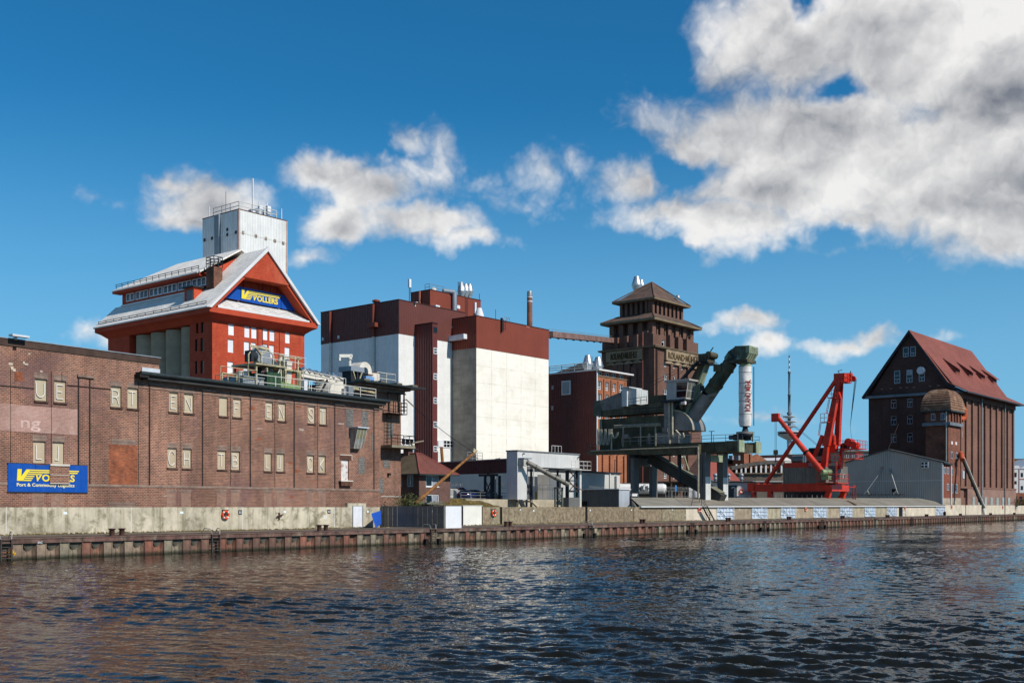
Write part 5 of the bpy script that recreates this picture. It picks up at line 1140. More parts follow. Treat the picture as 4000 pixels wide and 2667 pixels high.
# clerestory position from the photograph: its foot line and head line on the left slope
def left_x(z): return x_l + (z - zE) / kl
zc0, zc1 = zE + (zap - zE) * .36, zE + (zap - zE) * .58
xc = left_x(zc0)
yb0 = 4.2
pR = lambda x0, x1, z0, z1, y0, y1, th: MB().hexa([(x0, y0, z0), (x1, y0, z1), (x1, y1, z1), (x0, y1, z0)], [(x0, y0, z0 + th), (x1, y0, z1 + th), (x1, y1, z1 + th), (x0, y1, z0 + th)])
part('roof_slope', pR(x_l - .15, xc, zE - .1, zc0, yf, md + ov, .18), m_slate, ml); part('roof_slope', pR(xc, xap, zc0, zap, yf, yb0, .18), m_slate, ml)
part('roof_slope', pR(x_r + .15, xap, zE - .1, zap, yf, md + ov - 3, .18), m_slate, ml)
part('clerestory_wall', MB().box(xc - .02, xc + .2, yb0, md - .5, zc0 - .3, zc1 + .4), m_redp, ml); part('clerestory_end', MB().prism([(xc, zc0), (xap, zap - .2), (xap, zap - .1), (xc, zc1 + .3)], 'y', yb0, yb0 + .3), m_redp, ml)
zu0 = zc1 + .35; zu1 = zap + .8
yh = md + .3
part('upper_roof', MB().hexa([(xc - 1.0, yb0 - .4, zu0 - .1), (xap, yb0 - .4, zu1 - .1), (xap, yh - 5.5, zu1 - .1), (xc - 1.0, yh, zu0 - .1)], [(xc - 1.0, yb0 - .4, zu0 + .1), (xap, yb0 - .4, zu1 + .1), (xap, yh - 5.5, zu1 + .1), (xc - 1.0, yh, zu0 + .1)]), m_slate, ml)
part('upper_hip', MB().quad((xc - 1.0, yh, zu0), (xap, yh - 5.5, zu1), (2 * xap - xc + 1, yh, zu0)), m_slate, ml); part('upper_roof_back', MB().quad((xap, yb0, zu1), (xap, yh - 5.5, zu1), (2 * xap - xc + 1, yh, zu0), (2 * xap - xc + 1, yb0, zu0)), m_slate, ml)
part('soffit_fascia', MB().box(xc - 1.05, xc - .96, yb0 - .4, yh, zu0 - .42, zu0 - .11).box(xc - .95, xc + .2, yb0, yh, zu0 - .4, zu0 - .33), m_redp, ml)
part('flashing', MB().box(xc - .25, xc - .03, yb0, md - .5, zc0 + .05, zc0 + .28), m_whv, ml)
gw = [(412, 495 - 83 + 0)]
k1 = 0
for px in (498, 513.5, 535.5, 552, 567, 589.5, 606, 623, 644.5, 661, 678, 701, 718, 735, 757.5, 775.5, 793):
    y = my(px + 5.5, xc); w = 1.0
    f = part('window', MB().box(-.1, .0, y - w / 2, y + w / 2, zc0 + .62, zc0 + .74).box(-.1, 0, y - w / 2, y + w / 2, zu0 - .62, zu0 - .5).box(-.1, 0, y - w / 2, y - w / 2 + .12, zc0 + .74, zu0 - .62).box(-.1, 0, y + w / 2 - .12, y + w / 2, zc0 + .74, zu0 - .62), m_wf, ml, loc=(xc - .03, 0, 0))
    part('pane', MB().box(-.03, -.01, y - w / 2 + .1, y + w / 2 - .1, zc0 + .7, zu0 - .6), glass('blue_pane', '#1b3348', .1), f)
for yy0, xx, zz in ((None, x_l + .3, zE + .3), (1, xc - .75, zu0 + .35)):      # snow guards
    y0_ = yf + 1.0 if yy0 is None else yb0 + .2; y1_ = md + ov - .5 if yy0 is None else yh - .5; g = MB(); n = 13
    g.tube((xx, y0_, zz + .25), (xx, y1_, zz + .25), .04, n=5).tube((xx, y0_, zz + .5), (xx, y1_, zz + .5), .04, n=5)
    for k in range(n + 1): g.bar((xx, y0_ + (y1_ - y0_) * k / n, zz - .05), (xx - .05, y0_ + (y1_ - y0_) * k / n, zz + .55), .06)
    part('snow_guard', g, m_dkm, ml)
part('gutter', MB().tube((x_l - .15, yf, zE - .05), (x_l - .15, md + ov, zE - .05), .12, n=6), m_whv, ml); part('gutter', MB().tube((xc - 1.06, yb0, zu0 - .05), (xc - 1.06, yh, zu0 - .05), .1, n=6), m_whv, ml)
# gable: projecting top, recessed band with the sign, pent roof below
zpent = zE + (zap - zE) * .12; zs0, zs1 = ML.at(905, 1165, y=.0).z, ML.at(917, 1118, y=.0).z
tri = lambda z, side: (x_l + (z - zE) / kl) if side < 0 else (x_r - (z - zE) / kr)
zb_ = ML.at(950, 1081, y=yf).z
part('gable_top', MB().prism([(tri(zb_, -1) + .1, zb_), (tri(zb_, 1) - .1, zb_), (xap, zap - .05)], 'y', yf - .1, .9), m_red, ml)
part('gable_wall', MB().prism([(tri(zE, -1) + .6, zE - .2), (tri(zE, 1) - .6, zE - .2), (xap, zap - .4)], 'y', .9, 1.2), m_red, ml)
for px in (955, 1015, 1030, 1060, 1087, 1100): part('gable_rib', MB().box(ML.X(px, .8) - .08, ML.X(px, .8) + .08, .72, .898, zs1 - .6, zb_), m_redp, ml)
vt = .5
part('verge', MB().prism([(x_l - .3, zE - .15), (x_l - .3 + .45, zE - .15), (xap, zap - .25), (xap, zap + .35)], 'y', yf - .35, yf - .003), m_whv, ml); part('verge', MB().prism([(x_r + .3, zE - .15), (x_r + .3 - .45, zE - .15), (xap, zap - .25), (xap, zap + .35)], 'y', yf - .36, yf - .004), m_whv, ml)
part('verge_soffit', MB().prism([(x_l, zE - .2), (x_l + .7, zE - .2), (xap, zap - .9), (xap, zap - .26)], 'y', yf, .898), m_redp, ml); part('verge_soffit', MB().prism([(x_r, zE - .2), (x_r - .7, zE - .2), (xap, zap - .9), (xap, zap - .26)], 'y', yf, .897), m_redp, ml)
a, b = ML.X(860, -ov), ML.X(1202, -ov)
part('pent_roof', MB().hexa([(a - .2, -ov + .15, zE + .0), (b + .2, -ov + .15, zE + .0), (b - .3, .85, zs0 - .2), (a + .3, .85, zs0 - .2)], [(a - .2, -ov + .15, zE + .14), (b + .2, -ov + .15, zE + .14), (b - .3, .85, zs0 - .06), (a + .3, .85, zs0 - .06)]), M('pent_slate', '#c9c8c5', .8, var=.10, vs=.8, brick=(.35, .25), b2='#dddcd9', mortar='#9e9d9a'), ml)
part('pent_edge', MB().box(a - .3, b + .3, -ov + .0, -ov + .148, zE - .02, zE + .22), m_whv, ml)
# sign in the gable
ys = .35
s0 = thing('gable_sign', 'blue sign with yellow company lettering high in the red gable', 'sign', ML, at=(0, ys, 0))
zl, zh = ML.zx(905, 1165, ys), ML.zx(917, 1116, ys)
def spn(*pp):
    f = [ML.at(a, b, y=ys) for a, b in pp]; n = len(f); g = MB()
    g.add([(v.x, 0, v.z) for v in f] + [(v.x, .12, v.z) for v in f], [tuple(range(n)), tuple(range(n, 2 * n))] + [(i, (i + 1) % n, n + (i + 1) % n, n + i) for i in range(n)])
    part('sign_panel', g, m_blue, s0)
spn((873, 1161), (940, 1174), (940, 1120), (908, 1114)); spn((942, 1174.5), (1097, 1204), (1097, 1151), (942, 1120.5)); spn((1099, 1204.5), (1163, 1217), (1131, 1158), (1099, 1151.5))
lx0 = ML.X(943, ys); kx = (ML.X(1096, ys) - lx0) / 1095; kz = (ML.zx(943, 1129, ys) - ML.zx(943, 1166, ys)) / 208
logo(s0, lx0, ML.zx(943, 1129, ys) - .0, kx, kz * .98, -.004, 'x', True, m_yel)
# chimney and dormer on the left slope
p = ML.at(836, 1048, x=2.2); yk = my(836, 2.2)
ch = part('chimney', MB().box(1.6, 2.9, yk - .8, yk + .8, zE + .6, ML.zy(836, 1046, 2.2)), M('chimney_brick', '#7c4634', .9, var=.25, vs=1, brick=(.3, .12), b2='#5b3729', mortar='#7d6a5b'), ml)
part('chimney_rail', railing([(1.6, yk - .8, ML.zy(836, 1046, 2.2)), (2.9, yk - .8, ML.zy(836, 1046, 2.2)), (2.9, yk + .8, ML.zy(836, 1046, 2.2)), (1.6, yk + .8, ML.zy(836, 1046, 2.2)), (1.6, yk - .8, ML.zy(836, 1046, 2.2))], 1.3, .8, .05, (.4, .7, 1.0)), m_dkm, ch)
yd = my(765, 1.2)
dz0, dz1 = ML.zy(765, 1180, .4), ML.zy(765, 1121, .4)
dm = part('dormer', MB().box(.2, 2.8, yd - 1.0, yd + 1.0, dz0 - .4, dz1), m_redp, ml)
part('louvre', MB().box(.17, .198, yd - .8, yd + .5, dz0 + .3, dz1 - .3), M('louvre_grey', '#6b6d70', .6), dm); part('dormer_roof', MB().box(-.1, 3, yd - 1.3, yd + 1.3, dz1 + .003, dz1 + .16), m_dkm, dm)
# white corrugated tower standing on the ridge
yT = 9.0
xT = ML.X(933, yT)
TW = ML.sub(xT, yT, 0)
tw = thing('white_tower', 'white corrugated metal tower with aerials rising above the red mill', 'tower', ML, at=(xT, yT, 0))
tz1 = TW.zx(935, 819); tz0 = TW.zx(931, 1032); tww = TW.X(1120); tdd = TW.Y(792)
m_wt = M('tower_cladding', '#e3e3df', .6, 0, var=.07, vs=.3, corr=.55, cdepth=.6, streak=.22, scol='#a5a6a2')
tzm = TW.zx(935, 909)
part('cladding', MB().box(0, tww, 0, tdd, tz0 - .2, tzm - .02), m_wt, tw); part('cladding', MB().box(-.03, tww + .03, -.03, tdd + .03, tzm, tz1), m_wt, tw)
part('base_frame', MB().box(.1, tww - .1, .1, tdd - .1, tz0 - 1.4, tz0 - .205), m_redp, tw)
part('corner_trim', MB().box(-.07, .14, -.08, -.031, tz0 - .2, tz1).box(-.08, -.031, -.03, .2, tz0 - .2, tz1), M('pink_trim', '#b99a90', .7), tw); part('corner_trim', MB().box(tww - .12, tww + .07, -.08, -.031, tz0 - .2, tz1), MATS['pink_trim'], tw)
part('roof_edge', MB().box(-.06, tww + .06, -.06, tdd + .06, tz1 + .003, tz1 + .12), M('rust_edge', '#5c3c30', .8, var=.3), tw)
dp = TW.Y(855); part('downpipe', MB().box(-.4, -.032, dp - .5, dp + .5, tz0, tz1 - .02), M('tower_pipe', '#7d868c', .5, .2), tw)
m_vent = M('vent_dark', '#37332e', .7, var=.3, vs=3)
for px, py in ((949, 909), (999, 922), (1038, 932), (1073, 941), (1106, 950)): part('vent', MB().box(TW.X(px - 4.5), TW.X(px + 4.5), -.07, -.032, TW.zx(px, py + 6), TW.zx(px, py - 6)), M('vent_tan', '#8d7f72', .7, var=.5, vs=4), tw)
for px, py in ((800, 938), (829, 931), (859, 923), (889, 897), (889, 917), (922, 908)): part('vent', MB().box(-.07, -.032, TW.Y(px + 3.5), TW.Y(px - 3.5), TW.zy(px, py + 6), TW.zy(px, py - 6)), m_vent, tw)
part('roof_rail', railing([(.3, tdd * .75, tz1 + .1), (.3, .4, tz1 + .1), (tww * .82, .4, tz1 + .1)], 1.15, 2.2, .05, (.5, 1.0)), m_rw, tw)
def aer(px, pyt, pyb, y, r, nm='aerial_mast'):
    p = TW.at(px, pyt, y=y); part(nm, MB().tube((p.x, y, tz1), (p.x, y, p.z), r, r * .8, n=8), m_whv, tw)
aer(988, 697, 825, 2.0, .13); aer(1100, 815, 860, .5, .07); p = TW.at(817, 806, x=.5); part('aerial_mast', MB().tube((.5, p.y, tz1), (.5, p.y, p.z), .07, n=6), m_whv, tw); p = TW.at(882, 748, x=1.5); part('aerial_whip', MB().tube((1.5, p.y, tz1), (1.5, p.y, p.z), .03, n=4), m_dkm, tw)
for px, a, b, y in ((1017, 804, 819, 3.0), (1048.5, 806, 838, 1.0)):
    p, q = TW.at(px, a, y=y), TW.at(px, b, y=y); part('antenna_panel', MB().box(p.x - .3, p.x + .3, y - .2, y + .2, q.z, p.z).tube((p.x, y + .3, tz1), (p.x, y + .3, p.z + .6), .07, n=6), m_white, tw)
p = TW.at(1010, 838, y=2.5); part('vent_drum', MB().lathe([(.75, 0), (.75, 1.4), (.6, 1.5)], (p.x, 2.5, tz1), 16), m_gr, tw); part('roof_box', MB().box(TW.X(987, 1), TW.X(998, 1), 1, 2, tz1 + .12, tz1 + .9), m_white, tw)
# ================================================================== BIG SILOS: brown topped white silo, concrete silo, works chimney
m_bc = M('brown_cladding', '#6a3b33', .6, 0, var=.06, vs=.2, corr=.45, cdepth=.7); m_rc = M('russet_cladding', '#86402e', .6, 0, var=.07, vs=.2, corr=.45, cdepth=.7); m_wcl = M('white_cladding', '#ebeae6', .6, 0, var=.05, vs=.25, corr=.45, cdepth=.5, horiz=.08, streak=.14, scol='#bcbab2')
m_cream = M('cream_concrete', '#ece6d9', .9, var=.05, vs=.2, horiz=.14, streak=.18, scol='#cfc4ae', patch='#d3c9b4', pk=.4, ps=.35, bump=.02, bscale=4)
SA = Fr(39.6, 1557, 200, YARD)
fx = lambda px, y=0.0: SA.X(px, y); fy = lambda px, x=0.0: SA.Y(px, x)
aw_, ad_ = fx(1816), fy(1253); az1, azm = SA.zx(1557, 1171), SA.zx(1557, 1303)
sa_ = thing('white_silo', 'huge white silo block with a dark brown cladded top', 'silo', SA)
part('lower_cladding', MB().box(.04, aw_ - .04, .04, ad_ - .04, 0, azm), m_wcl, sa_); part('upper_cladding', MB().box(0, aw_, 0, ad_, azm + .003, az1), m_bc, sa_)
part('roof_edge', MB().box(-.06, aw_ + .06, -.06, ad_ + .06, az1 + .003, az1 + .15), M('brown_edge', '#3d211f', .6), sa_)
part('corner_trim', MB().box(-.03, .12, -.03, -.001, azm, az1).box(-.03, -.001, -.001, .12, azm, az1), M('brown_edge', ''), sa_)
for px, nm in ((1294, 0), (1462, 1)):
    y = fy(px); part('downpipe', MB().tube((-.22, y, 0), (-.22, y, azm), .26, n=10), m_rw, sa_); part('downpipe', MB().tube((-.24, y, azm + .01), (-.24, y, az1 - .1), .24, n=10), m_rc, sa_)
y = fy(1468); part('rain_hopper', MB().box(-1.2, -.002, y - 1.0, y + 1.0, SA.zy(1467, 1280), SA.zy(1467, 1264)), m_rc, sa_)
for px, py in ((1264, 1325), (1325, 1317)): part('wall_light', MB().box(-.3, -.002, fy(px) - .15, fy(px) + .15, SA.zy(px, py + 6), SA.zy(px, py - 6)), m_white, sa_)
part('roof_cowl', MB().lathe([(.5, 0), (.5, .5), (.75, .55), (.75, .8), (.3, 1.0)], (1.5, fy(1446), az1 + .15), 12), m_rc, sa_)
part('wall_plate', MB().box(fx(1764), fx(1770), -.08, -.002, SA.zx(1767, 1281), SA.zx(1767, 1275)), m_white, sa_); part('hook_rail', MB().box(fx(1620), fx(1623), -.1, -.002, SA.zx(1621, 1197), SA.zx(1621, 1183)).box(fx(1616), fx(1624), -.6, .5, SA.zx(1621, 1183), SA.zx(1621, 1181)), m_rw, sa_)
# strip windows near the foot
for a, b, c, d, n in ((1566, 1616, 1711, 1739, 3), (1706, 1713, 1719, 1747, 1), (1731, 1808, 1720, 1750, 6)):
    za, zb = SA.zx((a + b) / 2, d), SA.zx((a + b) / 2, c); w = fx(b) - fx(a)
    f = part('strip_window', window_mesh(w, zb - za, n, 2 if n == 6 else 1, .14, .08, sill=False), m_wf, sa_, loc=(fx(a), -.0, za))
    for k in range(n): part('pane', MB().box(w * k / n + .12, w * (k + 1) / n - .12, -.03, -.01, .12, zb - za - .12), gl_, f)
a, b = fx(1713), fx(1730); part('white_door', MB().box(a, b, -.1, .035, SA.zx(1720, 1745), SA.zx(1720, 1719)), m_white, sa_)
# projecting stair shaft on the lit face
sx0, sx1 = fx(1690, -4.2), None
pr = 4.4
sx0 = fx(1689.5, -pr); sx1 = fx(1708.5, -pr)
zsh = SA.zx(1690, 1262, -pr)
sf = part('stair_shaft', MB().box(sx0, sx1, -pr, -.002, 0, zsh), M('shaft_brown', '#6c3733', .6, 0, var=.05, vs=.2, corr=.6, cdepth=.9), sa_)
part('shaft_roof', MB().box(sx0 - .12, sx1 + .12, -pr - .12, -.003, zsh + .003, zsh + .18), M('brown_edge', ''), sa_)
for py0, py1 in ((1276, 1299), (1358, 1382), (1458, 1482), (1552, 1576), (1646, 1670), (1741, 1764)):
    a, b = sx0 + .22, sx1 - .1; z0, z1 = SA.zx(1697, py1, -pr), SA.zx(1697, py0, -pr)
    f = part('window', window_mesh(b - a, z1 - z0, 1, 1 if py0 < 1300 else 2, .1, .06, sill=False), m_wf if py0 > 1300 else m_dkm, sa_, loc=(a, -pr - .01, z0)); part('pane', MB().box(.08, b - a - .08, -.03, -.005, .08, z1 - z0 - .08), glass('shaft_pane', '#5a5a56', .2) if py0 > 1300 else gl_, f)
a = fx(1700, -pr - .5); b = SA.at(1733, 1804, y=-pr - 1.5)
solo('timber_prop', MB().tube((fx(1724, -1), -1.0, SA.zx(1724, 1745, -1)), (fx(1733, -1.5), -1.5, SA.zx(1733, 1804, -1.5) - 3), .28, n=8), M('pole_wood', ''), SA, 'short timber pole before the white silo strip windows', 'pole')
# russet roof house
RH = SA.sub(0, 14.0, az1 + .15)
rx0, ry1 = RH.X(1680), None
RB = SA.sub(SA.X(1680, 12.0), 12.0, az1 + .15)
rw_, rd_, rz = RB.X(1878), RB.Y(1604), RB.zx(1680, 1132)
rh = thing('roof_house', 'russet metal roof house on top of the white silo', 'roof house', RB)
part('cladding', MB().box(0, rw_, 0, rd_, -6, rz), m_rc, rh); part('roof_edge', MB().box(-.06, rw_ + .06, -.06, rd_ + .06, rz + .003, rz + .15), M('brown_edge', ''), rh)
part('downpipe', MB().tube((-.2, RB.Y(1642), -1), (-.2, RB.Y(1642), rz), .25, n=8), M('pipe_pink', '#9a5a4a', .6), rh)
xg_ = RB.X(1768); part('grey_pipe', MB().tube((xg_, -.5, RB.zx(1768, 1215)), (xg_, -.5, RB.zx(1768, 1143)), .5, n=12).tube((xg_, -.5, RB.zx(1768, 1143)), (RB.X(1742), 1.0, RB.zx(1768, 1139)), .5, n=12), m_gr, rh)
xl = RB.X(1820); part('wall_ladder', ladder_mesh(RB.zx(1820, 1162) - RB.zx(1820, 1238), .5, .6, .04, 0), m_dkm, rh, loc=(xl, -.25, RB.zx(1820, 1238)))
xp = RB.X(1853); part('white_duct', MB().box(xp - .25, xp + .25, -.4, -.003, RB.zx(1853, 1225), RB.zx(1853, 1182)).box(xp + .251, RB.X(1872), -.4, -.003, RB.zx(1853, 1228), RB.zx(1853, 1221)), m_white, rh)
part('wall_box', MB().box(RB.X(1775), RB.X(1786), -.8, -.003, RB.zx(1780, 1207), RB.zx(1780, 1194)), m_white, rh); part('roof_step', MB().box(RB.X(1690), RB.X(1706), -.9, -.003, RB.zx(1698, 1200), RB.zx(1698, 1194)), m_white, rh)
part('roof_rail', railing([(RB.X(1660, rd_ * .3), rd_ * .3, rz + .1), (RB.X(1660, rd_ * .3), .4, rz + .1), (RB.X(1740), .4, rz + .1)], 1.2, 2.5, .05, (.5, 1)), m_galv, rh)
def cowl(fr, par, px, pyb, y, k, name='vent_cowl', zb=None):
    p = fr.at(px, pyb, y=y); z = p.z if zb is None else zb
    part(name, MB().lathe([(.55 * k, -.6 * k), (.55 * k, 0), (.95 * k, 1.0 * k), (.95 * k, 1.15 * k), (.5 * k, 2.6 * k), (.45 * k, 2.7 * k)], (p.x, y, z), 18), M('bright_zinc', '#b9bcbd', .35, .75, var=.1), par)
for px in (1803, 1818.5, 1834): cowl(RB, rh, px, 1157, 3.0, .95)
p = RB.at(1693, 1132, y=2); part('vent_dome', MB().lathe([(.55, 0), (.55, .4), (.65, .7), (.5, 1.0), (.2, 1.1)], (p.x, 2, rz + .1), 14), m_whv, rh)
def mast(fr, par, px, pyt, pyb, y, zb, dx=0.0):
    p, q = fr.at(px, pyt, y=y), fr.at(px, pyb, y=y)
    part('aerial_mast', MB().tube((p.x, y, zb), (p.x, y, p.z), .08, n=6).tube((p.x + .4, y, q.z - 1.5), (p.x + .4, y, p.z), .05, n=5), m_dkm, par)
    part('antenna_panel', MB().box(p.x - .5 + dx, p.x + .05 + dx, y - .5, y - .1, q.z, p.z), m_white, par)
mast(RB, rh, 1790, 1101, 1135, 1.0, rz - 2, .8); mast(RB, rh, 1599, 1092, 1124, rd_ - 1.0, rz - 3)
part('aerial_spike', MB().tube((rw_ - .2, .2, rz), (rw_ - .2, .2, rz + 1.5), .06, n=5), m_dkm, rh)

# concrete silo
yoff = SA.Y(1861, SA.X(1820)) if False else 0
SB = Fr(39.6, 1861, 207, YARD)
bx = lambda px, y=0.0: SB.X(px, y)
bw_, bz1, bzm = bx(2144), (SB.zx(1861, 1234) + SB.zx(2144, 1290)) / 2, (SB.zx(1861, 1358) + SB.zx(2144, 1404)) / 2
bd_ = 26.0
sb_ = thing('concrete_silo', 'cream rendered concrete silo with a russet metal top', 'silo', SB)
part('shaft', MB().box(.05, bw_ - .05, .05, bd_, 0, bzm), m_cream, sb_); part('upper_cladding', MB().box(0, bw_, 0, bd_, bzm + .003, bz1), m_rc, sb_); part('roof_edge', MB().box(-.06, bw_ + .06, -.06, bd_ + .06, bz1 + .003, bz1 + .15), M('brown_edge', ''), sb_)
jt = MB()
for k in range(1, 9): jt.box(.05, bw_ - .05, .03, .049, bzm * k / 9 - .02, bzm * k / 9 + .02)
for k in range(1, 5): jt.box(bw_ * k / 5 - .03, bw_ * k / 5 + .03, .028, .0485, 0, bzm)
part('casting_joint', jt, M('joint_cream', '#dcd4c4', .9, var=.3, vs=.6), sb_)
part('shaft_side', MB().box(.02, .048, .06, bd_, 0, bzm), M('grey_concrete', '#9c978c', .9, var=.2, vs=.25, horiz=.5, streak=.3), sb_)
part('link_duct', MB().bar((-.6, 2.2, SB.zy(1835, 1318) + .2), (-.6, 10, SB.zy(1835, 1318) - .0), 1.0, .9), m_white, sb_)
xl = bx(1964.5); z0, z1 = SB.zx(1964, 1291), SB.zx(1964, 1250); part('caged_ladder', ladder_mesh(z1 - z0, .6, .6, .05, 0), m_dkm, sb_, loc=(xl, -.35, z0)); part('ladder_hoop', MB().torus((bx(1975, 1), 1, bz1 + .6), (0, 1, 0), .55, .05, 14, 5).torus((bx(1985, 1), 1, bz1 + .6), (0, 1, 0), .55, .05, 14, 5), m_galv, sb_)
part('drain_pipe', MB().box(xl - .75, xl - .45, -.4, -.003, z0 - .4, z1 + .3), M('iron_dark', '#241a18', .7), sb_)
part('roof_cowl', MB().lathe([(1.0, 0), (.9, .6), (.45, 2.0)], (bx(1872, 2), 2, bz1 + .1), 12), m_whv, sb_); part('aerial_spike', MB().tube((bx(1936, 3), 3, bz1), (bx(1936, 3), 3, bz1 + 2.8), .05, n=5), m_dkm, sb_); part('grille', MB().box(bx(2055), bx(2069), -.05, -.003, SB.zx(2062, 1281), SB.zx(2062, 1274)), M('pipe_pink', ''), sb_)
g0 = SB.at(1825, 1790, y=-1.5); part('foot_platform', railing([(bx(1825, -1), -1, g0.z - .4), (bx(1885, -1), -1, g0.z - .4)], 1.6, 1.4, .05, (.33, .66, 1.0)), m_galv, sb_)
# loading bays under the gallery, at the foot of the silos
part('roller_door', MB().box(bx(1810, -1.2), bx(1850, -1.2), -1.25, -.9, 0, SB.zx(1830, 1876, -1.2)), m_white, sb_)
for k in range(3):
    x = bx(1816 + k * 12.5, -1.3); part('door_pane', MB().box(x - .2, x + .2, -1.3, -1.26, SB.zx(1830, 1906, -1.2), SB.zx(1830, 1901, -1.2)), gl_, sb_)
part('canopy', MB().box(bx(1760, -2), bx(1886, -2), -4, -.8, SB.zx(1800, 1860, -2), SB.zx(1800, 1855, -2)), m_gr, sb_); part('canopy_post', MB().box(bx(1882, -3.5) - .2, bx(1882, -3.5) + .2, -3.7, -3.3, 0, SB.zx(1800, 1860, -2) - .002), m_gr, sb_)
part('shutter_box', MB().box(bx(1760, -1), bx(1806, -1), -1.5, -.8, SB.zx(1780, 1876, -1), SB.zx(1780, 1866, -1)), m_whv, sb_)

# works chimney behind
CH = Fr(39.6, 2069, 270, YARD)
cr = 12.5 * 270 / F
t = thing('works_chimney', 'tall round brick works chimney behind the concrete silo', 'chimney', CH)
ct = CH.at(2069, 1138, y=0).z
part('shaft', MB().lathe([(cr * 1.12, 0), (cr * .83, ct - 1.2)], (0, 0, 0), 24), M('chimney_red', '#8a5340', .9, var=.2, vs=.4, brick=(.3, .12), b2='#70412f', mortar='#94796a', streak=.2), t)
part('crown', MB().lathe([(cr * .86, ct - 1.2), (cr * .86, ct - .4), (cr * .75, ct)], (0, 0, 0), 24), m_galv, t)
for py in (1161, 1178): z = CH.at(2069, py, y=0).z; part('iron_band', MB().lathe([(cr * .88, z - .12), (cr * .88, z + .12)], (0, 0, 0), 24), m_whv, t)
# ================================================================== BRICK MILL TOWER, its link bridge, and the brick block beside it
TR = Fr(39.6, 2556, 270, YARD)
tx = lambda px, y=0.0: TR.X(px, y); ty = lambda px, x=0.0: TR.Y(px, x)
m_tb = M('tower_brick', '#6f4f43', .92, var=.14, vs=.2, brick=(.4, .16), b2='#5c4038', mortar='#7c6355', horiz=.15); m_tbd = M('tower_recess', '#3f2c27', .95, var=.15)  # second brick darkened to stand for the shade in the deep openings
m_sand = M('sandstone', '#94826a', .9, var=.2, vs=.6, streak=.2, scol='#6d6048'); m_tile = M('roof_tile_brown', '#5b4a40', .9, var=.2, vs=.4, brick=(.5, .3), b2='#6b564a', mortar='#463932', patch='#7a5a4a', pk=.4); m_conc = M('eaves_concrete', '#786a55', .9, var=.15, vs=.6)
w0, d0 = tx(2740), ty(2350)
zc = (TR.zx(2557, 1352) + TR.zx(2738, 1387)) / 2
tr = thing('mill_tower', 'dark brick mill tower with stepped pagoda like tiled roofs', 'tower', TR)
def storeys(px, y0s, w_, depth=.35): pass
win = []
for a, b in ((2593, 2605), (2626, 2637), (2659, 2671)):
    for c, d in ((1403, 1432), (1462, 1490), (1520, 1548), (1575, 1603), (1630, 1660), (1690, 1720), (1750, 1780), (1806, 1830), (1840, 1868)): win.append((tx(a), tx(b), c, d, a))
def zrow(c): return TR.zx(2599, c)
H_ = [(a, b, zrow(d), zrow(c)) for a, b, c, d, q in win]
part('wall', hole_wall(0, w0, 0, zc - .3, H_, 0, .3), m_tb, tr)
for h in H_:
    f = part('window', window_mesh(h[1] - h[0], h[3] - h[2], 2, 1, .16, .1, [.34], False), m_wf, tr, loc=(h[0], .26, h[2])); part('pane', MB().box(.1, h[1] - h[0] - .1, -.03, .0, .1, h[3] - h[2] - .1), gl_, f)
lw_ = [(ty(2471), ty(2462), TR.zy(2466, d), TR.zy(2466, c)) for c, d in ((1408, 1432), (1466, 1488))]
part('wall', hole_wall(0, d0, 0, zc - .3, lw_, 0, .3, ax='y'), m_tb, tr)
for a, b, c, d in lw_: part('pane', MB().box(.24, .29, a, b, c, d), glass('blue_pane'), tr)
part('wall', MB().box(w0 - .02, w0, .002, d0, 0, zc - .3).box(.02, w0 - .03, d0 - .3, d0, 0, zc - .3), m_tb, tr)
for a, b in ((2613, 2622), (2646, 2655), (2680, 2688)): part('pier', MB().box(tx(a), tx(b), -.55, -.002, 0, zc - 3.6), m_tb, tr)
for px, zt_ in ((2549, 0), (2479, 1435)): part('pier', MB().box(-.5, -.002, ty(px) - .8, ty(px) + .8, 0, zc - .32 if not zt_ else TR.zy(px, zt_)), m_tb, tr)
for px in (2559, 2564): part('corner_bead', MB().box(tx(px) - .12, tx(px) + .12, -.3, -.003, 0, zc - .5), m_tbd, tr)
for px in (2402, 2425, 2450): part('pier', MB().box(-.45, -.002, ty(px) - 1.0, ty(px) + .6, 0, zc - 3.8), m_tb, tr)
part('downpipe', MB().tube((-.7, ty(2517), 0), (-.7, ty(2517), TR.zy(2517, 1298)), .13, n=6), M('pipe_pink', ''), tr)
part('cornice', MB().box(-.8, w0 + .3, -.8, d0 + .5, zc - .3, zc - .05).box(-.95, w0 + .4, -.95, d0 + .6, zc - .047, zc + .1), m_conc, tr)
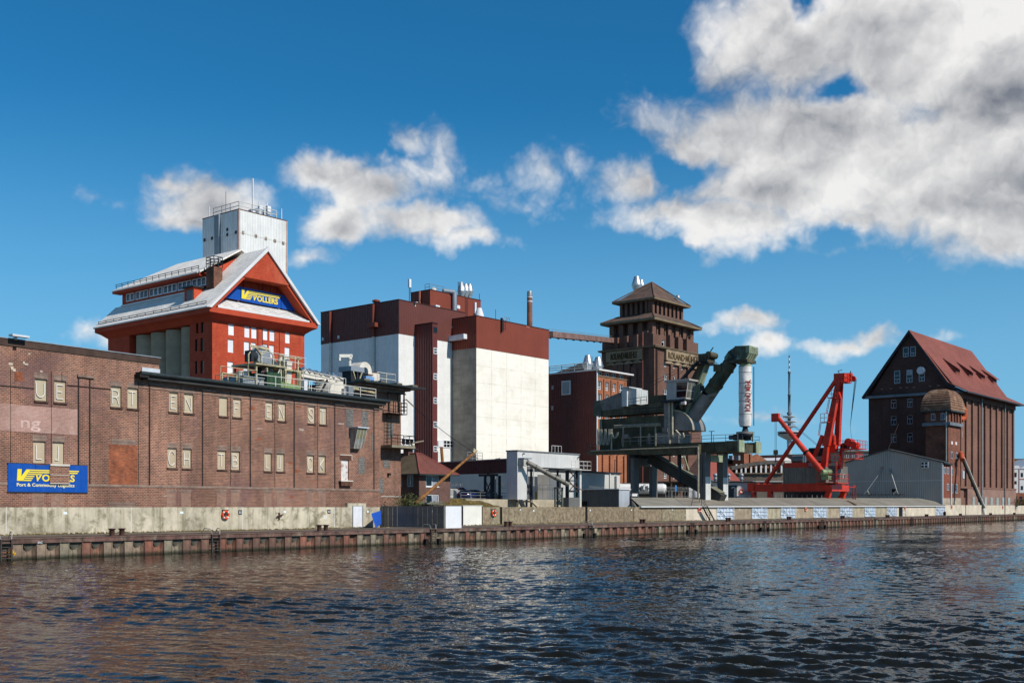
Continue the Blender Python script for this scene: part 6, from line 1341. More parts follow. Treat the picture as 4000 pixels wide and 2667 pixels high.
# name friezes
fz1, fz0 = zc - .42, zc - 3.0
f1 = part('name_frieze', MB().box(tx(2594), tx(2722), -.7, -.003, fz0, fz1), m_sand, tr)
text('lettering', 'ROLAND·MÜHLE', 1.55, M('letter_brown', '#4d3d22', .9), f1, (tx(2600), -.74, fz0 + .5), extrude=.05, width=tx(2716) - tx(2600), bold=.03)
f2 = part('name_frieze', MB().box(-.6, -.003, ty(2513) , ty(2372), fz0, fz1), m_sand, tr)
text('lettering', 'ROLAND·MUEHLE', 1.55, MATS['letter_brown'], f2, (-.66, ty(2391), fz0 + .5), 'y', extrude=.06, width=ty(2391) - ty(2494), bold=.03)
for k in range(4):
    a = tx(2592) + (tx(2722) - tx(2592)) * k / 4; b = a + (tx(2722) - tx(2592)) / 4
    part('zigzag', MB().prism([(a + .1, fz0 - .5), ((a + b) / 2, fz0 - .02), (b - .1, fz0 - .5), (b - .1, fz0 - .8), (a + .1, fz0 - .8)], 'y', -.55, -.01), m_sand, tr)
    a = ty(2513) + (ty(2372) - ty(2513)) * k / 4; b = a + (ty(2372) - ty(2513)) / 4
    part('zigzag', MB().prism([(a + .1, fz0 - .5), ((a + b) / 2, fz0 - .02), (b - .1, fz0 - .5), (b - .1, fz0 - .8), (a + .1, fz0 - .8)], 'x', -.55, -.01), m_sand, tr)
# parapet stage
i1 = .35
p0x, p1x, p1y = .0, tx(2732), ty(2352)
zp = (TR.zx(2556, 1304) + TR.zx(2731, 1338)) / 2
hw_ = [(tx(a), tx(b), TR.zx(2596, 1353), TR.zx(2596, 1327)) for a, b in ((2590, 2601), (2623, 2635), (2655, 2667))]
part('parapet_stage', hole_wall(.0, p1x, zc + .1, zp, hw_, i1, .3), m_tb, tr)
for h in hw_:
    f = part('window', window_mesh(h[1] - h[0], h[3] - h[2], 1, 1, .16, .08, [.7], False), m_wf, tr, loc=(h[0], i1 + .25, h[2])); part('pane', MB().box(.1, h[1] - h[0] - .1, -.03, .0, .1, h[3] - h[2] - .1), gl_, f)
part('parapet_side', MB().box(.0, .3, i1 + .01, p1y, zc + .1, zp), m_tb, tr); part('parapet_side', MB().box(p1x - .3, p1x, i1 + .01, p1y, zc + .1, zp).box(.31, p1x - .31, p1y - .3, p1y, zc + .1, zp), m_tb, tr)
part('stage_roof', MB().box(.31, p1x - .31, i1 + .31, p1y - .31, zp - .8, zp - .6), m_conc, tr)
for a, b in ((2607, 2621), (2640, 2655), (2673, 2688)): part('buttress', MB().box(tx(a), tx(b), -.75, i1 - .002, zc + .12, zp + .25), m_tb, tr)
for a, b, c in ((2481, 2495, 1307), (2443, 2456, 1313), (2405, 2419, 1320)): part('buttress', MB().box(-.75, -.002, ty(b), ty(a), zc + .12, TR.zy((a + b) / 2, c)), m_tb, tr)
part('parapet_step', MB().box(-.02, .28, ty(2530), ty(2508), zp + .002, zp + .9).box(-.02, .28, ty(2547), ty(2531), zp + .002, zp + .4), m_tb, tr)
part('pink_hatch', MB().box(tx(2688), tx(2701), i1 - .1, i1 - .002, TR.zx(2694, 1362), TR.zx(2694, 1345)), M('pipe_pink', ''), tr)
part('window', MB().box(-.06, -.004, ty(2475), ty(2465), TR.zy(2470, 1356), TR.zy(2470, 1336)), glass('blue_pane'), tr)
def stage(x0, x1, y0, y1, z0, z1, nx, ny, pw, dpt, split=False, wins=False):
    """a storey of deep brick piers with dark openings between them"""
    cd_ = dpt if split else dpt + 3.5
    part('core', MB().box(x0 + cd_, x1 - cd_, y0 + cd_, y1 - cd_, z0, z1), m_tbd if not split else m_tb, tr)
    for i in range(nx + 1):
        c = x0 + pw / 2 + (x1 - x0 - pw) * i / nx
        part('pier', MB().box(c - pw / 2, c + pw / 2, y0, y0 + dpt + .01, z0, z1), m_tb, tr)
        if split and i < nx:
            q = c + (x1 - x0 - pw) / nx * .62; part('mullion', MB().box(q - .28, q + .28, y0 + .5, y0 + dpt + .01, z0, z1), m_tb, tr)
            if wins and i: part('slit_window', MB().box(c + pw / 2 + .5, c + pw / 2 + 1.1, y0 + dpt - .06, y0 + dpt - .002, z0 + 1.0, z0 + 4.0), m_wf, tr)
    for i in range(1, ny + 1):
        c = y0 + pw / 2 + (y1 - y0 - pw) * i / ny
        part('pier', MB().box(x0, x0 + dpt + .01, c - pw * .42, c + pw * .42, z0, z1), m_tb, tr)
    part('pier', MB().box(x1 - dpt, x1, y1 - pw, y1, z0, z1), m_tb, tr)
def hip(x0, x1, y0, y1, z0, X0, X1, Y0, Y1, z1, fas, name='roof'):
    """tiled skirt roof from a wide eaves rectangle up to a small one, with a concrete fascia and soffit"""
    E = [(x0, y0, z0), (x1, y0, z0), (x1, y1, z0), (x0, y1, z0)]; T = [(X0, Y0, z1), (X1, Y0, z1), (X1, Y1, z1), (X0, Y1, z1)]
    kk = .22; Mi = [tuple(e[c] * (1 - kk) + t[c] * kk - (0 if c < 2 else (z1 - z0) * .07) for c in range(3)) for e, t in zip(E, T)]
    for i in range(4):
        j = (i + 1) % 4; part('roof_slope', MB().quad(E[i], E[j], Mi[j], Mi[i]).quad(Mi[i], Mi[j], T[j], T[i]), m_tile, tr)
    part('hip_ridge', MB().tube(E[0], Mi[0], .16, n=6).tube(Mi[0], T[0], .16, n=6).tube(E[1], T[1], .15, n=6).tube(E[3], T[3], .15, n=6), m_tile, tr)
    part('fascia', MB().box(x0 + .02, x1 - .02, y0 + .02, y1 - .02, z0 - fas, z0 - .004), m_conc, tr)
# middle stage
s1 = (tx(2549, 2.2), tx(2709.7, 2.2), 2.2, ty(2378.6, tx(2549, 2.2)))
zb1_, ze1 = zp - .6, (TR.zx(2556, 1240, -2) + TR.zx(2740, 1274, -2)) / 2
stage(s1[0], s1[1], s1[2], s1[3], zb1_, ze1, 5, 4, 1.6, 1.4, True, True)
o1 = 1.6
zt1 = TR.zx(2552, 1224, 4.5)
s2 = (tx(2549.5, 5.0), tx(2669, 5.0), 5.0, ty(2420, tx(2549.5, 5.0)))
hip(s1[0] - o1, s1[1] + o1, s1[2] - o1, s1[3] + o1, ze1 + .7, s2[0] - .1, s2[1] + .1, s2[2] - .1, s2[3] + .1, zt1 + .3, .55)
ze2 = (TR.zx(2553, 1168, 3.2) + TR.zx(2697, 1197, 3.2)) / 2
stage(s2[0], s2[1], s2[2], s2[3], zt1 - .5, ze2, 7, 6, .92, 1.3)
o2 = 1.4
xm_, ym_ = (s2[0] + s2[1]) / 2, (s2[2] + s2[3]) / 2
zap_ = TR.at(2544, 1103, x=xm_).z
hip(s2[0] - o2, s2[1] + o2, s2[2] - o2, s2[3] + o2, ze2 + .55, xm_ - .1, xm_ + .1, ym_ - .1, ym_ + .1, zap_, .5)
for px, py, k in ((2487, 1138, .85), (2505, 1133, .6)):
    p = TR.at(px, py, y=ym_ + 6); cowl(TR, tr, px, py, ym_ + 6, k * 1.7)
part('dish', MB().lathe([(0, 0), (.6, .12), (.75, .3)], (s1[1] - 3, s1[2] - .5, ze1 - 2.0), 12), m_gr, tr)
part('roof_hatch', MB().box(xm_ + 4.2, xm_ + 5.0, s2[2] - .3, s2[2] + .3, ze2 + 2.3, ze2 + 2.9), m_whv, tr)
# slate roof of the old wing behind
WG = Fr(39.6, 2345, 305, YARD)
wg = thing('old_wing', 'dark slate roofed old mill wing left of the brick tower', 'mill wing', WG)
xx, yy = 3.0, WG.Y(2140)
z0_, z1_ = WG.zy(2340, 1455), WG.zy(2340, 1392)
part('wall', MB().box(0, 16, -8, yy, 0, z0_), m_tb, wg)
part('roof', MB().hexa([(-.8, -8, z0_), (16.8, -8, z0_), (16.8, yy - 2, z0_), (-.8, yy + 1, z0_)], [(4, -8, z1_), (12, -8, z1_), (12, yy - 10, z1_ - .6), (4, yy - 9, z1_ - .6)]), M('dark_slate', '#34302f', .8, var=.25, vs=.4, patch='#5f5b56', pk=.4), wg)
# link bridge from silo to tower
pa, pb = SB.world((SB.X(2146, 3.0), 3.0, SB.zx(2146, 1306, 3.0))), TR.world((-.3, ty(2392), TR.zy(2392, 1331)))
pc = Fr(39.6, base=0, xy=(pa.x, pa.y)); dv = pb - pa
loc = Vector((dv.x * pc.u[0] + dv.y * pc.u[1], dv.x * pc.n[0] + dv.y * pc.n[1], dv.z))
t = thing('conveyor_bridge', 'thin inclined conveyor bridge between the concrete silo and the brick tower', 'conveyor bridge', pc, at=(0, 0, pa.z))
part('gallery', MB().bar((0, 0, 0), loc, 1.6, 1.15), M('bridge_pink', '#7d625a', .8, var=.2), t)
g = MB(); n = 9
for k in range(n + 1): c = loc * (k / n); g.bar(c + Vector((0, 0, -.75)), c + Vector((0, 0, .65)), .25, 1.9, up=loc)
part('rib', g, M('bridge_dark', '#4b3a36', .8), t); part('handrail', MB().bar(Vector((0, 0, 1.1)), loc + Vector((0, 0, 1.1)), .08).bar(Vector((0, 0, .6)), loc + Vector((0, 0, .6)), 1.5, .1), m_galv, t)

# ---- brown clad block with orange brick front
BB = Fr(39.6, 2326, 226, YARD)
ex = lambda px, y=0.0: BB.X(px, y); ey = lambda px, x=0.0: BB.Y(px, x)
be, bdd = ex(2448), ey(2141); bzt = (BB.zx(2326, 1445) + BB.zx(2448, 1468)) / 2
bb = thing('brick_block', 'block with a brown metal side and an orange brick window front', 'mill building', BB)
m_ob = M('orange_brick', '#a0603f', .92, var=.14, vs=.3, brick=(.4, .16), b2='#8a4f35', mortar='#a87a5e')
colw = ((2336, 2350), (2365, 2378), (2393, 2406), (2420, 2434)); H_ = []
for k, (a, b) in enumerate(colw):
    H_.append((ex(a - 3), ex(b + 4), BB.zx(2343, 1465), BB.zx(2343, 1450)))
    for c, d in ((1488, 1521), (1538, 1575), (1600, 1635)): H_.append((ex(a), ex(b), BB.zx(2343, d), BB.zx(2343, c)))
part('brick_front', hole_wall(.35, be, 0, bzt, H_, 0, .35), m_ob, bb)
for h in H_:
    f = part('window', window_mesh(h[1] - h[0], h[3] - h[2], 2, 1, .14, .1, [.3] if h[3] - h[2] > 1.2 else [.99], False), m_wf, bb, loc=(h[0], .3, h[2])); part('pane', MB().box(.1, h[1] - h[0] - .1, -.03, 0, .1, h[3] - h[2] - .1), gl_, f)
for a, b in colw:
    for px in (a - 6, b + 7): part('joint', MB().box(ex(px) - .09, ex(px) + .09, -.02, -.001, BB.zx(2343, 1800), BB.zx(2343, 1478)), M('joint_dark', '#4a2b20', .9), bb)
part('sill_course', MB().box(.35, be, -.15, -.002, BB.zx(2343, 1470), BB.zx(2343, 1466.5)), m_conc, bb)
for px in (2354, 2382, 2410, 2437): part('pier', MB().box(ex(px) - .35, ex(px) + .35, -.4, -.003, 0, BB.zx(2343, 1775)), m_ob, bb)
part('metal_side', MB().box(0, .34, -.05, bdd, 0, bzt), M('maroon_cladding', '#66342c', .6, 0, var=.08, vs=.3, corr=.55, cdepth=.7), bb); part('rear', MB().box(.36, be, .4, bdd, 0, bzt - .3), m_ob, bb)
part('roof_slab', MB().box(-.1, be + 1.2, -1.0, bdd + .1, bzt + .003, bzt + .3), m_whv, bb); part('downpipe', MB().tube((.2, -.25, 0), (.2, -.25, bzt), .16, n=6), m_whv, bb)
wf_ = part('framed_window', MB().box(-.25, -.002, ey(2230), ey(2196), BB.zy(2213, 1542), BB.zy(2213, 1487)), m_whv, bb); part('recess', MB().box(-.27, -.252, ey(2226.5), ey(2199.5), BB.zy(2213, 1538), BB.zy(2213, 1492)), M('window_grey', '#9aa0a2', .5), wf_)
for px, c, d in ((2159, 1506, 1521), (2158, 1585, 1601), (2158, 1745, 1757)): part('small_window', MB().box(-.06, -.003, ey(px + 4), ey(px - 4), BB.zy(px, d), BB.zy(px, c)), M('window_grey', ''), bb)
for px, y in ((2296, 3), (2336, 3)): cowl(BB, bb, px, 1438, 6.0, 1.22, zb=bzt + .9)
part('roof_rail', railing([(.4, bdd, bzt + .3), (.4, ey(2290), bzt + .3)], 1.5, 3, .09, (.4, .7, 1.0)), m_rw, bb)
for px, py in ((2313, 1392), (2354, 1392)): p = BB.at(px, py, y=2); part('aerial_spike', MB().tube((p.x, 2, bzt), (p.x, 2, p.z), .05, n=4), m_dkm, bb)
# ================================================================== PORTAL GRAIN ELEVATOR CRANE on the quay
C = Fr(38.0, 2888, 165, DECK)
cy = lambda px, x=0.0: C.Y(px, x); czy = lambda px, py, x=0.0: C.zy(px, py, x)
m_cg = M('crane_green_shaded', '#56513f', .75, .1, var=.3, vs=.5, streak=.6, scol='#1d1c15', patch='#55513c', pk=.5, ps=.5); m_cl = M('crane_green_lit', '#8f9a7c', .65, .05, var=.15, vs=1, streak=.35, scol='#5d604b', patch='#c3c4b0', pk=.35, ps=1.2); m_cgr = M('crane_grey', '#8b8680', .65, .1, var=.15, vs=.6, streak=.35, scol='#55544f'); m_leg = M('leg_grey', '#6b6862', .7, .05, var=.12, vs=.4, streak=.3, scol='#4b4e52', patch='#6d7d83', pk=.35, ps=.7)  # dark and light green put shaded sides and sunlit faces into the colour
m_cs = M('crane_slate', '#7a756e', .65, .1, var=.2, vs=.6, corr=.35, streak=.4, scol='#4a4d4c'); m_dg = M('crane_olive', '#5a5440', .75, .1, var=.3, vs=.5, streak=.6, scol='#22211a')
cr_ = thing('elevator_crane', 'big dirty green grain elevator crane on a portal with an inclined boom', 'crane', C)
G, gw, gd = 5.7, 1.65, 0
zg0, zg1 = C.zx(2898, 1762, 0), C.zx(2898, 1722, 0)
yE_ = cy(2304)
for k in (0, 1):
    x = k * G
    part('girder', MB().box(x, x + gw, .25, yE_ * .72, zg0, zg1), m_cg, cr_); part('girder_end', MB().box(x - .05, x + gw + .05, 0, .248, zg0 - .1, zg1 + .15), m_cl, cr_)
part('end_tie', MB().box(gw + .06, G - .06, .5, 1.2, zg0 - .1, zg1 - .3), m_cg, cr_)
yb = cy(2740)
part('walkway_beam', MB().hexa([(-.9, yb, zg0 - .35), (-.1, yb, zg0 - .35), (-.1, yE_, zg0 + .2), (-.9, yE_, zg0 + .2)], [(-.9, yb, zg0 + 1.2), (-.1, yb, zg0 + 1.2), (-.1, yE_, zg0 + .75), (-.9, yE_, zg0 + .75)]), m_dg, cr_)
part('deck', MB().box(-.9, G + gw + .3, cy(2470), yE_, zg0 + .76, zg0 + .86), m_dkm, cr_)
part('cable_pipe', MB().tube((-1.05, yb, zg0 + .8), (-1.05, yE_ * .97, zg0 + .75), .1, n=6).tube((-1.02, yb, 1.0), (-1.02, yb, zg0 + .8), .17, n=8), M('pipe_beige', '#8f8a7a', .6, var=.2, vs=2), cr_)
part('deck_rail', railing([(-.85, yb - .2, zg1 + .0), (-.85, cy(2440), zg1 + .0), ], 1.15, 1.6, .04, (.5, 1.0)), m_cgr, cr_); part('deck_rail', railing([(-.85, cy(2318), zg0 + .8), (-.85, yE_, zg0 + .8), (2, yE_, zg0 + .8)], 1.15, 1.2, .04, (.5, 1.0)), m_dkm, cr_)
part('deck_rail', railing([(.1, .3, zg1), (.1, yb, zg1)], 1.0, 1.9, .04, (.5, 1.0)), m_cgr, cr_); part('deck_rail', railing([(G + gw, .3, zg1), (G + gw, 6, zg1)], 1.0, 1.9, .04, (.5, 1.0)), m_cgr, cr_)
# portal legs
yl2_ = cy(2600)
def leg(x, y, wx, wy, lean=0.0, low=None):
    zb, zt = .0, zg0 - .003
    part('leg', MB().hexa([(x + .2, y + .15, zb), (x + wx - .2, y + .15, zb), (x + wx - .2, y + wy - .15, zb), (x + .2, y + wy - .15, zb)], [(x, y, zt), (x + wx, y, zt), (x + wx, y + wy, zt), (x, y + wy, zt)]), m_leg, cr_)
    zk = C.zy(2757, 1861)
    if y < yl2_: part('foot_paint', MB().box(x + .08, x + wx - .08, y - .03, y - .004 + .0, .1, zk).box(x + .12, x + wx - .12, y + .0, y + .08, .1, zk), M('foot_white', '#c4c4bf', .7, var=.1, streak=.25, scol='#8b8b86'), cr_)
    part('bogie', MB().box(x - .3, x + wx + .3, y + .1, y + wy - .1, -.0, .8), m_dkm, cr_)
yl = cy(2757)
for k in (0, 1): leg(k * G - .15, yl, 1.75, 1.1)
part('portal_beam', MB().box(1.65, G - .2, yl + .0, yl + 1.0, zg0 - 1.35, zg0 - .3), m_cl, cr_)
yl2 = cy(2476)
zl2 = C.zy(2476, 1788)
for k in (0, 1):
    x = k * G
    part('leg', MB().box(x - .05, x + 1.6, yl2, yl2 + .6, 0, zl2), m_leg, cr_); part('bearing', MB().box(x + .3, x + 1.3, yl2 + .05, yl2 + .6, zl2 + .55, zg0 - .004), m_dkm, cr_)
part('portal_beam', MB().box(1.605, G - .055, yl2 + .05, yl2 + .55, zl2 - 1.2, zl2 + .0), m_leg, cr_); part('portal_cap', MB().box(-.1, G + 1.7, yl2 - .1, yl2 + .75, zl2 + .003, zl2 + .55), m_dkm, cr_)
part('leg_ladder', ladder_mesh(zg0 - 1, .5, .4, .04), m_dkm, cr_, loc=(-.4, yl + .5, .5))
# inclined covered conveyor under the portal; lit top and shaded side put into colour
m_cov = M('conveyor_roof_lit', '#7f7c68', .75, var=.2, vs=.6, corr=.2)
xa = G / 2 + .8
pa, pb = C.at(2545, 1790, x=xa), C.at(2822, 1950, x=xa)
part('inclined_conveyor', MB().bar(pa, pb, 1.8, 1.5), M('conveyor_side_shaded', '#45443f', .75, var=.2), cr_); part('conveyor_cover', MB().bar(pa + Vector((0, 0, 1.02)), pb + Vector((0, 0, 1.02)), 2.0, .1), m_cov, cr_)
p = C.at(2655, 1800, x=1.0); part('hanger_pipe', MB().tube((1.0, p.y, zg0), (1.0, p.y, C.zy(2655, 1886, 1.0)), .28, n=8), m_dkm, cr_)
part('dust_pipe', MB().path([C.at(2672, 1780, x=4.5), C.at(2690, 1836, x=4.5)], .14, 8), m_cl, cr_)
# slewing superstructure: tail boom with machinery, tower, cab, mast
xc_ = G / 2 + .6
T0 = -1.6
xs0, xs1 = 1.2, 4.6
zt0 = lambda px, py: C.zy(px, py, xs0)
yq = lambda px: C.Y(px, xs0)
part('tail_girder', MB().hexa([(xs0, yq(2594), zt0(2594, 1608)), (xs1, yq(2594), zt0(2594, 1608)), (xs1, yq(2352), zt0(2352, 1626)), (xs0, yq(2352), zt0(2352, 1626))], [(xs0, yq(2594), zt0(2594, 1567)), (xs1, yq(2594), zt0(2594, 1567)), (xs1, yq(2352), zt0(2352, 1604)), (xs0, yq(2352), zt0(2352, 1604))]), m_dg, cr_)
part('tail_ribs', MB().box(xs0 - .06, xs0 - .003, yq(2590), yq(2450), zt0(2520, 1596), zt0(2520, 1593)).box(xs0 - .06, xs0 - .003, yq(2590), yq(2450), zt0(2520, 1608), zt0(2520, 1605)), m_dkm, cr_)
part('counterweight', MB().hexa([(xs0 - .1, yq(2349), zt0(2349, 1627)), (xs1, yq(2349), zt0(2349, 1627)), (xs1, yq(2320), zt0(2320, 1624)), (xs0 - .1, yq(2320), zt0(2320, 1624))], [(xs0 - .1, yq(2349), zt0(2349, 1562)), (xs1, yq(2349), zt0(2349, 1562)), (xs1, yq(2320), zt0(2320, 1566)), (xs0 - .1, yq(2320), zt0(2320, 1566))]), M('crane_mid_green', '#5d6154', .7, .1, var=.2, vs=.6, streak=.3), cr_)
part('machine_house', MB().hexa([(xs0 + .0, yq(2437), zt0(2437, 1597)), (xs1, yq(2437), zt0(2437, 1597)), (xs1, yq(2350), zt0(2350, 1603)), (xs0, yq(2350), zt0(2350, 1603))], [(xs0, yq(2437), zt0(2437, 1526)), (xs1, yq(2437), zt0(2437, 1526)), (xs1, yq(2350), zt0(2350, 1562)), (xs0, yq(2350), zt0(2350, 1562))]), m_cs, cr_)
part('cabinet', MB().box(xs0 - .7, xs0 + 1.9, yq(2458), yq(2438), zt0(2445, 1588), zt0(2445, 1517)), M('cabinet_white', '#c3c6c4', .6, .05, var=.1, corr=.5, streak=.3, scol='#8b8d88'), cr_); part('cabinet_roof', MB().box(xs0 - .9, xs0 + 3.0, yq(2470), yq(2436), zt0(2445, 1517) + .003, zt0(2445, 1517) + .15), M('cabinet_white', ''), cr_)
part('cabinet', MB().box(xs0 - .3, xs0 + 3.2, yq(2490), yq(2458) - .01, zt0(2470, 1580), zt0(2470, 1520)), MATS['cabinet_white'], cr_)
part('tail_rail', railing([(xs0 - .3, yq(2455), zt0(2455, 1585)), (xs0 - .3, yq(2530), zt0(2530, 1573))], 1.0, 1.2, .04, (.5, 1.0)), m_dkm, cr_)
part('winch_box', MB().box(xs0 + .3, xs1, yq(2590), yq(2530), zt0(2560, 1568) - .1, zt0(2560, 1543)), m_dg, cr_)
part('lower_girder', MB().hexa([(xs0 + .3, yq(2600), zt0(2600, 1700)), (xs1, yq(2600), zt0(2600, 1700)), (xs1, yq(2338), zt0(2338, 1700)), (xs0 + .3, yq(2338), zt0(2338, 1700))], [(xs0 + .3, yq(2600), zt0(2600, 1620)), (xs1, yq(2600), zt0(2600, 1620)), (xs1, yq(2338), zt0(2338, 1637)), (xs0 + .3, yq(2338), zt0(2338, 1637))]), m_dg, cr_)
part('winch_house', MB().box(xs0 + .2, xs1, yq(2532), yq(2339), zg0 + .9, zt0(2440, 1694)), m_dg, cr_)
part('green_post', MB().box(xs0 + .1, xs0 + .29, yq(2348), yq(2344), zt0(2346, 1690), zt0(2346, 1636)), m_cl, cr_)
part('tower', MB().box(xs0 - .2, xs1 - .3, yq(2625), yq(2596), zg1 - .2, zt0(2610, 1562)), m_cgr, cr_)
part('tower_pipe', MB().tube((xs0 - .5, yq(2621), zg1), (xs0 - .5, yq(2621), zt0(2621, 1570)), .18, n=8).tube((xs0 - .5, yq(2633), zg1 + 1), (xs0 - .5, yq(2633), zt0(2633, 1572)), .15, n=8), M('pipe_cream', '#b7ae97', .6, var=.2, vs=2), cr_)
part('trolley', MB().box(xs0 - .3, xs1, yq(2655), yq(2535), zg1 + .1, zt0(2600, 1690)), m_cgr, cr_); part('trolley_hatch', MB().box(xs0 - .36, xs0 - .303, yq(2562), yq(2545), zg1 + .3, zt0(2560, 1690)), m_dg, cr_)
part('hose_rail', MB().tube((-.4, yq(2600), zt0(2600, 1657)), (-.4, yq(2420), zt0(2420, 1665)), .14, n=6).tube((-.4, yq(2600), zt0(2600, 1663)), (-.4, yq(2420), zt0(2420, 1671)), .12, n=6), M('pipe_beige', ''), cr_)
for px in (2440, 2508, 2566): part('hose_post', MB().box(-.5, -.35, cy(px) - .1, cy(px) + .1, zg1 - .3, czy(px, 1664)), M('pipe_beige', ''), cr_)
for k, (pa_, pb_) in enumerate(((2346, 2358), (2358, 2374), (2374, 2390), (2398, 2422))):
    for j in range(3):
        ya, ybb = cy(pa_ + j), cy(pb_ + j); za, zz = czy(pa_, 1678 if k < 3 else 1690), czy(pa_, 1738 if k < 3 else 1712)
        part('hose', MB().path([(-.95 - j * .06, ya - j * .14 + (ybb - ya) * i / 10, za - (za - zz) * math.sin(math.pi * i / 10) ** .6) for i in range(11)], .055, 5), M('hose_grey', '#a3a294', .7, var=.2), cr_)
for px in (2344, 2397): part('hose_post', MB().box(-.7, -.55, cy(px) - .1, cy(px) + .1, zg0, czy(px, 1676)), M('pipe_cream', ''), cr_)
# cab
cbx = -.4
yk = lambda px: C.Y(px, cbx)
za_, zb_2 = C.zy(2605, 1562, cbx), C.zy(2605, 1492, cbx)
k0, k1, k2 = yk(2603), yk(2655), yk(2688)
part('cab', MB().box(cbx, cbx + 2.5, k1, k0, za_, zb_2), M('cab_grey', '#b3aea7', .55, .1, var=.08, vs=.8, streak=.2), cr_)
cabn = part('cab_nose', MB().hexa([(cbx + .02, k2 + .45, za_), (cbx + 2.48, k2 + .45, za_), (cbx + 2.48, k1 - .003, za_), (cbx + .02, k1 - .003, za_)], [(cbx + .02, k2, zb_2), (cbx + 2.48, k2, zb_2), (cbx + 2.48, k1 - .003, zb_2), (cbx + .02, k1 - .003, zb_2)]), MATS['cab_grey'], cr_)
hh = zb_2 - za_
for zf0, zf1 in ((.1, .45), (.5, .92)):
    part('pane', MB().box(cbx - .03, cbx + .018, k2 + .5 - zf1 * .3, k1 + .55, za_ + hh * zf0, za_ + hh * zf1), gl_, cabn)
    for xf0, xf1 in ((.08, .47), (.53, .92)):
        y_ = lambda z: k2 + .45 * (1 - z) - .03
        q = MB(); P4 = [(cbx + 2.5 * xf0, y_(zf0), za_ + hh * zf0), (cbx + 2.5 * xf1, y_(zf0), za_ + hh * zf0), (cbx + 2.5 * xf1, y_(zf1), za_ + hh * zf1), (cbx + 2.5 * xf0, y_(zf1), za_ + hh * zf1)]
        q.hexa(P4, [(a, b + .05, c) for a, b, c in P4]); part('pane', q, M('cab_pane', '#5f625c', .12, var=.1), cabn)
part('cab_roof', MB().box(cbx - .2, cbx + 2.7, k2 - .3, k0 + .3, zb_2 + .003, zb_2 + .25), MATS['cab_grey'], cr_)
part('cab_floor', MB().box(cbx - .1, cbx + 2.6, k2 + .6, k0 + 1.0, za_ - .3, za_ - .004), m_dkm, cr_); part('cab_bracket', MB().bar((1.6, k1 + 1, za_ - .3), (2.4, k1 + 1, za_ - 1.6), .4).bar((1.6, k1 - .6, za_ - .3), (2.4, k1 + .6, za_ - 1.6), .4), m_cgr, cr_); part('searchlight', MB().tube((cbx + .3, k2 + 1.3, za_ - .55), (cbx + .3, k2 + .6, za_ - .6), .28, n=10), m_whv, cr_)
# luffing mast (tapered box leaning back over the boom foot)
xm0 = 2.3
def mp(px, py, x=xm0): return C.at(px, py, x=x)
def taper(pts0, pts1, x0, x1, x2, x3, name, mat):
    a, b = [mp(*p) for p in pts0]; c, d = [mp(*p) for p in pts1]
    part(name, MB().hexa([(x0, a.y, a.z), (x1, a.y, a.z), (x1, b.y, b.z), (x0, b.y, b.z)], [(x2, c.y, c.z), (x3, c.y, c.z), (x3, d.y, d.z), (x2, d.y, d.z)]), mat, cr_)
taper(((2634, 1615), (2678, 1615)), ((2728, 1418), (2752, 1418)), 1.9, 4.2, 2.5, 3.7, 'mast', m_dg)
taper(((2680, 1615), (2686, 1615)), ((2753, 1418), (2758, 1418)), 1.9, 4.2, 2.5, 3.7, 'mast_flange', m_cl)
p = mp(2748, 1395); part('mast_head', MB().box(1.9, 4.3, p.y - .9, p.y + .7, p.z - .8, p.z + .5).tube((1.9, p.y - 1.0, p.z + .3), (4.3, p.y - 1.0, p.z + .3), .5, n=14), m_dg, cr_); part('head_arm', MB().bar((3, p.y - .6, p.z + .6), (3, p.y - 1.3, p.z + 1.5), .12), m_dkm, cr_)
part('head_deck', railing([(1.5, p.y + 1.6, p.z - 1.0), (1.5, p.y - 1.3, p.z - 1.0)], 1.0, 1.0, .04, (.5, 1.0)).box(1.5, 4.6, p.y - 1.3, p.y + 1.6, p.z - 1.12, p.z - 1.0), m_dkm, cr_)
a, b = mp(2668, 1490), mp(2736, 1415); part('mast_stair', MB().bar(a + Vector((-.5, 0, 0)), b + Vector((-.5, 0, .0)), .05, .3).bar(a + Vector((-1.1, 0, 0)), b + Vector((-1.1, 0, 0)), .05, .3), m_dkm, cr_)
st = MB()
for k in range(14): q = a.lerp(b, k / 13); st.box(q.x - 1.1, q.x - .5, q.y - .25, q.y + .25, q.z, q.z + .06)
part('stair_tread', st, m_dkm, cr_, kind='stuff'); part('stair_rail', MB().bar(a + Vector((-1.1, 0, 1)), b + Vector((-1.1, 0, 1)), .06), m_dkm, cr_); part('stair_deck', MB().box(1.0, 2.0, a.y - 1.2, a.y + .4, a.z - .1, a.z), m_dkm, cr_)
# boom tube with its casing at the foot
xb_ = 3.2
fb_, hb_ = C.at(2690, 1655, x=xb_), C.at(2856, 1413, x=xb_)
d = (hb_ - fb_); dn = d.normalized()
part('boom_tube', MB().tube(fb_ + d * .5, hb_, 1.10, 1.05, n=28), M('boom_green', '#4b5040', .6, .1, var=.35, vs=.5, patch='#2b2e24', pk=.6, ps=.4), cr_)
lo = MB(); NB_ = 28; aa = dn.orthogonal().normalized(); bb_ = dn.cross(aa); rr = random.Random(2); vs = []
for q_ in (0, 1):
    for i in range(NB_):
        t_ = 2 * math.pi * i / NB_; k_ = 0 if q_ == 0 else .5 + .05 * math.sin(t_ * 2 + 1) + rr.uniform(-.015, .02); vs.append(fb_ + d * k_ + (aa * math.cos(t_) + bb_ * math.sin(t_)) * (1.13 - .01 * q_))
lo.add(vs, [(i, (i + 1) % NB_, NB_ + (i + 1) % NB_, NB_ + i) for i in range(NB_)], True)
part('boom_tube', lo, M('boom_grey_paint', '#8a8783', .6, .05, var=.2, vs=.5, patch='#4a4a3c', pk=.7, ps=.35), cr_)
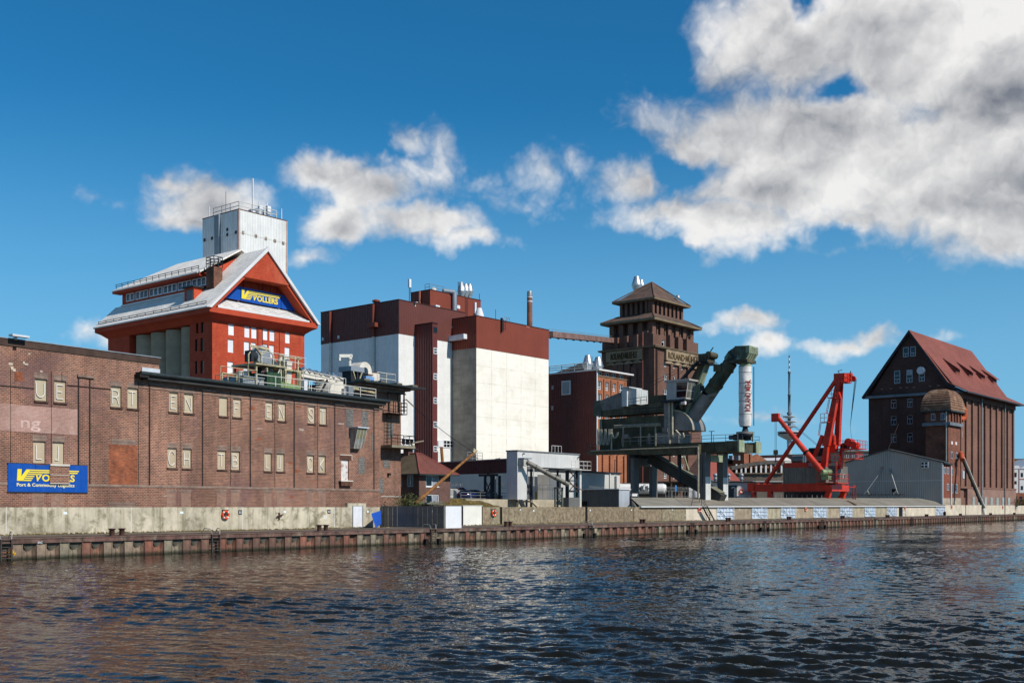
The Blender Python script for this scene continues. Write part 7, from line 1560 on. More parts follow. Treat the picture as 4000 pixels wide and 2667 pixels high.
for k in (.03, .64, .66, .9): c = fb_ + d * k; part('boom_band', MB().tube(c - dn * .14, c + dn * .14, 1.2, n=28), m_dg, cr_)
c = fb_ + d * .50; part('boom_hatch', MB().box(c.x - 1.2, c.x - .95, c.y + .4, c.y + 1.0, c.z + .3, c.z + 1.1), m_dkm, cr_); c = fb_ + d * .1; part('boom_hatch', MB().box(c.x - 1.2, c.x - .95, c.y + .4, c.y + 1.0, c.z + .3, c.z + 1.1), m_dkm, cr_)
p = C.at(2640, 1680, x=1.3)
q0 = C.at(2632, 1682, x=1.2); rad = C.at(2706, 1682, x=1.2).y - q0.y
sec = [(q0.y, q0.z)] + [(q0.y + rad * math.cos(t * math.pi / 24), q0.z + abs(rad) * .95 * math.sin(t * math.pi / 24)) for t in range(13)]
part('foot_casing', MB().prism(sec, 'x', 1.3, 4.9), m_cgr, cr_); part('casing_rim', MB().path([(1.25, a_, b_) for a_, b_ in sec[1:]], .12, 6), M('pipe_cream', ''), cr_)
q1 = C.at(2690, 1700, x=2.0); part('foot_elbow', MB().tube(fb_ + Vector((0, .6, .4)), C.at(2668, 1692, x=xb_), 1.15, .75, n=20), m_cgr, cr_)
sec = [(C.Y(2700, 4.9), zt0(2700, 1680))] + [(C.Y(2700, 4.9) - 2.3 * math.cos(t * math.pi / 24) , zt0(2700, 1680) + 2.6 * math.sin(t * math.pi / 24)) for t in range(13)]
part('far_casing', MB().prism(sec, 'x', 4.95, 5.5), M('casing_blue', '#3d4a4d', .6, .1, var=.3), cr_)
part('hose', MB().path([C.at(2640, 1680, x=.5), C.at(2655, 1697, x=.5), C.at(2660, 1712, x=.5)], .14, 6).path([C.at(2668, 1690, x=.5), C.at(2672, 1705, x=.5), C.at(2660, 1715, x=.5)], .12, 6), M('pipe_cream', ''), cr_)
# boom head
h0 = lambda px, py, x=1.7: C.at(px, py, x=x)
P_ = [h0(2830, 1408), h0(2829, 1395), h0(2845, 1372), h0(2868, 1356), h0(2872, 1351), h0(2925, 1350), h0(2921, 1376), h0(2914, 1398), h0(2880, 1405), h0(2860, 1418)]
part('head_housing', MB().prism([(v.y, v.z) for v in P_], 'x', 1.7, 4.7), M('head_green', '#59624f', .65, .1, var=.35, vs=.7, streak=.5, scol='#22251e', patch='#8fa3a3', pk=.6, ps=.8), cr_)
ya, zt_, zm_, zb3 = P_[5].y, P_[5].z, C.zy(2921, 1377, 1.7), C.zy(2914, 1401, 1.7)
hz_ = part('hopper_face', MB().hexa([(1.9, P_[7].y + .05, zb3), (4.5, P_[7].y + .05, zb3), (4.5, P_[7].y + .9, zb3), (1.9, P_[7].y + .9, zb3)], [(1.7, ya - .04, zm_), (4.7, ya - .04, zm_), (4.7, ya + .6, zm_), (1.7, ya + .6, zm_)]), m_cl, cr_)
part('hopper_upper', MB().box(1.68, 4.72, ya - .08, ya + .5, zm_ + .003, zt_ + .05), m_cl, cr_)
for k in range(4):
    x = 1.85 + k * .72; part('vent_panel', MB().box(x, x + .56, ya - .12, ya - .082, zm_ + .15, zt_ - .15), M('vent_green', '#7c856b', .7, var=.3), cr_)
    part('vent_rib', MB().bar((x - .07, P_[7].y + .02, zb3), (x - .1, ya - .1, zm_), .1), m_cl, cr_)
part('head_base', MB().box(1.9, 4.9, P_[7].y - .1, P_[8].y + .6, zb3 - .45, zb3 - .003), m_dg, cr_); part('head_cap', MB().lathe([(.9, 0), (.7, .25), (0, .35)], (3.2, P_[4].y - .8, zt_), 12), m_cl, cr_)
part('head_brace', MB().bar(h0(2872, 1352, 1.6), h0(2868, 1418, 1.6), .14).bar(h0(2845, 1372, 1.6), h0(2868, 1400, 1.6), .12).bar(h0(2826, 1410, 1.6), h0(2880, 1392, 1.6), .12), m_dkm, cr_); part('boom_cheek', MB().box(1.9, 2.2, h0(2800, 1440).y - .6, h0(2800, 1440).y + .7, C.zy(2800, 1450, 1.9), C.zy(2800, 1424, 1.9)), m_dg, cr_)
# vertical leg of the elevator with its tarpaulin
xv = 3.2
v0, v1 = C.at(2911, 1666, x=xv), C.at(2911, 1405, x=xv)
rv = 25 * 167 / F
part('vertical_tube', MB().lathe([(rv * .82, C.zy(2911, 1430, xv)), (rv * .82, v1.z + .2)], (xv, v0.y, 0), 24).lathe([(rv * .98, C.zy(2911, 1431, xv)), (rv * .98, C.zy(2911, 1427, xv))], (xv, v0.y, 0), 24), m_cl, cr_)
tb = MB(); rr = random.Random(4); prof = []
zA, zB = v0.z + .05, C.zy(2911, 1432, xv); NN, KK = 14, 32; vs = []
for i in range(NN + 1):
    z = zA + (zB - zA) * i / NN
    for k in range(KK): t_ = 2 * math.pi * k / KK; r_ = rv * (1.0 + rr.uniform(-.02, .02) + .02 * math.sin(3 * t_ + i) - (.10 if i == 0 else 0)); vs.append((xv + r_ * math.cos(t_), v0.y + r_ * math.sin(t_), z))
tb.add(vs, [(i * KK + k, i * KK + (k + 1) % KK, (i + 1) * KK + (k + 1) % KK, (i + 1) * KK + k) for i in range(NN) for k in range(KK)], True)
tp = part('tarpaulin', tb, M('tarpaulin_white', '#dedad3', .5, var=.12, vs=1.2, streak=.25, scol='#8d8882', bump=.05, bscale=2.5), cr_)
for k in (.2, .42, .55, .72, .9): z = zA + (zB - zA) * k; part('strap', MB().lathe([(rv * 1.035, z - .03), (rv * 1.035, z + .03)], (xv, v0.y, 0), 24), M('strap_grey', '#8d8a86', .7), cr_)
# red lettering wraps up the side that faces the water and the viewer
m_lr = M('letter_red', '#8c2a22', .6, var=.1)
zl0, zl1 = C.zy(2911, 1608, xv), C.zy(2911, 1485, xv)
cu = text('lettering', 'ROLAND MEHL', .85, m_lr, tp, (0, 0, 0), extrude=.0, width=zl1 - zl0, bold=.03)
me = cu.data
import bmesh as _bm
b_ = _bm.new(); b_.from_mesh(me); _bm.ops.triangulate(b_, faces=b_.faces)
for _ in range(2): _bm.ops.subdivide_edges(b_, edges=[e for e in b_.edges if abs(e.verts[0].co.y - e.verts[1].co.y) > .12], cuts=1)
b_.to_mesh(me); b_.free()
vx, vy = C.cx - xv, C.cy - v0.y; th0 = math.atan2(vy, vx) + R(26)
ys_ = [v.co.y for v in me.vertices]; ym = (min(ys_) + max(ys_)) / 2
for v in me.vertices:
    t_ = th0 - (v.co.y - ym) / rv; v.co = Vector((xv + (rv * 1.07) * math.cos(t_), v0.y + (rv * 1.07) * math.sin(t_), zl0 + v.co.x))
cu.rotation_euler = (0, 0, 0); cu.location = (0, 0, 0)
part('guide_rope', MB().tube((xv + rv * 1.1, v0.y - .9, C.zy(2938, 1660, xv)), (xv + rv * 1.1, v0.y - .9, zB), .07, n=5), m_dkm, cr_)
part('suction_head', MB().lathe([(.35, zg1 + .2), (.9, zg1 + .3), (.9, zg1 + .7), (1.3, zg1 + .9), (1.3, zg1 + 1.2), (.9, zg1 + 1.3), (.5, zg1 + 1.6), (.35, zg1 + 2.2), (.6, zA - .1), (rv * .8, zA)], (xv, v0.y, 0), 18), m_dkm, cr_)
part('head_ring', MB().lathe([(1.35, zg1 + 1.21), (1.35, zg1 + 1.5)], (xv, v0.y, 0), 18), m_cgr, cr_); part('head_motor', MB().box(xv - 1.4, xv - .6, v0.y - .2, v0.y + 1.3, zg1 + .25, zg1 + 1.1).tube((xv - 1, v0.y + 1.3, zg1 + .7), (xv - 1, v0.y + 2.1, zg1 + .7), .35, n=10), m_dkm, cr_); part('head_frame', MB().box(xv - .25, xv + .0, v0.y - 1.4, v0.y - 1.2, zg1, zg1 + 1.4), m_cl, cr_)
# ropes from the mast head to the boom and back stays
for dx in (-.5, -.1, .3): part('rope', MB().tube((3 + dx, C.Y(2760, 3), C.zy(2760, 1392 - dx * 8, 3)), (3 + dx, C.Y(2808, 3), C.zy(2808, 1427 - dx * 6, 3)), .035, n=4), m_wire, cr_)
for dz in (0, 7): part('stay', MB().tube(C.at(2738, 1400 + dz, x=2.5), C.at(2530, 1500 + dz * 2, x=2.5), .03, n=4), m_wire, cr_)
part('mast_ladder', ladder_mesh(9.5, .9, .45, .05), m_cgr, cr_, loc=(3.5, C.Y(2695, 3.5), zg1)); part('deck_light', MB().box(.3, .5, cy(2790, .4), cy(2770, .4), czy(2780, 1684), czy(2780, 1682)).box(.35, .45, cy(2780, .4), cy(2778, .4), zg1, czy(2780, 1684)), m_dkm, cr_)
part('switch_box', MB().box(-.4, .2, cy(2456), cy(2440), czy(2448, 1713), czy(2448, 1696)), M('box_pinkish', '#8f8078', .7, var=.1), cr_); part('switch_box', MB().box(xs0 - .6, xs0 - .25, yq(2611), yq(2594), zt0(2600, 1688), zt0(2600, 1671)), M('box_pinkish', ''), cr_)
# ================================================================== LONG SHED, dark box, RED CRANE
m_eter = M('shed_roof', '#8b8375', .9, orand=.06, var=.14, vs=.3, corr=.177, cdepth=.35, patch='#6f675b', pk=.45, ps=.2, streak=.15)
sh0, sh1 = Q.X(2500, WT - .1), Q.X(3690, WT - .1)
t = thing('long_shed', 'long low shed with a grey fibre cement roof behind the flood gates', 'shed', Q)
yr = WT + 8.0
zr_a, zr_b = Q.zx(2466, 1943, yr), Q.zx(3625, 1946, yr)
n = 11
xa0, xa1 = Q.X(2463, yr), Q.X(3628, yr)
for i in range(n):
    a, b = i / n, (i + 1) / n
    e0, e1 = sh0 + (sh1 - sh0) * a, sh0 + (sh1 - sh0) * b - .05; r0, r1 = xa0 + (xa1 - xa0) * a, xa0 + (xa1 - xa0) * b - .05
    ze = lambda k: 3.22 + .1 * k; zr_ = lambda k: zr_a + (zr_b - zr_a) * k; k = .02 * (i % 2)
    part('roof_panel', MB().hexa([(e0, WT - .15, ze(a) - .05 + k), (e1, WT - .15, ze(b) - .05 + k), (r1, yr, zr_(b) - .05 + k), (r0, yr, zr_(a) - .05 + k)], [(e0, WT - .15, ze(a) + .03 + k), (e1, WT - .15, ze(b) + .03 + k), (r1, yr, zr_(b) + .03 + k), (r0, yr, zr_(a) + .03 + k)]), m_eter, t)
part('back_slope', MB().quad((xa0, yr, zr_a), (xa1, yr, zr_b), (xa1 + 4, yr + 7, 3.4), (xa0 + 4, yr + 7, 3.4)), m_eter, t)
part('end_gable', MB().hexa([(sh0 - .05, WT + .42, .9), (sh0 + .2, WT + .42, .9), (xa0 + .2, yr, .9), (xa0 - .05, yr, .9)], [(sh0 - .05, WT + .42, 3.1), (sh0 + .2, WT + .42, 3.1), (xa0 + .2, yr, zr_a - .1), (xa0 - .05, yr, zr_a - .1)]), M('grey_cladding', ''), t); part('end_gable', MB().hexa([(sh1 - .2, WT + .42, .9), (sh1, WT + .42, .9), (xa1, yr, .9), (xa1 - .2, yr, .9)], [(sh1 - .2, WT + .42, 3.2), (sh1, WT + .42, 3.2), (xa1, yr, zr_b - .1), (xa1 - .2, yr, zr_b - .1)]), M('grey_cladding', ''), t)
part('eaves_gutter', MB().tube((sh0, WT - .24, 3.16), (sh1, WT - .24, 3.28), .09, n=6), m_whv, t)
for px in (2866, 2990, 3108, 3229): x = Q.X(px, WT - .1); part('downpipe', MB().tube((x, WT - .12, DECK), (x, WT - .12, 3.1), .06, n=6), m_whv, t)
a = Q.at(3310, 1957, y=WT + 5); b = Q.at(3345, 1974, y=WT + .2)
part('roof_gutter_board', MB().bar(a + Vector((0, 0, .12)), b + Vector((0, 0, .15)), .25, .1), m_rustp, t)
# brown stair rail over the wall
xr = Q.X(2742, WT - .4)
t = thing('stair_rail', 'brown steel stair with rails climbing over the pale flood wall', 'stair', Q, at=(xr, WT - .5, DECK))
L_ = Q.X(2773, WT - .5) - xr
part('string', MB().bar((0, 0, 1.95), (L_, 0, .02), .06, .22).bar((0, -.7, 1.95), (L_, -.7, .02), .06, .22), m_iron, t)
for k in range(8): part('tread', MB().box(L_ * k / 8, L_ * k / 8 + .35, -.67, -.03, 1.9 - k * .24, 1.94 - k * .24), m_iron, t)
part('handrail', MB().path([(-3.4, 0, 2.0), (-2.9, 0, 3.0), (-.9, 0, 3.0)], .035).path([(-.3, 0, 2.0), (-.3, 0, 3.0), (0.2, 0, 3.0), (L_, 0, 1.0), (L_, 0, 0)], .035).path([(-.3, 0, 2.5), (.2, 0, 2.5), (L_, 0, .55)], .03).path([(-3.2, 0, 2.5), (-.9, 0, 2.5), (-.9, 0, 3.0)], .03), m_iron, t)
t = thing('dark_opening', 'dark opening with a white ladder rack between two flood gates', 'opening', Q, at=(Q.X(3511, WT), WT - .03, DECK))
w = Q.X(3524, WT) - Q.X(3511, WT); part('recess', MB().box(0, w, 0, .02, 0, 1.86), m_dark, t); part('rack', MB().box(w + .02, w + .12, -.1, -.02, 0, 1.8).box(w * 2, w * 2 + .1, -.1, -.02, 0, 1.8).box(w, w * 2, -.1, -.02, .6, .68).box(w, w * 2, -.1, -.02, 1.2, 1.28), m_whv, t)
# dark corrugated box at the left end of the shed
DB = Fr(38.0, 2417, 149, .9)
t = thing('corrugated_box', 'dark grey corrugated metal box at the left end of the long shed', 'plant house', DB)
bw2, bd2, bz2 = DB.X(2457), DB.Y(2274), DB.zx(2417, 1911)
part('cladding', MB().box(0, bw2, 0, bd2, 0, bz2), M('corrugated_shaded', '#6a6763', .6, .1, var=.1, corr=.25, cdepth=.8), t); part('front_sheet', MB().box(-.02, bw2 + .02, -.06, -.003, 0, bz2), M('corrugated_lit', '#a9aeb4', .55, .1, var=.08, corr=.25), t); part('roof_sheet', MB().box(-.25, bw2 + .2, -.2, bd2 + .25, bz2 + .003, bz2 + .12), m_whv, t)  # cladding toned dark for the shaded side, front sheet pale for the lit one
a = DB.at(2285, 1966, x=-.3); part('lamp', MB().box(-.35, -.02, a.y - .2, a.y + .6, a.z - .3, a.z + .3), m_iron, t)
p = Q.at(2470, 1937, y=WT + 8.5); solo('roof_vent', MB().box(-.7, .7, -.4, .4, 0, .28).box(-.75, .75, -.45, .45, .283, .36), m_whv, Q, 'small white louvre box beside the portal crane leg', 'vent', at=p)
# grey hall in the yard behind
HA = Fr(39.0, 2060, 172, YARD)
t = thing('grey_hall', 'long low hall with pale corrugated walls behind the conveyor house', 'hall', HA)
hw2 = HA.X(2422); z0 = (HA.zx(2265, 1842) + HA.zx(2422, 1853)) / 2
part('cladding', MB().box(0, hw2, 0, 26, 0, z0), M('hall_cladding', '#c9c8c3', .6, 0, var=.06, vs=.3, corr=.3, cdepth=.7), t); part('roof_edge', MB().box(-.2, hw2 + .2, -.25, 26, z0 + .003, z0 + .25), m_dkm, t)
part('roller_door', MB().box(HA.X(2060) + .2, HA.X(2098), -.08, -.003, 0, HA.zx(2080, 1860)), M('door_slate', '#3c4046', .6, corr=0, var=.1), t); part('shaded_panel', MB().box(HA.X(2100), HA.X(2146), -.06, -.003, 0, HA.zx(2100, 1853)), M('grey_cladding', ''), t); part('shaded_panel', MB().box(HA.X(2147), HA.X(2190), -.06, -.003, 0, HA.zx(2147, 1850)), M('hall_shaded', '#6b6f73', .6, 0, var=.1, corr=.3), t)  # darker tones here put the shade on the wall's left part into colour
part('downpipe', MB().tube((HA.X(2380), -.15, 0), (HA.X(2380), -.15, z0), .1, n=6), m_whv, t)
for k in range(7): part('ladder_cage', MB().box(HA.X(2400), HA.X(2409), -.5, -.05, HA.zx(2404, 1862 + k * 8), HA.zx(2404, 1859 + k * 8)), m_whv, t)

# ------------------------------------------------------------------ red slewing crane
D = Fr(38.0, 3250, 212, 1.3)
dy = lambda px, x=0.0: D.Y(px, x); dzy = lambda px, py, x=0.0: D.zy(px, py, x); DA = lambda px, py, x=0.0: D.at(px, py, x=x)
m_cr = M('crane_red', '#c6321c', .5, .0, var=.16, vs=.6, streak=.3, scol='#7d2016', patch='#8a3a24', pk=.35, ps=.7, coat=.1); m_ch = M('container_grey', '#77726a', .65, .05, var=.1, corr=.4, cdepth=.7, streak=.55, scol='#3b3936'); m_grn = M('motor_green', '#7f8f68', .55, .1, var=.15)
rc_ = thing('red_crane', 'bright red slewing harbour crane with two jibs and a grey machine house', 'crane', D)
zb0, zb1r = D.zx(3280, 1918), D.zx(3280, 1894)
bw3 = D.X(3317)
yL = dy(2945)
part('front_beam', MB().box(-.05, bw3, 0, 1.6, zb0, zb1r), m_cr, rc_); part('base_beam', MB().box(.1, 1.8, 1.603, yL, dzy(3100, 1918, .1), dzy(3100, 1888, .1)), m_cr, rc_); part('base_beam', MB().box(bw3 - 1.8, bw3 - .1, 1.603, yL, dzy(3100, 1918, .1), dzy(3100, 1888, .1)), m_cr, rc_)
part('end_beam', MB().box(-.05, bw3, yL + .003, yL + 1.4, dzy(2950, 1918), dzy(2950, 1886)), m_cr, rc_)
for px, x in ((2946, 0), (2946, bw3 - 1.1), (3010, .2)): y = dy(px); part('leg', MB().hexa([(x, y - .3, 0), (x + 1.1, y - .3, 0), (x + 1.1, y + .9, 0), (x, y + .9, 0)], [(x, y, zb0), (x + 1.1, y, zb0), (x + 1.1, y + .7, zb0), (x, y + .7, zb0)]), m_cr, rc_)
for x in (.2, bw3 - 1.1): part('leg', MB().hexa([(x - .4, 1.8, 0), (x + .6, 1.8, 0), (x + .6, 2.8, 0), (x - .4, 2.8, 0)], [(x, .3, zb0), (x + .9, .3, zb0), (x + .9, 1.3, zb0), (x, 1.3, zb0)]), m_cr, rc_); part('leg_brace', MB().bar((x + .4, 4.5, .2), (x + .4, .9, zb0), .35), m_cr, rc_)
part('slew_ring', MB().lathe([(3.0, zb1r + .003), (3.0, zb1r + .45)], (bw3 / 2, 4.0, 0), 28), m_cr, rc_)
# machine house with red roof tray
x0 = .3
h0_, h1_ = dy(3193, x0), dy(3059, x0)
part('machine_house', MB().box(x0, bw3 - .3, dy(3225, x0), h1_, dzy(3100, 1890, x0), dzy(3100, 1826, x0)), m_ch, rc_); part('roof_tray', MB().box(x0 + .4, bw3 - .8, h0_ + 2, h1_ + .05, dzy(3100, 1826, x0) + .003, dzy(3100, 1806, x0)), m_cr, rc_)
part('cab_house', MB().box(D.X(3258, 1.2), D.X(3306, 1.2), .9, 4.0, zb1r + .46, D.zx(3280, 1820, 1)), m_ch, rc_)
f = part('window', MB().box(D.X(3294, .85), D.X(3301, .85), .8, .898, D.zx(3297, 1870, .85), D.zx(3297, 1851, .85)), m_wf, rc_); part('pane', MB().box(D.X(3295, .85), D.X(3300, .85), .77, .798, D.zx(3297, 1868, .85), D.zx(3297, 1853, .85)), gl_, f)
a, b = DA(3098, 1805, 2.5), DA(3142, 1786, 2.5); part('exhaust_drum', MB().tube((2.5, a.y, (a.z + b.z) / 2), (2.5, b.y, (a.z + b.z) / 2), .95, n=18).tube((2.2, b.y + .4, a.z - .6), (2.2, b.y + .4, b.z - .3), .3, n=8), M('drum_steel', '#7b7c7a', .4, .5, var=.25, vs=2), rc_); part('roof_motor', MB().box(1.0, 2.4, dy(3115, 1), dy(3102, 1), dzy(3108, 1820), dzy(3108, 1806)), M('red_bright', '#d0362a', .5), rc_)
# A frame: front and rear box legs meeting at the head
def blade(p0, p1, p2, p3, xa, xb, xc, xd, nm, mat=None):
    a, b, c, d_ = [DA(*p, xa) for p in (p0, p1)] + [DA(*p, xc) for p in (p2, p3)]
    part(nm, MB().hexa([(xa, a.y, a.z), (xb, a.y, a.z), (xb, b.y, b.z), (xa, b.y, b.z)], [(xc, c.y, c.z), (xd, c.y, c.z), (xd, d_.y, d_.z), (xc, d_.y, d_.z)]), mat or m_cr, rc_)
blade((3193, 1886), (3219, 1886), (3218, 1742), (3233, 1742), .6, 2.0, .9, 2.1, 'lower_leg'); blade((3210, 1741), (3236, 1741), (3268, 1470), (3285, 1470), .9, 2.1, 1.3, 2.2, 'front_leg')
xr2 = 5.2
blade((3272, 1830), (3283, 1830), (3282, 1740), (3292, 1740), xr2 - .3, xr2 + .9, xr2 - .3, xr2 + .9, 'lower_leg'); blade((3256, 1742), (3276, 1742), (3275, 1480), (3287, 1480), xr2 - .6, xr2 + .5, 2.6, 3.7, 'rear_leg')
p = DA(3283, 1470, 2.4); part('head_box', MB().box(1.3, 4.2, p.y - 1.2, p.y + .9, p.z - 1.2, p.z + .5), m_cr, rc_); part('head_sheave', MB().tube((4.0, p.y - 1.8, p.z - .4), (4.5, p.y - 1.8, p.z - .4), .55, n=14).box(3.6, 4.6, p.y - 1.6, p.y - 1.0, p.z - .9, p.z + .7), m_cr, rc_); part('beacon', MB().tube((4.2, p.y - 1.3, p.z + .7), (4.2, p.y - 1.3, p.z + 1.1), .1, n=8).path([(2, p.y, p.z + .5), (1.8, p.y + .3, p.z + 1.0), (2.1, p.y - .5, p.z + 1.2)], .06), m_iron, rc_)
q = DA(3245, 1560, 1.2); part('front_web', MB().hexa([(1.3, DA(3258, 1560, 1.3).y, q.z), (2.1, DA(3258, 1560, 1.3).y, q.z), (2.1, DA(3285, 1560, 1.3).y, q.z), (1.3, DA(3285, 1560, 1.3).y, q.z)], [(1.4, p.y - .6, p.z - 1.2), (2.2, p.y - .6, p.z - 1.2), (2.2, p.y + .6, p.z - 1.2), (1.4, p.y + .6, p.z - 1.2)]), m_cr, rc_)
def jib(p0, p1, x, r0, r1, nm, xe=None):
    a, b = DA(*p0, x), DA(*p1, x if xe is None else xe); part(nm, MB().tube(a, b, r0, r1, n=12), m_cr, rc_); return a, b
jib((2992, 1886), (3270, 1477), .8, .40, .40, 'back_strut', 1.6); ja, jb = jib((3212, 1843), (3040, 1632), -.6, .62, .42, 'jib')
part('jib_head', MB().box(-1.0, -.2, jb.y - .2, jb.y + 1.3, jb.z - .7, jb.z + .9), m_cr, rc_)
for k in (.35, .36): c = ja.lerp(jb, k); part('jib_band', MB().tube(c - (jb - ja).normalized() * .1, c + (jb - ja).normalized() * .1, .68, n=12), m_iron, rc_)
hk = DA(3030, 1757, -.6); part('hook_rope', MB().tube((-.75, hk.y - .2, jb.z), (-.75, hk.y - .2, hk.z), .035, n=4).tube((-.45, hk.y + .2, jb.z), (-.45, hk.y + .2, hk.z), .035, n=4), m_wire, rc_); part('hook_block', MB().box(-.9, -.3, hk.y - .35, hk.y + .35, hk.z - .9, hk.z).tube((-.6, hk.y, hk.z - 2.4), (-.6, hk.y, hk.z - .9), .12, n=6), M('hook_yellowish', '#6a5a35', .7, var=.3), rc_)
for dz in (0, .35): part('jib_rope', MB().tube(jb + Vector((0, -.5, .8 - dz)), DA(3196, 1738 + dz * 15, 1.0), .035, n=4), m_wire, rc_)
for k in range(4): part('head_rope', MB().tube((4.2 + .06 * k, p.y - 2.1 - .1 * k, p.z - .6), DA(3321, 1664, 4.4), .035, n=4), m_wire, rc_)
part('head_rope', MB().tube(DA(3321, 1664, 4.4), DA(3328, 1725, 4.4), .03, n=4), m_wire, rc_)
# motors, platforms, rails
c = DA(3222, 1844, -.6); part('jib_motor', MB().tube((-1.2, c.y + .4, c.z), (.6, c.y - .6, c.z), .6, n=12).box(-1.1, .4, c.y - .9, c.y + .5, c.z - 1.4, c.z - .7), m_grn, rc_)
def plat(px0, px1, py, x0, x1, rail=1.0, nm='platform'):
    a, b = DA(px0, py, x0), DA(px1, py, x0); part(nm, MB().box(x0, x1, b.y, a.y, a.z - .15, a.z), m_cr, rc_); part('rail', railing([(x0, a.y, a.z), (x0, b.y, a.z), (x1, b.y, a.z)], rail, .9, .05, (.5, 1.0)), m_cr, rc_)
plat(3190, 3272, 1885, -.6, 5.0, 1.6); plat(3233, 3262, 1553, .6, 1.6, 1.4); plat(3205, 3235, 1648, .3, 1.4, 1.6); plat(3285, 3310, 1492, .8, 3.0, 1.6)
plat(3255, 3350, 1752, 2.0, 7.0, 1.5, 'winch_platform'); plat(3270, 3340, 1790, 2.2, 6.5, 1.5)
for px, py, r_, m_ in ((3318, 1727, .75, m_cr), (3338, 1738, .7, m_cr), (3300, 1742, .6, m_iron)): q = DA(px, py, 4.0); part('winch_drum', MB().tube((3.2, q.y, q.z), (5.2, q.y, q.z), r_, n=14), m_, rc_)
for px0, py0, px1, py1 in ((3258, 1745, 3256, 1700), (3246, 1746, 3249, 1690)): part('cylinder', MB().tube(DA(px0, py0, 2.8), DA(px1, py1, 2.8), .42, n=10), m_cr, rc_)
part('elbow_block', MB().box(2.1, 3.6, DA(3262, 1740, 2.1).y, DA(3234, 1740, 2.1).y, dzy(3248, 1768, 2.1), dzy(3248, 1738, 2.1)), m_cr, rc_)
part('rear_strut', MB().bar(DA(3182, 1782, 1.5), DA(3214, 1700, 1.5), .7), m_cr, rc_)
for (a0, b0, a1, b1, x) in ((3206, 1700, 3213, 1650, 1.0), (3237, 1612, 3247, 1560, 1.2)):
    a, b = DA(a0, b0, x), DA(a1, b1, x); g = MB()
    for dx in (-.3, .3): g.bar(a + Vector((dx, .4, 0)), b + Vector((dx, .4, 0)), .07)
    for k in range(9): c = a.lerp(b, k / 8) + Vector((0, .4, 0)); g.box(c.x - .3, c.x + .3, c.y - .03, c.y + .03, c.z - .03, c.z + .03)
    part('ladder', g, m_cr, rc_)
a, b = DA(3255, 1886, .4), DA(3252, 1800, .4); part('ladder', ladder_mesh(b.z - a.z, .6, .4, .05), m_cr, rc_, loc=(.4, a.y - .6, a.z)); part('rail', railing([(-.4, a.y - 1.6, b.z - .8), (-.4, a.y + .3, b.z - .8)], 1.8, 1.0, .06, (.33, .66, 1.0)), m_cr, rc_)
a = D.X(3330); part('stair_tower', MB().box(a, a + .1, -.2, 0, 0, zb1r).box(a + 1.2, a + 1.3, -.2, 0, 0, zb1r).bar((a, -.1, zb1r), (a + 1.3, -.1, zb1r), .1).bar((a, -.1, .3), (a + 1.3, -.1, 1.5), .08).bar((a + 1.3, -.1, 1.5), (a, -.1, 2.7), .08).bar((bw3, -.1, zb1r - .3), (a + 1.3, -.1, zb1r - .3), .1), m_cr, rc_)
# ================================================================== GRANARY with domed stair tower, grey gabled hall
GR = Fr(39.6, 3748, 285, DECK)
gx = lambda px, y=0.0: GR.X(px, y); gy = lambda px, x=0.0: GR.Y(px, x)
m_gbk = M('granary_brick', '#80594b', .92, var=.12, vs=.15, brick=(.4, .16), b2='#6c4a40', mortar='#8d7364', streak=.1); m_gbd = M('granary_brick_shaded', '#5a4038', .92, var=.15, vs=.15, brick=(.4, .16), b2='#4c352f', mortar='#5e4a42')  # darker copy of the brick puts the gable side's shade into its colour
m_grf = M('granary_roof', '#8c5145', .85, var=.14, vs=.12, streak=.25, scol='#74423a', brick=(.9, .5), b2='#834a3e', mortar='#70403a', patch='#7a4a40', pk=.5, ps=.15)
gw_, gd_ = gx(3966), gy(3393)
ze_ = (GR.zx(3748, 1531) + GR.zx(3966, 1578)) / 2
gr = thing('granary', 'large dark brick granary with a steep red roof and shed dormers', 'granary', GR)
zpl = GR.zx(3800, 1908)
wl = [(gy(b), gy(a), GR.zy((a + b) / 2, d), GR.zy((a + b) / 2, c)) for a, b, c, d in ((3479, 3501, 1560, 1594), (3543, 3564, 1556, 1590), (3479, 3501, 1625, 1659), (3543, 3564, 1621, 1656), (3479, 3501, 1693, 1728), (3543, 3564, 1691, 1725))]
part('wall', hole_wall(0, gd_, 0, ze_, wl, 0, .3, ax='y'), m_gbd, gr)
def ywin(parent, a, b, c, d, x, bars=(.62,), nx=2, mat=None):
    h = d - c; w = MB(); t_ = .13
    w.box(x - .06, x + .02, a, b, c, c + t_).box(x - .06, x + .02, a, b, d - t_, d).box(x - .06, x + .02, a, a + t_, c + t_, d - t_).box(x - .06, x + .02, b - t_, b, c + t_, d - t_).box(x - .05, x + .02, (a + b) / 2 - .05, (a + b) / 2 + .05, c + t_, c + h * bars[0])
    for q in bars: w.box(x - .05, x + .019, a + t_, b - t_, c + h * q - .06, c + h * q + .06)
    f = part('window', w, mat or m_wfg, parent); part('pane', MB().box(x - .02, x, a + .1, b - .1, c + .1, d - .1), glass('navy_pane', '#101c28', .08), f); return f
m_wfg = M('frame_pale', '#b9bfc4', .5, var=.05)
for h in wl: ywin(gr, *h, .25)
hx = [(gx(a), gx(b), GR.zx(3780, d), GR.zx(3780, c)) for a, b, c, d in ((3768, 3776, 1915, 1943), (3757, 3764, 1800, 1868 - 0), )]
part('wall', hole_wall(0, gw_, 0, ze_, [(gx(3769), gx(3776), GR.zx(3770, 1943), GR.zx(3770, 1908))], .35, .3), m_gbk, gr)
part('wall', MB().box(gw_ - .02, gw_, .36, gd_, 0, ze_).box(.02, gw_ - .03, gd_ - .3, gd_, 0, ze_), m_gbk, gr)
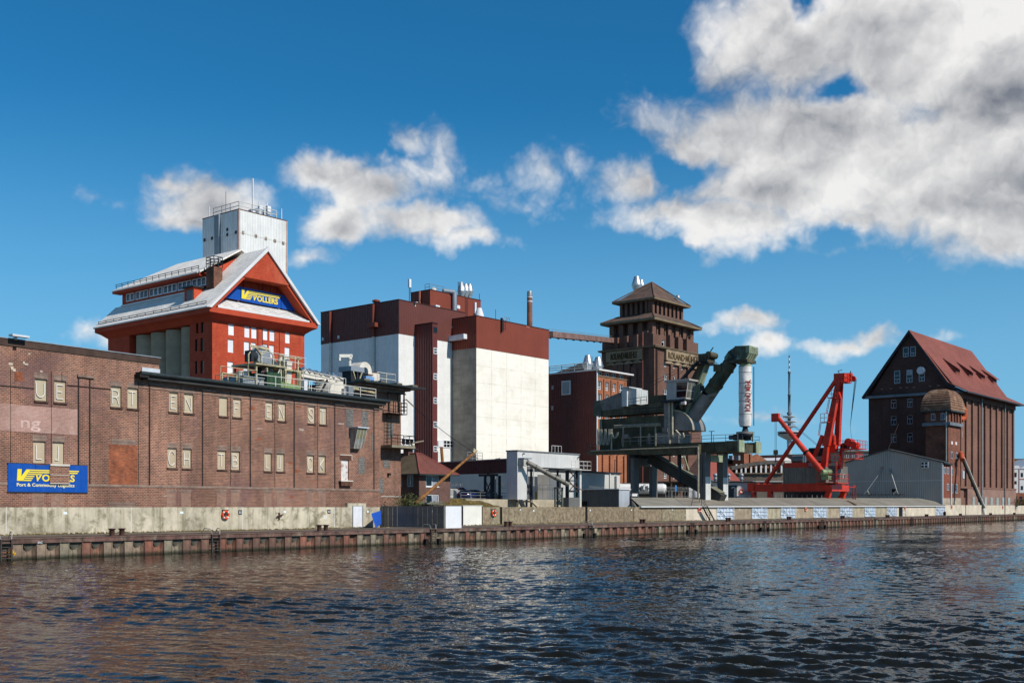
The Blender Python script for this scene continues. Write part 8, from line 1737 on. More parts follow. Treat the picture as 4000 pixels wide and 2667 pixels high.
for px in (3755, 3776, 3801, 3826, 3850, 3873, 3896, 3917, 3938, 3959): part('pilaster', MB().box(gx(px) - .5, gx(px) + .5, -.12, .348, zpl, ze_ - 1.6), m_gbk, gr)
part('frieze', MB().box(0, gw_, -.12, .347, ze_ - 1.597, ze_), m_gbk, gr); part('plinth', MB().box(gx(3776) + .1, gw_, -.2, .346, 0, zpl - .003), M('granary_plinth', '#8f6d60', .92, var=.12, vs=.3, brick=(.4, .16), b2='#7c5c50', mortar='#9b8578'), gr); part('string_course', MB().box(0, gw_ + .1, -.3, .345, zpl, zpl + .5), m_gbk, gr)
for px in (3828, 3919): part('downpipe', MB().tube((gx(px), -.5, 0), (gx(px), -.5, ze_), .2, n=8), M('pipe_bluegrey', '#7e8a8d' if px < 3900 else '#7e8a8d', .5, .2), gr)
for px in (3799, 3821, 3846, 3869, 3892, 3915, 3937): a = gx(px - 4.5); part('grey_louvre', MB().box(a, gx(px + 4.5), -.32, -.203, GR.zx(3770, 1972), GR.zx(3770, 1940)), M('louvre_pale', '#9aa09b', .6, var=.15), gr)
for px, c, d in ((3760, 1551, 1578), (3760, 1645, 1658), (3760, 1683, 1707), (3760, 1761, 1785), (3760, 1832, 1866), (3768, 1838, 1868)): part('window', MB().box(gx(px - 3), gx(px + 3), .2, .345, GR.zx(3760, d), GR.zx(3760, c)), m_wfg if c != 1683 else m_whv, gr)
for j in range(2):       # shallow panels on the gable side
    for px0, px1 in ((3407, 3449), (3458, 3515), (3523, 3580), (3590, 3640)):
        if j == 0: part('wall_panel', MB().box(-.08, -.002, gy(px1) + .3, gy(px1) - .1 + .5, 2, ze_ - 1.5), m_gbd, gr)
# roof: ridge along x, gable to the left
apx = GR.at(3550, 1288, x=-.9); zr_ = apx.z; yr_ = apx.y
oe = 1.5
zeo = ze_ - .2
part('roof_slope', MB().hexa([(-1.0, -oe - .6, zeo), (gw_ + 1.2, -oe - .6, zeo), (gw_ + 1.2, 2.6, zeo + 2.4), (-1.0, 2.6, zeo + 2.4)], [(-1.0, -oe - .6, zeo + .25), (gw_ + 1.2, -oe - .6, zeo + .25), (gw_ + 1.2, 2.6, zeo + 2.65), (-1.0, 2.6, zeo + 2.65)]), m_grf, gr)
part('roof_slope', MB().hexa([(-1.0, 2.6, zeo + 2.4), (gw_ + 1.2, 2.6, zeo + 2.4), (gw_ + 1.2, yr_, zr_ - .25), (-1.0, yr_, zr_ - .25)], [(-1.0, 2.6, zeo + 2.65), (gw_ + 1.2, 2.6, zeo + 2.65), (gw_ + 1.2, yr_, zr_), (-1.0, yr_, zr_)]), m_grf, gr)
part('roof_slope', MB().hexa([(-1.0, gd_ + oe, zeo), (gw_ + 1.2, gd_ + oe, zeo), (gw_ + 1.2, yr_, zr_ - .25), (-1.0, yr_, zr_ - .25)], [(-1.0, gd_ + oe, zeo + .25), (gw_ + 1.2, gd_ + oe, zeo + .25), (gw_ + 1.2, yr_, zr_ - .01), (-1.0, yr_, zr_ - .01)]), m_grf, gr)
zs_ = lambda y: (zeo + 2.4 + (zr_ - zeo - 2.65) * (y - 2.6) / (yr_ - 2.6)) if y > 2.6 else zeo + (y + oe + .6) / (3.2 + oe) * 2.4
gwin = [(3527, 3549, 1356, 1394), (3556, 3577, 1353, 1391), (3493, 3516, 1448, 1497), (3541, 3564, 1444, 1494), (3589, 3612, 1441, 1489)]
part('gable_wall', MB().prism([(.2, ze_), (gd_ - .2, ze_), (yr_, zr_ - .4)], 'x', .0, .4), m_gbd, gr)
for k, (a, b, c, d) in enumerate(gwin):
    y0, y1 = gy(b, -.1), gy(a, -.1); z0, z1 = GR.zy((a + b) / 2, d, -.1), GR.zy((a + b) / 2, c, -.1)
    f = ywin(gr, y0, y1, z0, z1, -.03, (.35,) if k < 2 else (.33, .62))
    if k >= 3: part('blank_panel', MB().box(-.12, -.09, y0 + .1, y1 - .1, z1 - (z1 - z0) * .36, z1 - .1), M('window_grey', ''), f)
p = GR.at(3597, 1447, x=-1.0); part('fan_cowl', MB().tube((-1.3, p.y, p.z), (-.1, p.y, p.z), 1.0, n=16), m_whv, gr)
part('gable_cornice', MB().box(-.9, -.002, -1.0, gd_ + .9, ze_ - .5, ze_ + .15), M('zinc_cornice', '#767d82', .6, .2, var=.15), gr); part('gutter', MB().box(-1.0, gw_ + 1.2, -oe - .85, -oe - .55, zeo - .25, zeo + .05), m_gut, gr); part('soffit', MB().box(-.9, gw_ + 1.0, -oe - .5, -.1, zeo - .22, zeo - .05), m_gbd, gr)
part('verge_board', MB().prism([(-oe - .6, zeo - .1), (2.6, zeo + 2.3), (yr_, zr_ - .35), (yr_, zr_ - .95), (2.9, zeo + 1.6), (-oe - .2, zeo - .45)], 'x', -1.08, -1.003).prism([(gd_ + oe, zeo - .1), (yr_, zr_ - .35), (yr_, zr_ - .95), (gd_ + oe - .6, zeo - .45)], 'x', -1.08, -1.004), m_dkm, gr)
for px, py in ((3445, 1520), (3480, 1518), (3518, 1515), (3543, 1514), (3570, 1513), (3633, 1508), (3666, 1506)): y = gy(px, -.1); part('anchor_plate', MB().box(-.14, -.002, y - .35, y + .35, GR.zy(px, py + 2, -.1), GR.zy(px, py - 3, -.1)), M('anchor_pinkish', '#8d6a60', .8), gr)
for (ax0, ay0), (fx0, fx1, fy0, fy1) in (((3689, 1403), (3735, 1759, 0, 0)), ((3740, 1417), (3786, 3810, 0, 0)), ((3789, 1431), (3834, 3857, 0, 0)), ((3838, 1446), (3880, 3902, 0, 0))):
    pass
for (ax0, ay0, bx0, by0) in ((3689, 1403, 3734, 1461), (3740, 1417, 3786, 1473), (3789, 1431, 3833, 1485), (3838, 1446, 3879, 1499)):
    # apex of each shed dormer on the slope and the foot of its little front wall
    def hit(px, py):
        lo, hi = -2.0, yr_
        for _ in range(40):
            mid = (lo + hi) / 2; q = GR.at(px, py, y=mid)
            if q.z > zs_(mid) + .27: lo = mid
            else: hi = mid
        return GR.at(px, py, y=lo)
    top_, ft = hit(ax0, ay0), hit(bx0 + 8, by0 + 3)
    w = 3.2; hf = 1.55
    dmr = part('dormer', MB().add([(ft.x - w / 2, ft.y, ft.z), (ft.x + w / 2, ft.y, ft.z), (ft.x + w / 2, ft.y, ft.z + hf), (ft.x - w / 2, ft.y, ft.z + hf), (ft.x - w * .95, top_.y, top_.z + .05), (ft.x + w * .95, top_.y, top_.z + .05)], [(0, 1, 2, 3), (0, 3, 4), (1, 5, 2), (3, 2, 5, 4)]), m_grf, gr)
    part('dormer_roof', MB().hexa([(ft.x - w / 2 - .35, ft.y - .7, ft.z + hf - .2), (ft.x + w / 2 + .35, ft.y - .7, ft.z + hf - .2), (ft.x + w * .95, top_.y, top_.z + .06), (ft.x - w * .95, top_.y, top_.z + .06)], [(ft.x - w / 2 - .35, ft.y - .7, ft.z + hf - .02), (ft.x + w / 2 + .35, ft.y - .7, ft.z + hf - .02), (ft.x + w * .95, top_.y, top_.z + .24), (ft.x - w * .95, top_.y, top_.z + .24)]), m_grf, dmr)
# downward grain chute on the granary front
a, b = GR.at(3756, 1778, y=-2.5), GR.at(3842, 1984, y=-9.0)
t = thing('granary_chute', 'long dark lattice chute sloping down from the granary to the quay wall', 'chute', GR)
part('pipe', MB().tube(a, b, .45, n=10), M('chute_grey', '#4a4740', .7, .2, var=.3), t); part('rail', MB().bar(a + Vector((.5, 0, .6)), b + Vector((.5, 0, .6)), .18), m_galv, t); part('orange_bend', MB().path([GR.at(3752, 1770, y=-1.5), a, GR.at(3759, 1796, y=-3.2)], .6, 10), M('duct_orange', '#b5532f', .7, var=.15), t)
for k in range(9): c = a.lerp(b, (k + .5) / 9); part('saddle', MB().box(c.x - .55, c.x + .55, c.y - .2, c.y + .2, c.z - .7, c.z - .3), m_dkm, t)
part('spout', MB().tube(b, b + Vector((.4, -.3, -3.0)), .35, .3, n=8), m_wc, t)

# ---- domed stair tower
DT = Fr(39.6, 3706, 274, DECK)
dx_ = lambda px, y=0.0: DT.X(px, y); ddy = lambda px, x=0.0: DT.Y(px, x)
m_dt = M('stair_brick', '#84503e', .92, var=.2, vs=.3, brick=(.4, .16), b2='#6a3e31', mortar='#7a5b4c', patch='#a06548', pk=.4, ps=.5)
tw2, td2 = dx_(3754), ddy(3612)
dt = thing('domed_tower', 'brick stair tower with a ribbed tiled dome before the granary', 'stair tower', DT)
zc1, zc2, zc3 = DT.zx(3706, 1601), DT.zx(3706, 1660), DT.zx(3706, 1600)
part('lower_body', MB().box(.15, tw2 - .1, .15, td2 - .2, 0, zc2), m_dt, dt); part('upper_body', MB().box(0, tw2, 0, td2, zc2 + .8, zc1), m_dt, dt); part('cornice', MB().box(-.5, tw2 + .4, -.5, td2 + .5, zc2 + .003, zc2 + .797), M('zinc_cornice', ''), dt)
NS = 7; prof = [(1 - math.sin(math.pi / 2 * k / 10) ** 1.6 if False else math.cos(math.pi / 2 * k / 10.0) ** .75, math.sin(math.pi / 2 * k / 10.0)) for k in range(11)]
ztop_ = DT.at(3681, 1521, x=tw2 / 2).z - zc1
cxx, cyy = tw2 / 2, td2 / 2; ex_, ey_ = tw2 / 2 + .7, td2 / 2 + .7
NB = 13
for k in range(NB):                         # tile courses, each lapping the one below
    f0, f1 = k / NB, (k + 1.1) / NB
    r0, r1 = [max(.02, math.cos(math.pi / 2 * min(f, .995)) ** .62) for f in (f0, min(f1, 1))]; z0, z1 = zc1 + ztop_ * math.sin(math.pi / 2 * f0) ** 1.0, zc1 + ztop_ * math.sin(math.pi / 2 * min(f1, 1))
    o = .12
    sq = lambda r, e: [(cxx - ex_ * r - e, cyy - ey_ * r - e), (cxx + ex_ * r + e, cyy - ey_ * r - e), (cxx + ex_ * r + e, cyy + ey_ * r + e), (cxx - ex_ * r - e, cyy + ey_ * r + e)]
    part('tile_course', MB().hexa([(*p, z0) for p in sq(r0, o)], [(*p, z1) for p in sq(r1, 0)]), M('dome_tile', '#7a5b47', .9, var=.25, vs=.8, patch='#b59a80', pk=.5, ps=.5), dt)
part('dome_eaves', MB().box(-.9, tw2 + .9, -.9, td2 + .9, zc1 - .35, zc1 - .003), m_gut, dt)
for px in (3622, 3641): pass
for a, b, c, d in ((3637, 3654, 1615, 1642), (3675, 3692, 1613, 1640)): ywin(dt, ddy(b), ddy(a), DT.zy((a + b) / 2, d), DT.zy((a + b) / 2, c), -.06, (.99,), 1)
for px in (3716, 3728, 3738, 3750): part('pilaster', MB().box(dx_(px) - .35, dx_(px) + .35, -.35, -.002, zc2 + .8, zc1 - .36), m_dt, dt)
for px, c, d in ((3719, 1763, 1790), (3738, 1765, 1790), (3719, 1827, 1855), (3719, 1890, 1925), (3737, 1890, 1925)): part('window', MB().box(dx_(px - 3.5), dx_(px + 3.5), .02, .149, DT.zx(3719, d), DT.zx(3719, c)), m_wfg, dt); part('dark_pane', MB().box(dx_(px - 2.5), dx_(px + 2.5), -.01, .018, DT.zx(3719, d - 2), DT.zx(3719, c + 2)), glass('navy_pane'), dt)
for px, c in ((3720, 1723), (3736, 1723)): part('white_plate', MB().box(dx_(px - 3), dx_(px + 3), .05, .148, DT.zx(3719, c + 12), DT.zx(3719, c)), m_whv, dt)
part('downpipe', MB().tube((-.35, .5, DT.zx(3702, 1800)), (-.35, .5, zc1), .2, n=8), m_galv, dt)
part('plaster_base', MB().box(.1, tw2 - .05, -.02, .14, 0, DT.zx(3720, 1944)), M('plaster_grey', '#a89a88', .9, var=.2, streak=.3), dt)
p = DT.at(3762, 1590, y=-.8); part('orange_duct', MB().path([(tw2 + .9, .2, DT.zx(3755, 1586)), (tw2 + 1.4, -.4, DT.zx(3755, 1605)), (tw2 + 1.4, -.4, DT.zx(3755, 1630)), (tw2 + .3, .2, DT.zx(3755, 1640))], .75, 10), M('duct_orange', ''), dt)
# brick annex right of the grey hall
AN = Fr(39.6, 3684, 257.2, DECK)
an = thing('brick_annex', 'narrow red brick annex between the grey hall and the domed tower', 'annex', AN)
aw3 = AN.X(3712); az = AN.zx(3690, 1813)
part('wall', MB().box(0, aw3, 0, 8, 0, az), M('annex_brick', '#8a4734', .92, var=.15, vs=.3, brick=(.4, .16), b2='#713a2b', mortar='#7d5747'), an); part('roof', MB().box(-.3, aw3 + .5, -.6, 8.2, az + .003, az + .3), m_gut, an); part('plinth', MB().box(-.02, aw3, -.06, -.003, 0, AN.zx(3690, 1945)), M('plaster_grey', ''), an); part('downpipe', MB().tube((aw3, -.2, 0), (aw3, -.2, az), .14, n=6), m_whv, an)
for px, c, d in ((3690, 1824, 1850), (3701, 1824, 1850), (3701, 1888, 1914)): f = part('window', MB().box(AN.X(px - 3.5), AN.X(px + 3.5), -.1, -.003, AN.zx(3690, d), AN.zx(3690, c)), m_wfg, an); part('pane', MB().box(AN.X(px - 2.3), AN.X(px + 2.3), -.13, -.101, AN.zx(3690, d - 2), AN.zx(3690, c + 2)), glass('navy_pane'), f)
# ---- grey gabled hall
HG = Fr(39.6, 3681, 256, DECK)
hg = thing('gabled_hall', 'grey corrugated hall with its low gable end facing left', 'hall', HG)
hy = lambda px, x=0.0: HG.Y(px, x)
ze2_ = HG.zy(3681, 1806); yl_ = hy(3300); yap = hy(3469); zap2 = HG.zy(3469, 1757); zel = HG.zy(3300, 1808)
m_hgc = M('hall_grey', '#b3ada3', .55, .15, var=.06, vs=.2, corr=.5, cdepth=.7)
zmid = HG.zy(3681, 1876)
part('gable_cladding', MB().prism([(0, zmid + .12), (0, ze2_), (yap, zap2), (yl_, zel), (yl_, zmid + .12)], 'x', 0, .2), m_hgc, hg); part('gable_cladding', MB().prism([(0, 0), (0, zmid - .02), (yl_, zmid - .02), (yl_, 0)], 'x', 0, .2), m_hgc, hg); part('flashing', MB().box(-.06, .2, 0, yl_, zmid - .018, zmid + .118), m_whv, hg)
part('corner_trim', MB().box(-.05, .25, -.12, .19, 0, ze2_), m_whv, hg)
part('roof', MB().hexa([(-.4, -.6, ze2_ - .1), (2.6, -.6, ze2_ - .1), (2.6, yap, zap2), (-.4, yap, zap2)], [(-.4, -.6, ze2_ + .15), (2.6, -.6, ze2_ + .15), (2.6, yap, zap2 + .25), (-.4, yap, zap2 + .25)]).hexa([(-.4, yl_, zel), (2.6, yl_, zel), (2.6, yap, zap2 + .01), (-.4, yap, zap2 + .01)], [(-.4, yl_, zel + .2), (2.6, yl_, zel + .2), (2.6, yap, zap2 + .24), (-.4, yap, zap2 + .24)]), M('hall_roof', '#4f5355', .7, .1, var=.15), hg)
a, b, c, d = hy(3630), hy(3602), HG.zy(3615, 1828), HG.zy(3615, 1804)
f = part('louvre', MB().box(-.6, -.002, a, b, c, d), m_whv, hg)
for k in range(4): part('louvre_blade', MB().box(-.62, -.603, a + .25 + (k % 2) * (b - a) / 2, a + .05 + (k % 2 + 1) * (b - a) / 2 - .1, c + .15 + (k // 2) * (d - c) / 2, c + (k // 2 + 1) * (d - c) / 2 - .1), m_iron, f)
for a, b in (((3446, 1833), (3388, 1914)), ((3476, 1832), (3502, 1914))): part('stay_pole', MB().tube(HG.at(*a, x=-.1), HG.at(*b, x=-2.5), .16, n=8), m_galv, hg); q = HG.at(*b, x=-2.5); part('tripod_foot', MB().bar(q, (q.x - 1, q.y - 1.2, q.z - 1.8), .15).bar(q, (q.x - 1, q.y + 1.2, q.z - 1.8), .15), m_galv, hg)
part('pink_plate', MB().box(-.08, -.002, hy(3452), hy(3440), HG.zy(3446, 1833), HG.zy(3446, 1821)), M('box_pinkish', ''), hg); part('dark_door', MB().box(-.08, -.002, hy(3500), hy(3484), HG.zy(3490, 1930), HG.zy(3490, 1909)), m_iron, hg)
# lattice conveyor lying behind the shed
a, b = HG.at(3305, 1936, x=-4), HG.at(3526, 1936, x=-4)
t = thing('lattice_conveyor', 'low pale lattice conveyor boom lying in front of the grey gabled hall', 'conveyor', HG)
L_ = (b - a); nn = 16; g = MB()
for dz in (-.6, .75): g.bar(a + Vector((0, 0, dz)), b + Vector((0, 0, dz)), .16)
for k in range(nn): p_, q_ = a.lerp(b, k / nn), a.lerp(b, (k + 1) / nn); g.bar(p_ + Vector((0, 0, -.6)), q_ + Vector((0, 0, .75)), .1).bar(p_ + Vector((0, 0, .75)), p_ + Vector((0, 0, -.6)), .1)
part('lattice', g, m_galv, t); part('belt', MB().bar(a + Vector((.6, 0, .3)), b + Vector((.6, 0, .3)), .8, .2), m_dkm, t)
a = HG.at(3470, 1752, x=-.6); b = HG.at(3510, 1655, x=2); solo('thin_rod', MB().tube(a, b, .07, n=5), m_rust, HG, 'thin rusty rod leaning up from the grey hall roof against the granary', 'rod')
# ================================================================== BACKGROUND behind the cranes
def bldg(name, label, cat, px, Y, a=39.6): f = Fr(a, px, Y, YARD); return f, thing(name, label, cat, f)
# television tower
f, t = bldg('television_tower', 'tall slim television tower with ring platforms far behind the cranes', 'tower', 3083, 1700)
k = 1700 / F; zz = lambda py: f.at(3083, py, y=0).z
m_tv = M('tv_concrete', '#a9acae', .8, var=.08); m_tvd = M('tv_steel', '#5d6166', .6, .2, var=.2)
part('shaft', MB().lathe([(11 * k, 0), (8.5 * k, zz(1735)), (9.5 * k, zz(1718))], n=20), m_tv, t)
part('pod', MB().lathe([(9.5 * k, zz(1718)), (22 * k, zz(1712)), (40 * k, zz(1702)), (44 * k, zz(1699)), (45 * k, zz(1689)), (46 * k, zz(1687)), (42 * k, zz(1684)), (10 * k, zz(1682))], n=32), m_tv, t); part('pod_windows', MB().lathe([(44.6 * k, zz(1696)), (45.3 * k, zz(1690))], n=32), glass(), t)
part('upper_shaft', MB().lathe([(6.5 * k, zz(1682)), (6.5 * k, zz(1620))], n=14), m_tvd, t)
for py, r in ((1667, 29), (1648, 27), (1628, 24)): part('ring_platform', MB().lathe([(6 * k, zz(py + 6)), (r * k * .6, zz(py + 2)), (r * k, zz(py)), (r * k, zz(py - 3)), (6 * k, zz(py - 3))], n=24), m_tv, t)
part('mast', MB().lathe([(9 * k, zz(1619)), (9 * k, zz(1610)), (5 * k, zz(1609)), (5.2 * k, zz(1545)), (6.5 * k, zz(1545)), (6.5 * k, zz(1541)), (4.3 * k, zz(1540)), (4.2 * k, zz(1460)), (5.8 * k, zz(1458)), (5.8 * k, zz(1452)), (3.4 * k, zz(1450))], n=12), m_tvd, t)
for i in range(6): part('mast_band', MB().lathe([(2.6 * k, zz(1450 - i * 10.5)), (2.4 * k, zz(1450 - (i + 1) * 10.5 + .3))], n=10), M('mast_red', '#a32a28', .6) if i % 2 else m_whv, t)
# long dark roofed hall
f, t = bldg('dark_hall', 'long dark roofed hall far behind the red crane', 'hall', 3232, 420)
y1 = f.Y(2860); za, zb = f.zy(3232, 1768), f.zy(3232, 1900)
part('wall', MB().box(0, 30, 0, y1, 0, za - 3), M('hall_brown', '#4a2f29', .9, var=.15), t); part('roof', MB().hexa([(-.5, -1, za - 3), (31, -1, za - 3), (31, y1 + 1, za - 3), (-.5, y1 + 1, za - 3)], [(3, -1, za), (24, -1, za), (24, y1 + 1, za), (3, y1 + 1, za)]), M('roof_dark', '#3a2521', .8, var=.15), t); part('roof_box', MB().box(2, 8, f.Y(3230), f.Y(3150), za - .5, f.zy(3190, 1747)), m_iron, t)
# brick hall with arched windows
f, t = bldg('arched_brick_hall', 'orange brick hall with round arched windows behind the portal crane', 'hall', 2905, 300)
zb = f.zx(2905, 1770); w = f.X(3105); d = f.Y(2842)
m_bh = M('hall_brick', '#96593e', .92, var=.2, vs=.3, brick=(.4, .16), b2='#7a4632', mortar='#8f6f5b')
part('wall', MB().box(0, w, 0, d, 0, f.zx(2950, 1800)), m_bh, t); part('gable', MB().prism([(0, f.zx(2905, 1800)), (w * .5, f.zx(2905, 1800)), (w * .25, f.zx(2930, 1770))], 'y', -.02, .4), m_bh, t)
part('tower', MB().box(-.5, 2.2, -.4, 3, 0, f.zx(2880, 1768)).box(3.0, 4.2, -.4, 1, 0, f.zx(2900, 1770)), m_bh, t)
for k in range(9):
    x = w * (k + .5) / 9; z0, z1 = f.zx(2950, 1835), f.zx(2950, 1818)
    part('arched_window', MB().prism([(x - .8, z0), (x + .8, z0), (x + .8, z1)] + [(x + .8 * math.cos(a * math.pi / 8), z1 + .8 * math.sin(a * math.pi / 8)) for a in range(1, 8)] + [(x - .8, z1)], 'y', -.12, -.003), glass(), t)
y = f.Y(2853); z0, z1 = f.zy(2853, 1812), f.zy(2853, 1800); part('arched_window', MB().prism([(y - .9, z0), (y + .9, z0), (y + .9, z1)] + [(y + .9 * math.cos(a * math.pi / 8), z1 + .9 * math.sin(a * math.pi / 8)) for a in range(1, 8)] + [(y - .9, z1)], 'x', -.12, -.003), glass(), t)
for px in (2870, 2895, 2925): x = f.X(px); part('roof_stack', MB().box(x - .5, x + .5, .5, 1.5, f.zx(2950, 1800), f.zx(px, 1778)), m_gr, t)
# white roofed shed with faint lettering band
f, t = bldg('white_shed', 'pale low gabled shed roof behind the arched colonnade', 'shed', 3035, 330)
part('wall', MB().box(0, f.X(3100), 0, 10, 0, f.zx(3035, 1797)), m_wc, t); part('gable', MB().prism([(0, f.zx(3035, 1797)), (f.X(3100), f.zx(3035, 1797)), (f.X(3072), f.zx(3072, 1786))], 'y', -.2, 10), m_whv, t)
# colonnade with a curved roof
f, t = bldg('arched_colonnade', 'long grey open hall with a shallow arched roof on white posts', 'canopy', 2858, 262, 88)
X0, X1 = f.X(2858), f.X(3062)
m_cc = M('canopy_grey', '#5f5a54', .85, var=.15, streak=.2)
f2 = Fr(88, 2858, 262, YARD); L_ = (3062 - 2858) * 262 / F
fr_ = Fr(0, xy=((2858 - CX) / F * 262, 262), base=YARD)
t.location = (fr_.O[0], fr_.O[1], YARD); t.rotation_euler = (0, 0, 0)
zq = lambda py: EYE - YARD + (HZ - py) / F * 262
xq = lambda px: (px - 2858) / F * 262
arc = [(xq(2858 + (3066 - 2858) * i / 14), zq(1824 - 26 * math.sin(math.pi * min(1, (i / 14) * .62 + .02)) - 0)) for i in range(15)]
part('arched_roof', MB().prism(arc + [(x, z - .8) for x, z in reversed(arc)], 'y', 0, 14), m_cc, t)
for px in (2878, 2897, 2914, 2935, 2955, 2974, 2993, 3013, 3031, 3054): part('post', MB().box(xq(px) - .18, xq(px) + .18, .2, .7, zq(1847), zq(1812)), m_whv, t)
part('dark_back', MB().box(xq(2875), xq(3060), 8, 8.3, zq(1847), zq(1822)), M('hall_brick', ''), t); part('ledge', MB().box(xq(2868), xq(3060), -.5, 8, zq(1850), zq(1846)), m_conc, t)
part('lower_wall', MB().box(xq(2880), xq(3062), 0, 8, 0, zq(1850) - .003), M('wall_taupe', '#635a52', .9, var=.2, vs=.3, streak=.4), t); part('white_pipe', MB().box(xq(2938), xq(3060), -.5, -.1, zq(1881), zq(1879)), m_whv, t)
for px in (2949, 2988, 3031): part('small_window', MB().box(xq(px - 7), xq(px + 7), -.12, -.003, zq(1861), zq(1853)), glass(), t)
# red sheet pyramid roof
f, t = bldg('pyramid_roof_house', 'brown red sheet roofed house with steep hips behind the portal legs', 'house', 2720, 238)
w, d = f.X(2886), f.Y(2665); ze, zt = f.zx(2720, 1872), f.zx(2760, 1755)
e = [(-.5, -.5, ze), (w, -.5, ze), (w, d, ze), (-.5, d, ze)]; q = [(w * .34, d * .35, zt), (w * .5, d * .35, zt), (w * .5, d * .6, zt), (w * .34, d * .6, zt)]
m_pr = M('sheet_red', '#8f4a40', .75, var=.06, corr=1.2, cdepth=.15); m_pb = M('sheet_brown', '#6a5048', .8, var=.15, brick=(.8, .4), b2='#5c443d', mortar='#4a3731')
part('roof_slope', MB().quad(e[0], e[1], q[1], q[0]), m_pr, t); part('roof_slope', MB().quad(e[3], e[0], q[0], q[3]), m_pb, t); part('roof_slope', MB().quad(e[1], e[2], q[2], q[1]).quad(*q), m_pr, t)
part('wall', MB().box(0, w - .5, 0, d, 0, ze - .003), m_whv, t)
# white low building with the haulier's lettering, roof cowls
f, t = bldg('white_office', 'long white flat roofed office with a red emblem behind the portal legs', 'office', 2705, 226, 60)
t.rotation_euler = (0, 0, 0); fr_ = Fr(0, xy=((2690 - CX) / F * 226, 226)); t.location = (fr_.O[0], 226, YARD)
xq2 = lambda px: (px - 2690) / F * 226; zq2 = lambda py: EYE - YARD + (HZ - py) / F * 226
part('wall', MB().box(xq2(2690), xq2(2938), 0, 12, 0, zq2(1884)), M('office_white', '#d2cfca', .7, var=.08, streak=.1), t); part('roof_slab', MB().box(xq2(2686), xq2(2950), -.5, 12.5, zq2(1884) + .003, zq2(1880)), m_gut, t)
part('roller_door', MB().box(xq2(2845), xq2(2878), -.1, -.003, 0, zq2(1894)), M('door_slate', ''), t)
part('emblem', MB().torus((xq2(2897), -.05, zq2(1918)), (0, 1, 0), .42, .11, 16, 6).box(xq2(2886), xq2(2901), -.1, -.01, zq2(1929), zq2(1924)), M('emblem_red', '#d05a44', .6), t); text('lettering', 'trans-o-flex', .32, M('letter_dark', '#3a3a3c', .6), t, (xq2(2904), -.03, zq2(1922)), width=xq2(2932) - xq2(2904)); text('lettering', 'Schnell-Lieferdienst', .16, MATS['letter_dark'], t, (xq2(2904), -.03, zq2(1929)), width=xq2(2930) - xq2(2904))
for px in (2805, 2857, 2908): part('roof_cowl', MB().lathe([(.25, 0), (.25, .4), (.42, .5), (.42, .65), (.3, .9), (.3, 1.1), (.5, 1.25), (.5, 1.45), (.25, 1.75)], (xq2(px), 3, zq2(1880)), 14), m_gr, t)
part('lamp_arm', MB().path([(xq2(2868), -.8, 0), (xq2(2868), -.8, zq2(1905)), (xq2(2864), -.8, zq2(1902)), (xq2(2856), -.8, zq2(1904)), (xq2(2856), -.8, zq2(1908))], .09, 6), m_whv, t)
# white tanker lorry
f = Fr(0, xy=((2470 - CX) / F * 205, 205), base=YARD); xt = lambda px: (px - 2470) / F * 205; zt3 = lambda py: EYE - YARD + (HZ - py) / F * 205
t = thing('tanker_lorry', 'white tanker lorry with dark letters parked behind the portal leg', 'lorry', f)
t.rotation_euler = (0, 0, 0)
zc3_ = (zt3(1888) + zt3(1931)) / 2; rt = (zt3(1888) - zt3(1931)) / 2
part('tank', MB().tube((xt(2420), 0, zc3_), (xt(2590), 0, zc3_), rt, n=24).tube((xt(2590), 0, zc3_), (xt(2601), 0, zc3_), rt, rt * .8, n=24), M('lorry_white', '#dad8d4', .35, var=.05), t)
part('tank_walk', MB().box(xt(2430), xt(2590), -.4, .4, zc3_ + rt, zc3_ + rt + .08), m_galv, t); part('chassis', MB().box(xt(2400), xt(2596), -.5, .5, .7, zc3_ - rt + .1), m_iron, t)
part('lorry_cab', MB().box(xt(2372), xt(2412), -1.2, 1.2, .5, zt3(1892)), MATS['lorry_white'], t); part('cab_window', MB().box(xt(2376), xt(2400), -1.23, -1.202, zt3(1912), zt3(1898)), gl_, t)
for px in (2385, 2470, 2555, 2570, 2585): w = part('wheel', MB().tube((xt(px), -1.2, .5), (xt(px), -.8, .5), .5, n=16), M('tyre', ''), t); part('rim', MB().tube((xt(px), -1.22, .5), (xt(px), -1.201, .5), .27, n=12), m_galv, w)
text('lettering', 'MÜHLE', .95, M('letter_slate', '#4b5056', .6), t, (xt(2488), -rt - .02, zc3_ - .35), extrude=.02, width=xt(2566) - xt(2488), bold=.04)
# dark loading bay and fence behind the shed
f = Fr(0, xy=((2560 - CX) / F * 222, 222), base=YARD); xt2 = lambda px: (px - 2560) / F * 222; zt4 = lambda py: EYE - YARD + (HZ - py) / F * 222
t = thing('loading_bay', 'dark loading bay with brown roller doors at the foot of the brick tower', 'loading bay', f); t.rotation_euler = (0, 0, 0)
part('canopy', MB().box(xt2(2550), xt2(2700), -2, 6, zt4(1886), zt4(1880)), m_iron, t); part('bay_wall', MB().box(xt2(2560), xt2(2700), 3, 3.4, 0, zt4(1886)), M('bay_dark', '#3b3632', .9), t); part('roller_door', MB().box(xt2(2634), xt2(2679), 2.8, 2.99, 0, zt4(1888)), M('door_brown', '#6a5142', .8, var=.1), t); part('jamb', MB().box(xt2(2628), xt2(2633), 2.7, 2.98, 0, zt4(1886)), m_whv, t); part('white_wall', MB().box(xt2(2698), xt2(2725), 2, 5, 0, zt4(1888)), m_whv, t)
part('white_tank', MB().lathe([(1.1, 0), (1.1, 2.4), (.6, 3.0)], (xt2(2722), -1, 0), 16), m_whv, t)
fb = MB(); a, b = Q.X(2600, 30), Q.X(2700, 30)
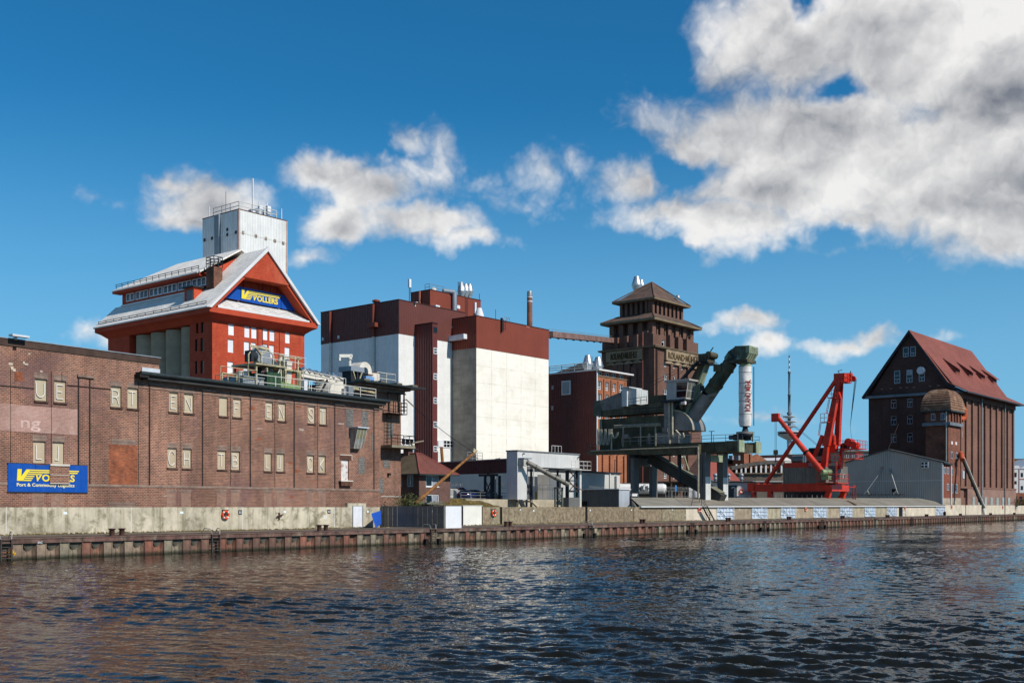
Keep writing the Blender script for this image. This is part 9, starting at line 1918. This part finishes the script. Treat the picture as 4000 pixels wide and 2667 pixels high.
for k in range(9): fb.tube((a + (b - a) * k / 8, 30, YARD), (a + (b - a) * k / 8, 30, YARD + 2.0), .05, n=5)
for q in (.3, 1.1, 1.9): fb.tube((a, 30, YARD + q), (b, 30, YARD + q), .03, n=4)
solo('wire_fence', fb, m_galv, Q, 'grey wire fence beside the white tanker lorry', 'fence'); solo('razor_wire', coil((a, 30, YARD + 2.3), (b, 30, YARD + 2.3), .4, .35, .016), m_galv, Q, 'coil of razor wire on the fence beside the white tanker', 'razor wire', 'razor wire coils in the yard')
p = Q.at(2639, 1906, y=29); t = thing('blue_sign', 'small blue and white sign on a post by the tanker lorry', 'sign', Q, at=(p.x, 29, YARD)); part('post', MB().tube((0, 0, 0), (0, 0, p.z - YARD), .05, n=6), m_galv, t); part('sign_panel', MB().box(-.28, .28, -.06, -.03, p.z - YARD - .5, p.z - YARD + .5), M('panel_blue', '#3b7fc0', .5), t)
fb = MB(); a, b = Q.X(3030, 24), Q.X(3210, 24)
for k in range(10): fb.tube((a + (b - a) * k / 9, 24, 1.2), (a + (b - a) * k / 9, 24, YARD + 1.6), .08, n=5)
solo('post_fence', fb, m_galv, Q, 'row of grey posts under the red crane beam', 'fence')
# beige office with window band left of the granary
f, t = bldg('beige_office', 'flat beige office with white framed window bands left of the granary', 'office', 3300, 400, 70)
t.rotation_euler = (0, 0, 0); f = Fr(0, xy=((3280 - CX) / F * 400, 400)); t.location = (f.O[0], 400, YARD)
x3 = lambda px: (px - 3280) / F * 400; z3 = lambda py: EYE - YARD + (HZ - py) / F * 400
part('wall', MB().box(x3(3285), x3(3460), 0, 12, 0, z3(1764)), M('beige_wall', '#a0907c', .85, var=.08), t); part('roof_slab', MB().box(x3(3280), x3(3465), -.8, 12.5, z3(1764) + .003, z3(1760)), m_conc, t)
for k in range(12): fw_ = part('window', MB().box(x3(3300 + k * 8), x3(3306.5 + k * 8), -.12, -.003, z3(1789), z3(1772)), m_whv, t); part('pane', MB().box(x3(3301 + k * 8), x3(3305.5 + k * 8), -.16, -.121, z3(1788), z3(1774)), glass('blue_pane'), fw_)
part('brick_band', MB().box(x3(3285), x3(3460), -.05, -.003, 0, z3(1791)), m_bh, t)
# houses at the far right
f = Fr(0, xy=((3960 - CX) / F * 420, 420), base=YARD); x4 = lambda px: (px - 3960) / F * 420; z4 = lambda py: EYE - YARD + (HZ - py) / F * 420
t = thing('white_house', 'white house with pink trim and a gable at the far right edge', 'house', f); t.rotation_euler = (0, 0, 0)
part('wall', MB().box(x4(3960), x4(4090), 0, 14, z4(1924), z4(1830)), M('house_white', '#d5d3d0', .7, var=.05), t); part('base_wall', MB().box(x4(3960), x4(4090), -.05, 14, 0, z4(1924) - .003), m_bh, t); part('gable', MB().prism([(x4(3985), z4(1830)), (x4(4090), z4(1830)), (x4(4040), z4(1790))], 'y', -.3, 14), m_whv, t); part('dormer_box', MB().box(x4(3960), x4(3981), -.2, 4, z4(1830), z4(1818)), m_whv, t)
for px, c, d in ((3992, 1846, 1862), (3992, 1897, 1912), (3967, 1845, 1862), (3967, 1878, 1890)): part('window', MB().box(x4(px - 4), x4(px + 4), -.1, -.003, z4(d), z4(c)), gl_, t)
part('trim', MB().box(x4(3979), x4(3982), -.12, -.004, z4(1924), z4(1830)).box(x4(3982) + .01, x4(4090), -.12, -.004, z4(1872), z4(1869)), M('pipe_pink', ''), t)
for px in (3967, 3988, 4008): part('arched_door', MB().box(x4(px - 5), x4(px + 5), -.15, -.055, 0, z4(1938)), glass(), t)
f = Fr(0, xy=((3950 - CX) / F * 480, 480), base=YARD)
t = thing('orange_house', 'plain orange brown block standing behind the white house at the right', 'house', f); t.rotation_euler = (0, 0, 0)
part('wall', MB().box(0, 24, 0, 14, 0, EYE - YARD + (HZ - 1793) / F * 480), M('house_orange', '#a3664c', .85, var=.08), t); part('roof_slab', MB().box(-.3, 24.3, -.3, 14.3, EYE - YARD + (HZ - 1793) / F * 480 + .003, EYE - YARD + (HZ - 1791) / F * 480), m_conc, t)
p = Q.at(3985, 1968, y=12)
hd = MB(); rr = random.Random(8)
for i in range(900): c = Vector((rr.uniform(0, 26), rr.uniform(0, 2), rr.uniform(0, 2.4))); u = Vector((rr.uniform(-1, 1), rr.uniform(-1, 1), rr.uniform(-1, 1))).normalized() * .22; w_ = u.orthogonal().normalized() * .14; hd.quad(c - u, c + w_, c + u, c - w_)
solo('hedge', hd, M('hedge_green', '#3f4a22', .9, var=.4, vs=1), Q, 'dark green hedge at the right edge behind the pale wall', 'hedge', at=(Q.X(3970, 14), 14, 3.0))['kind'] = 'stuff'
solo('hand_rail', railing([(Q.X(3966, 13.5), 13.5, 3.2), (Q.X(3966, 13.5) + 26, 13.5, 3.2)], 2.2, 3.0, .06, (.5, 1.0)), m_rustp, Q, 'brown handrail in front of the hedge at the right edge', 'railing')
# far shore behind everything, so the yard does not end in bare sky
f = Fr(39.6, xy=(0, 0))
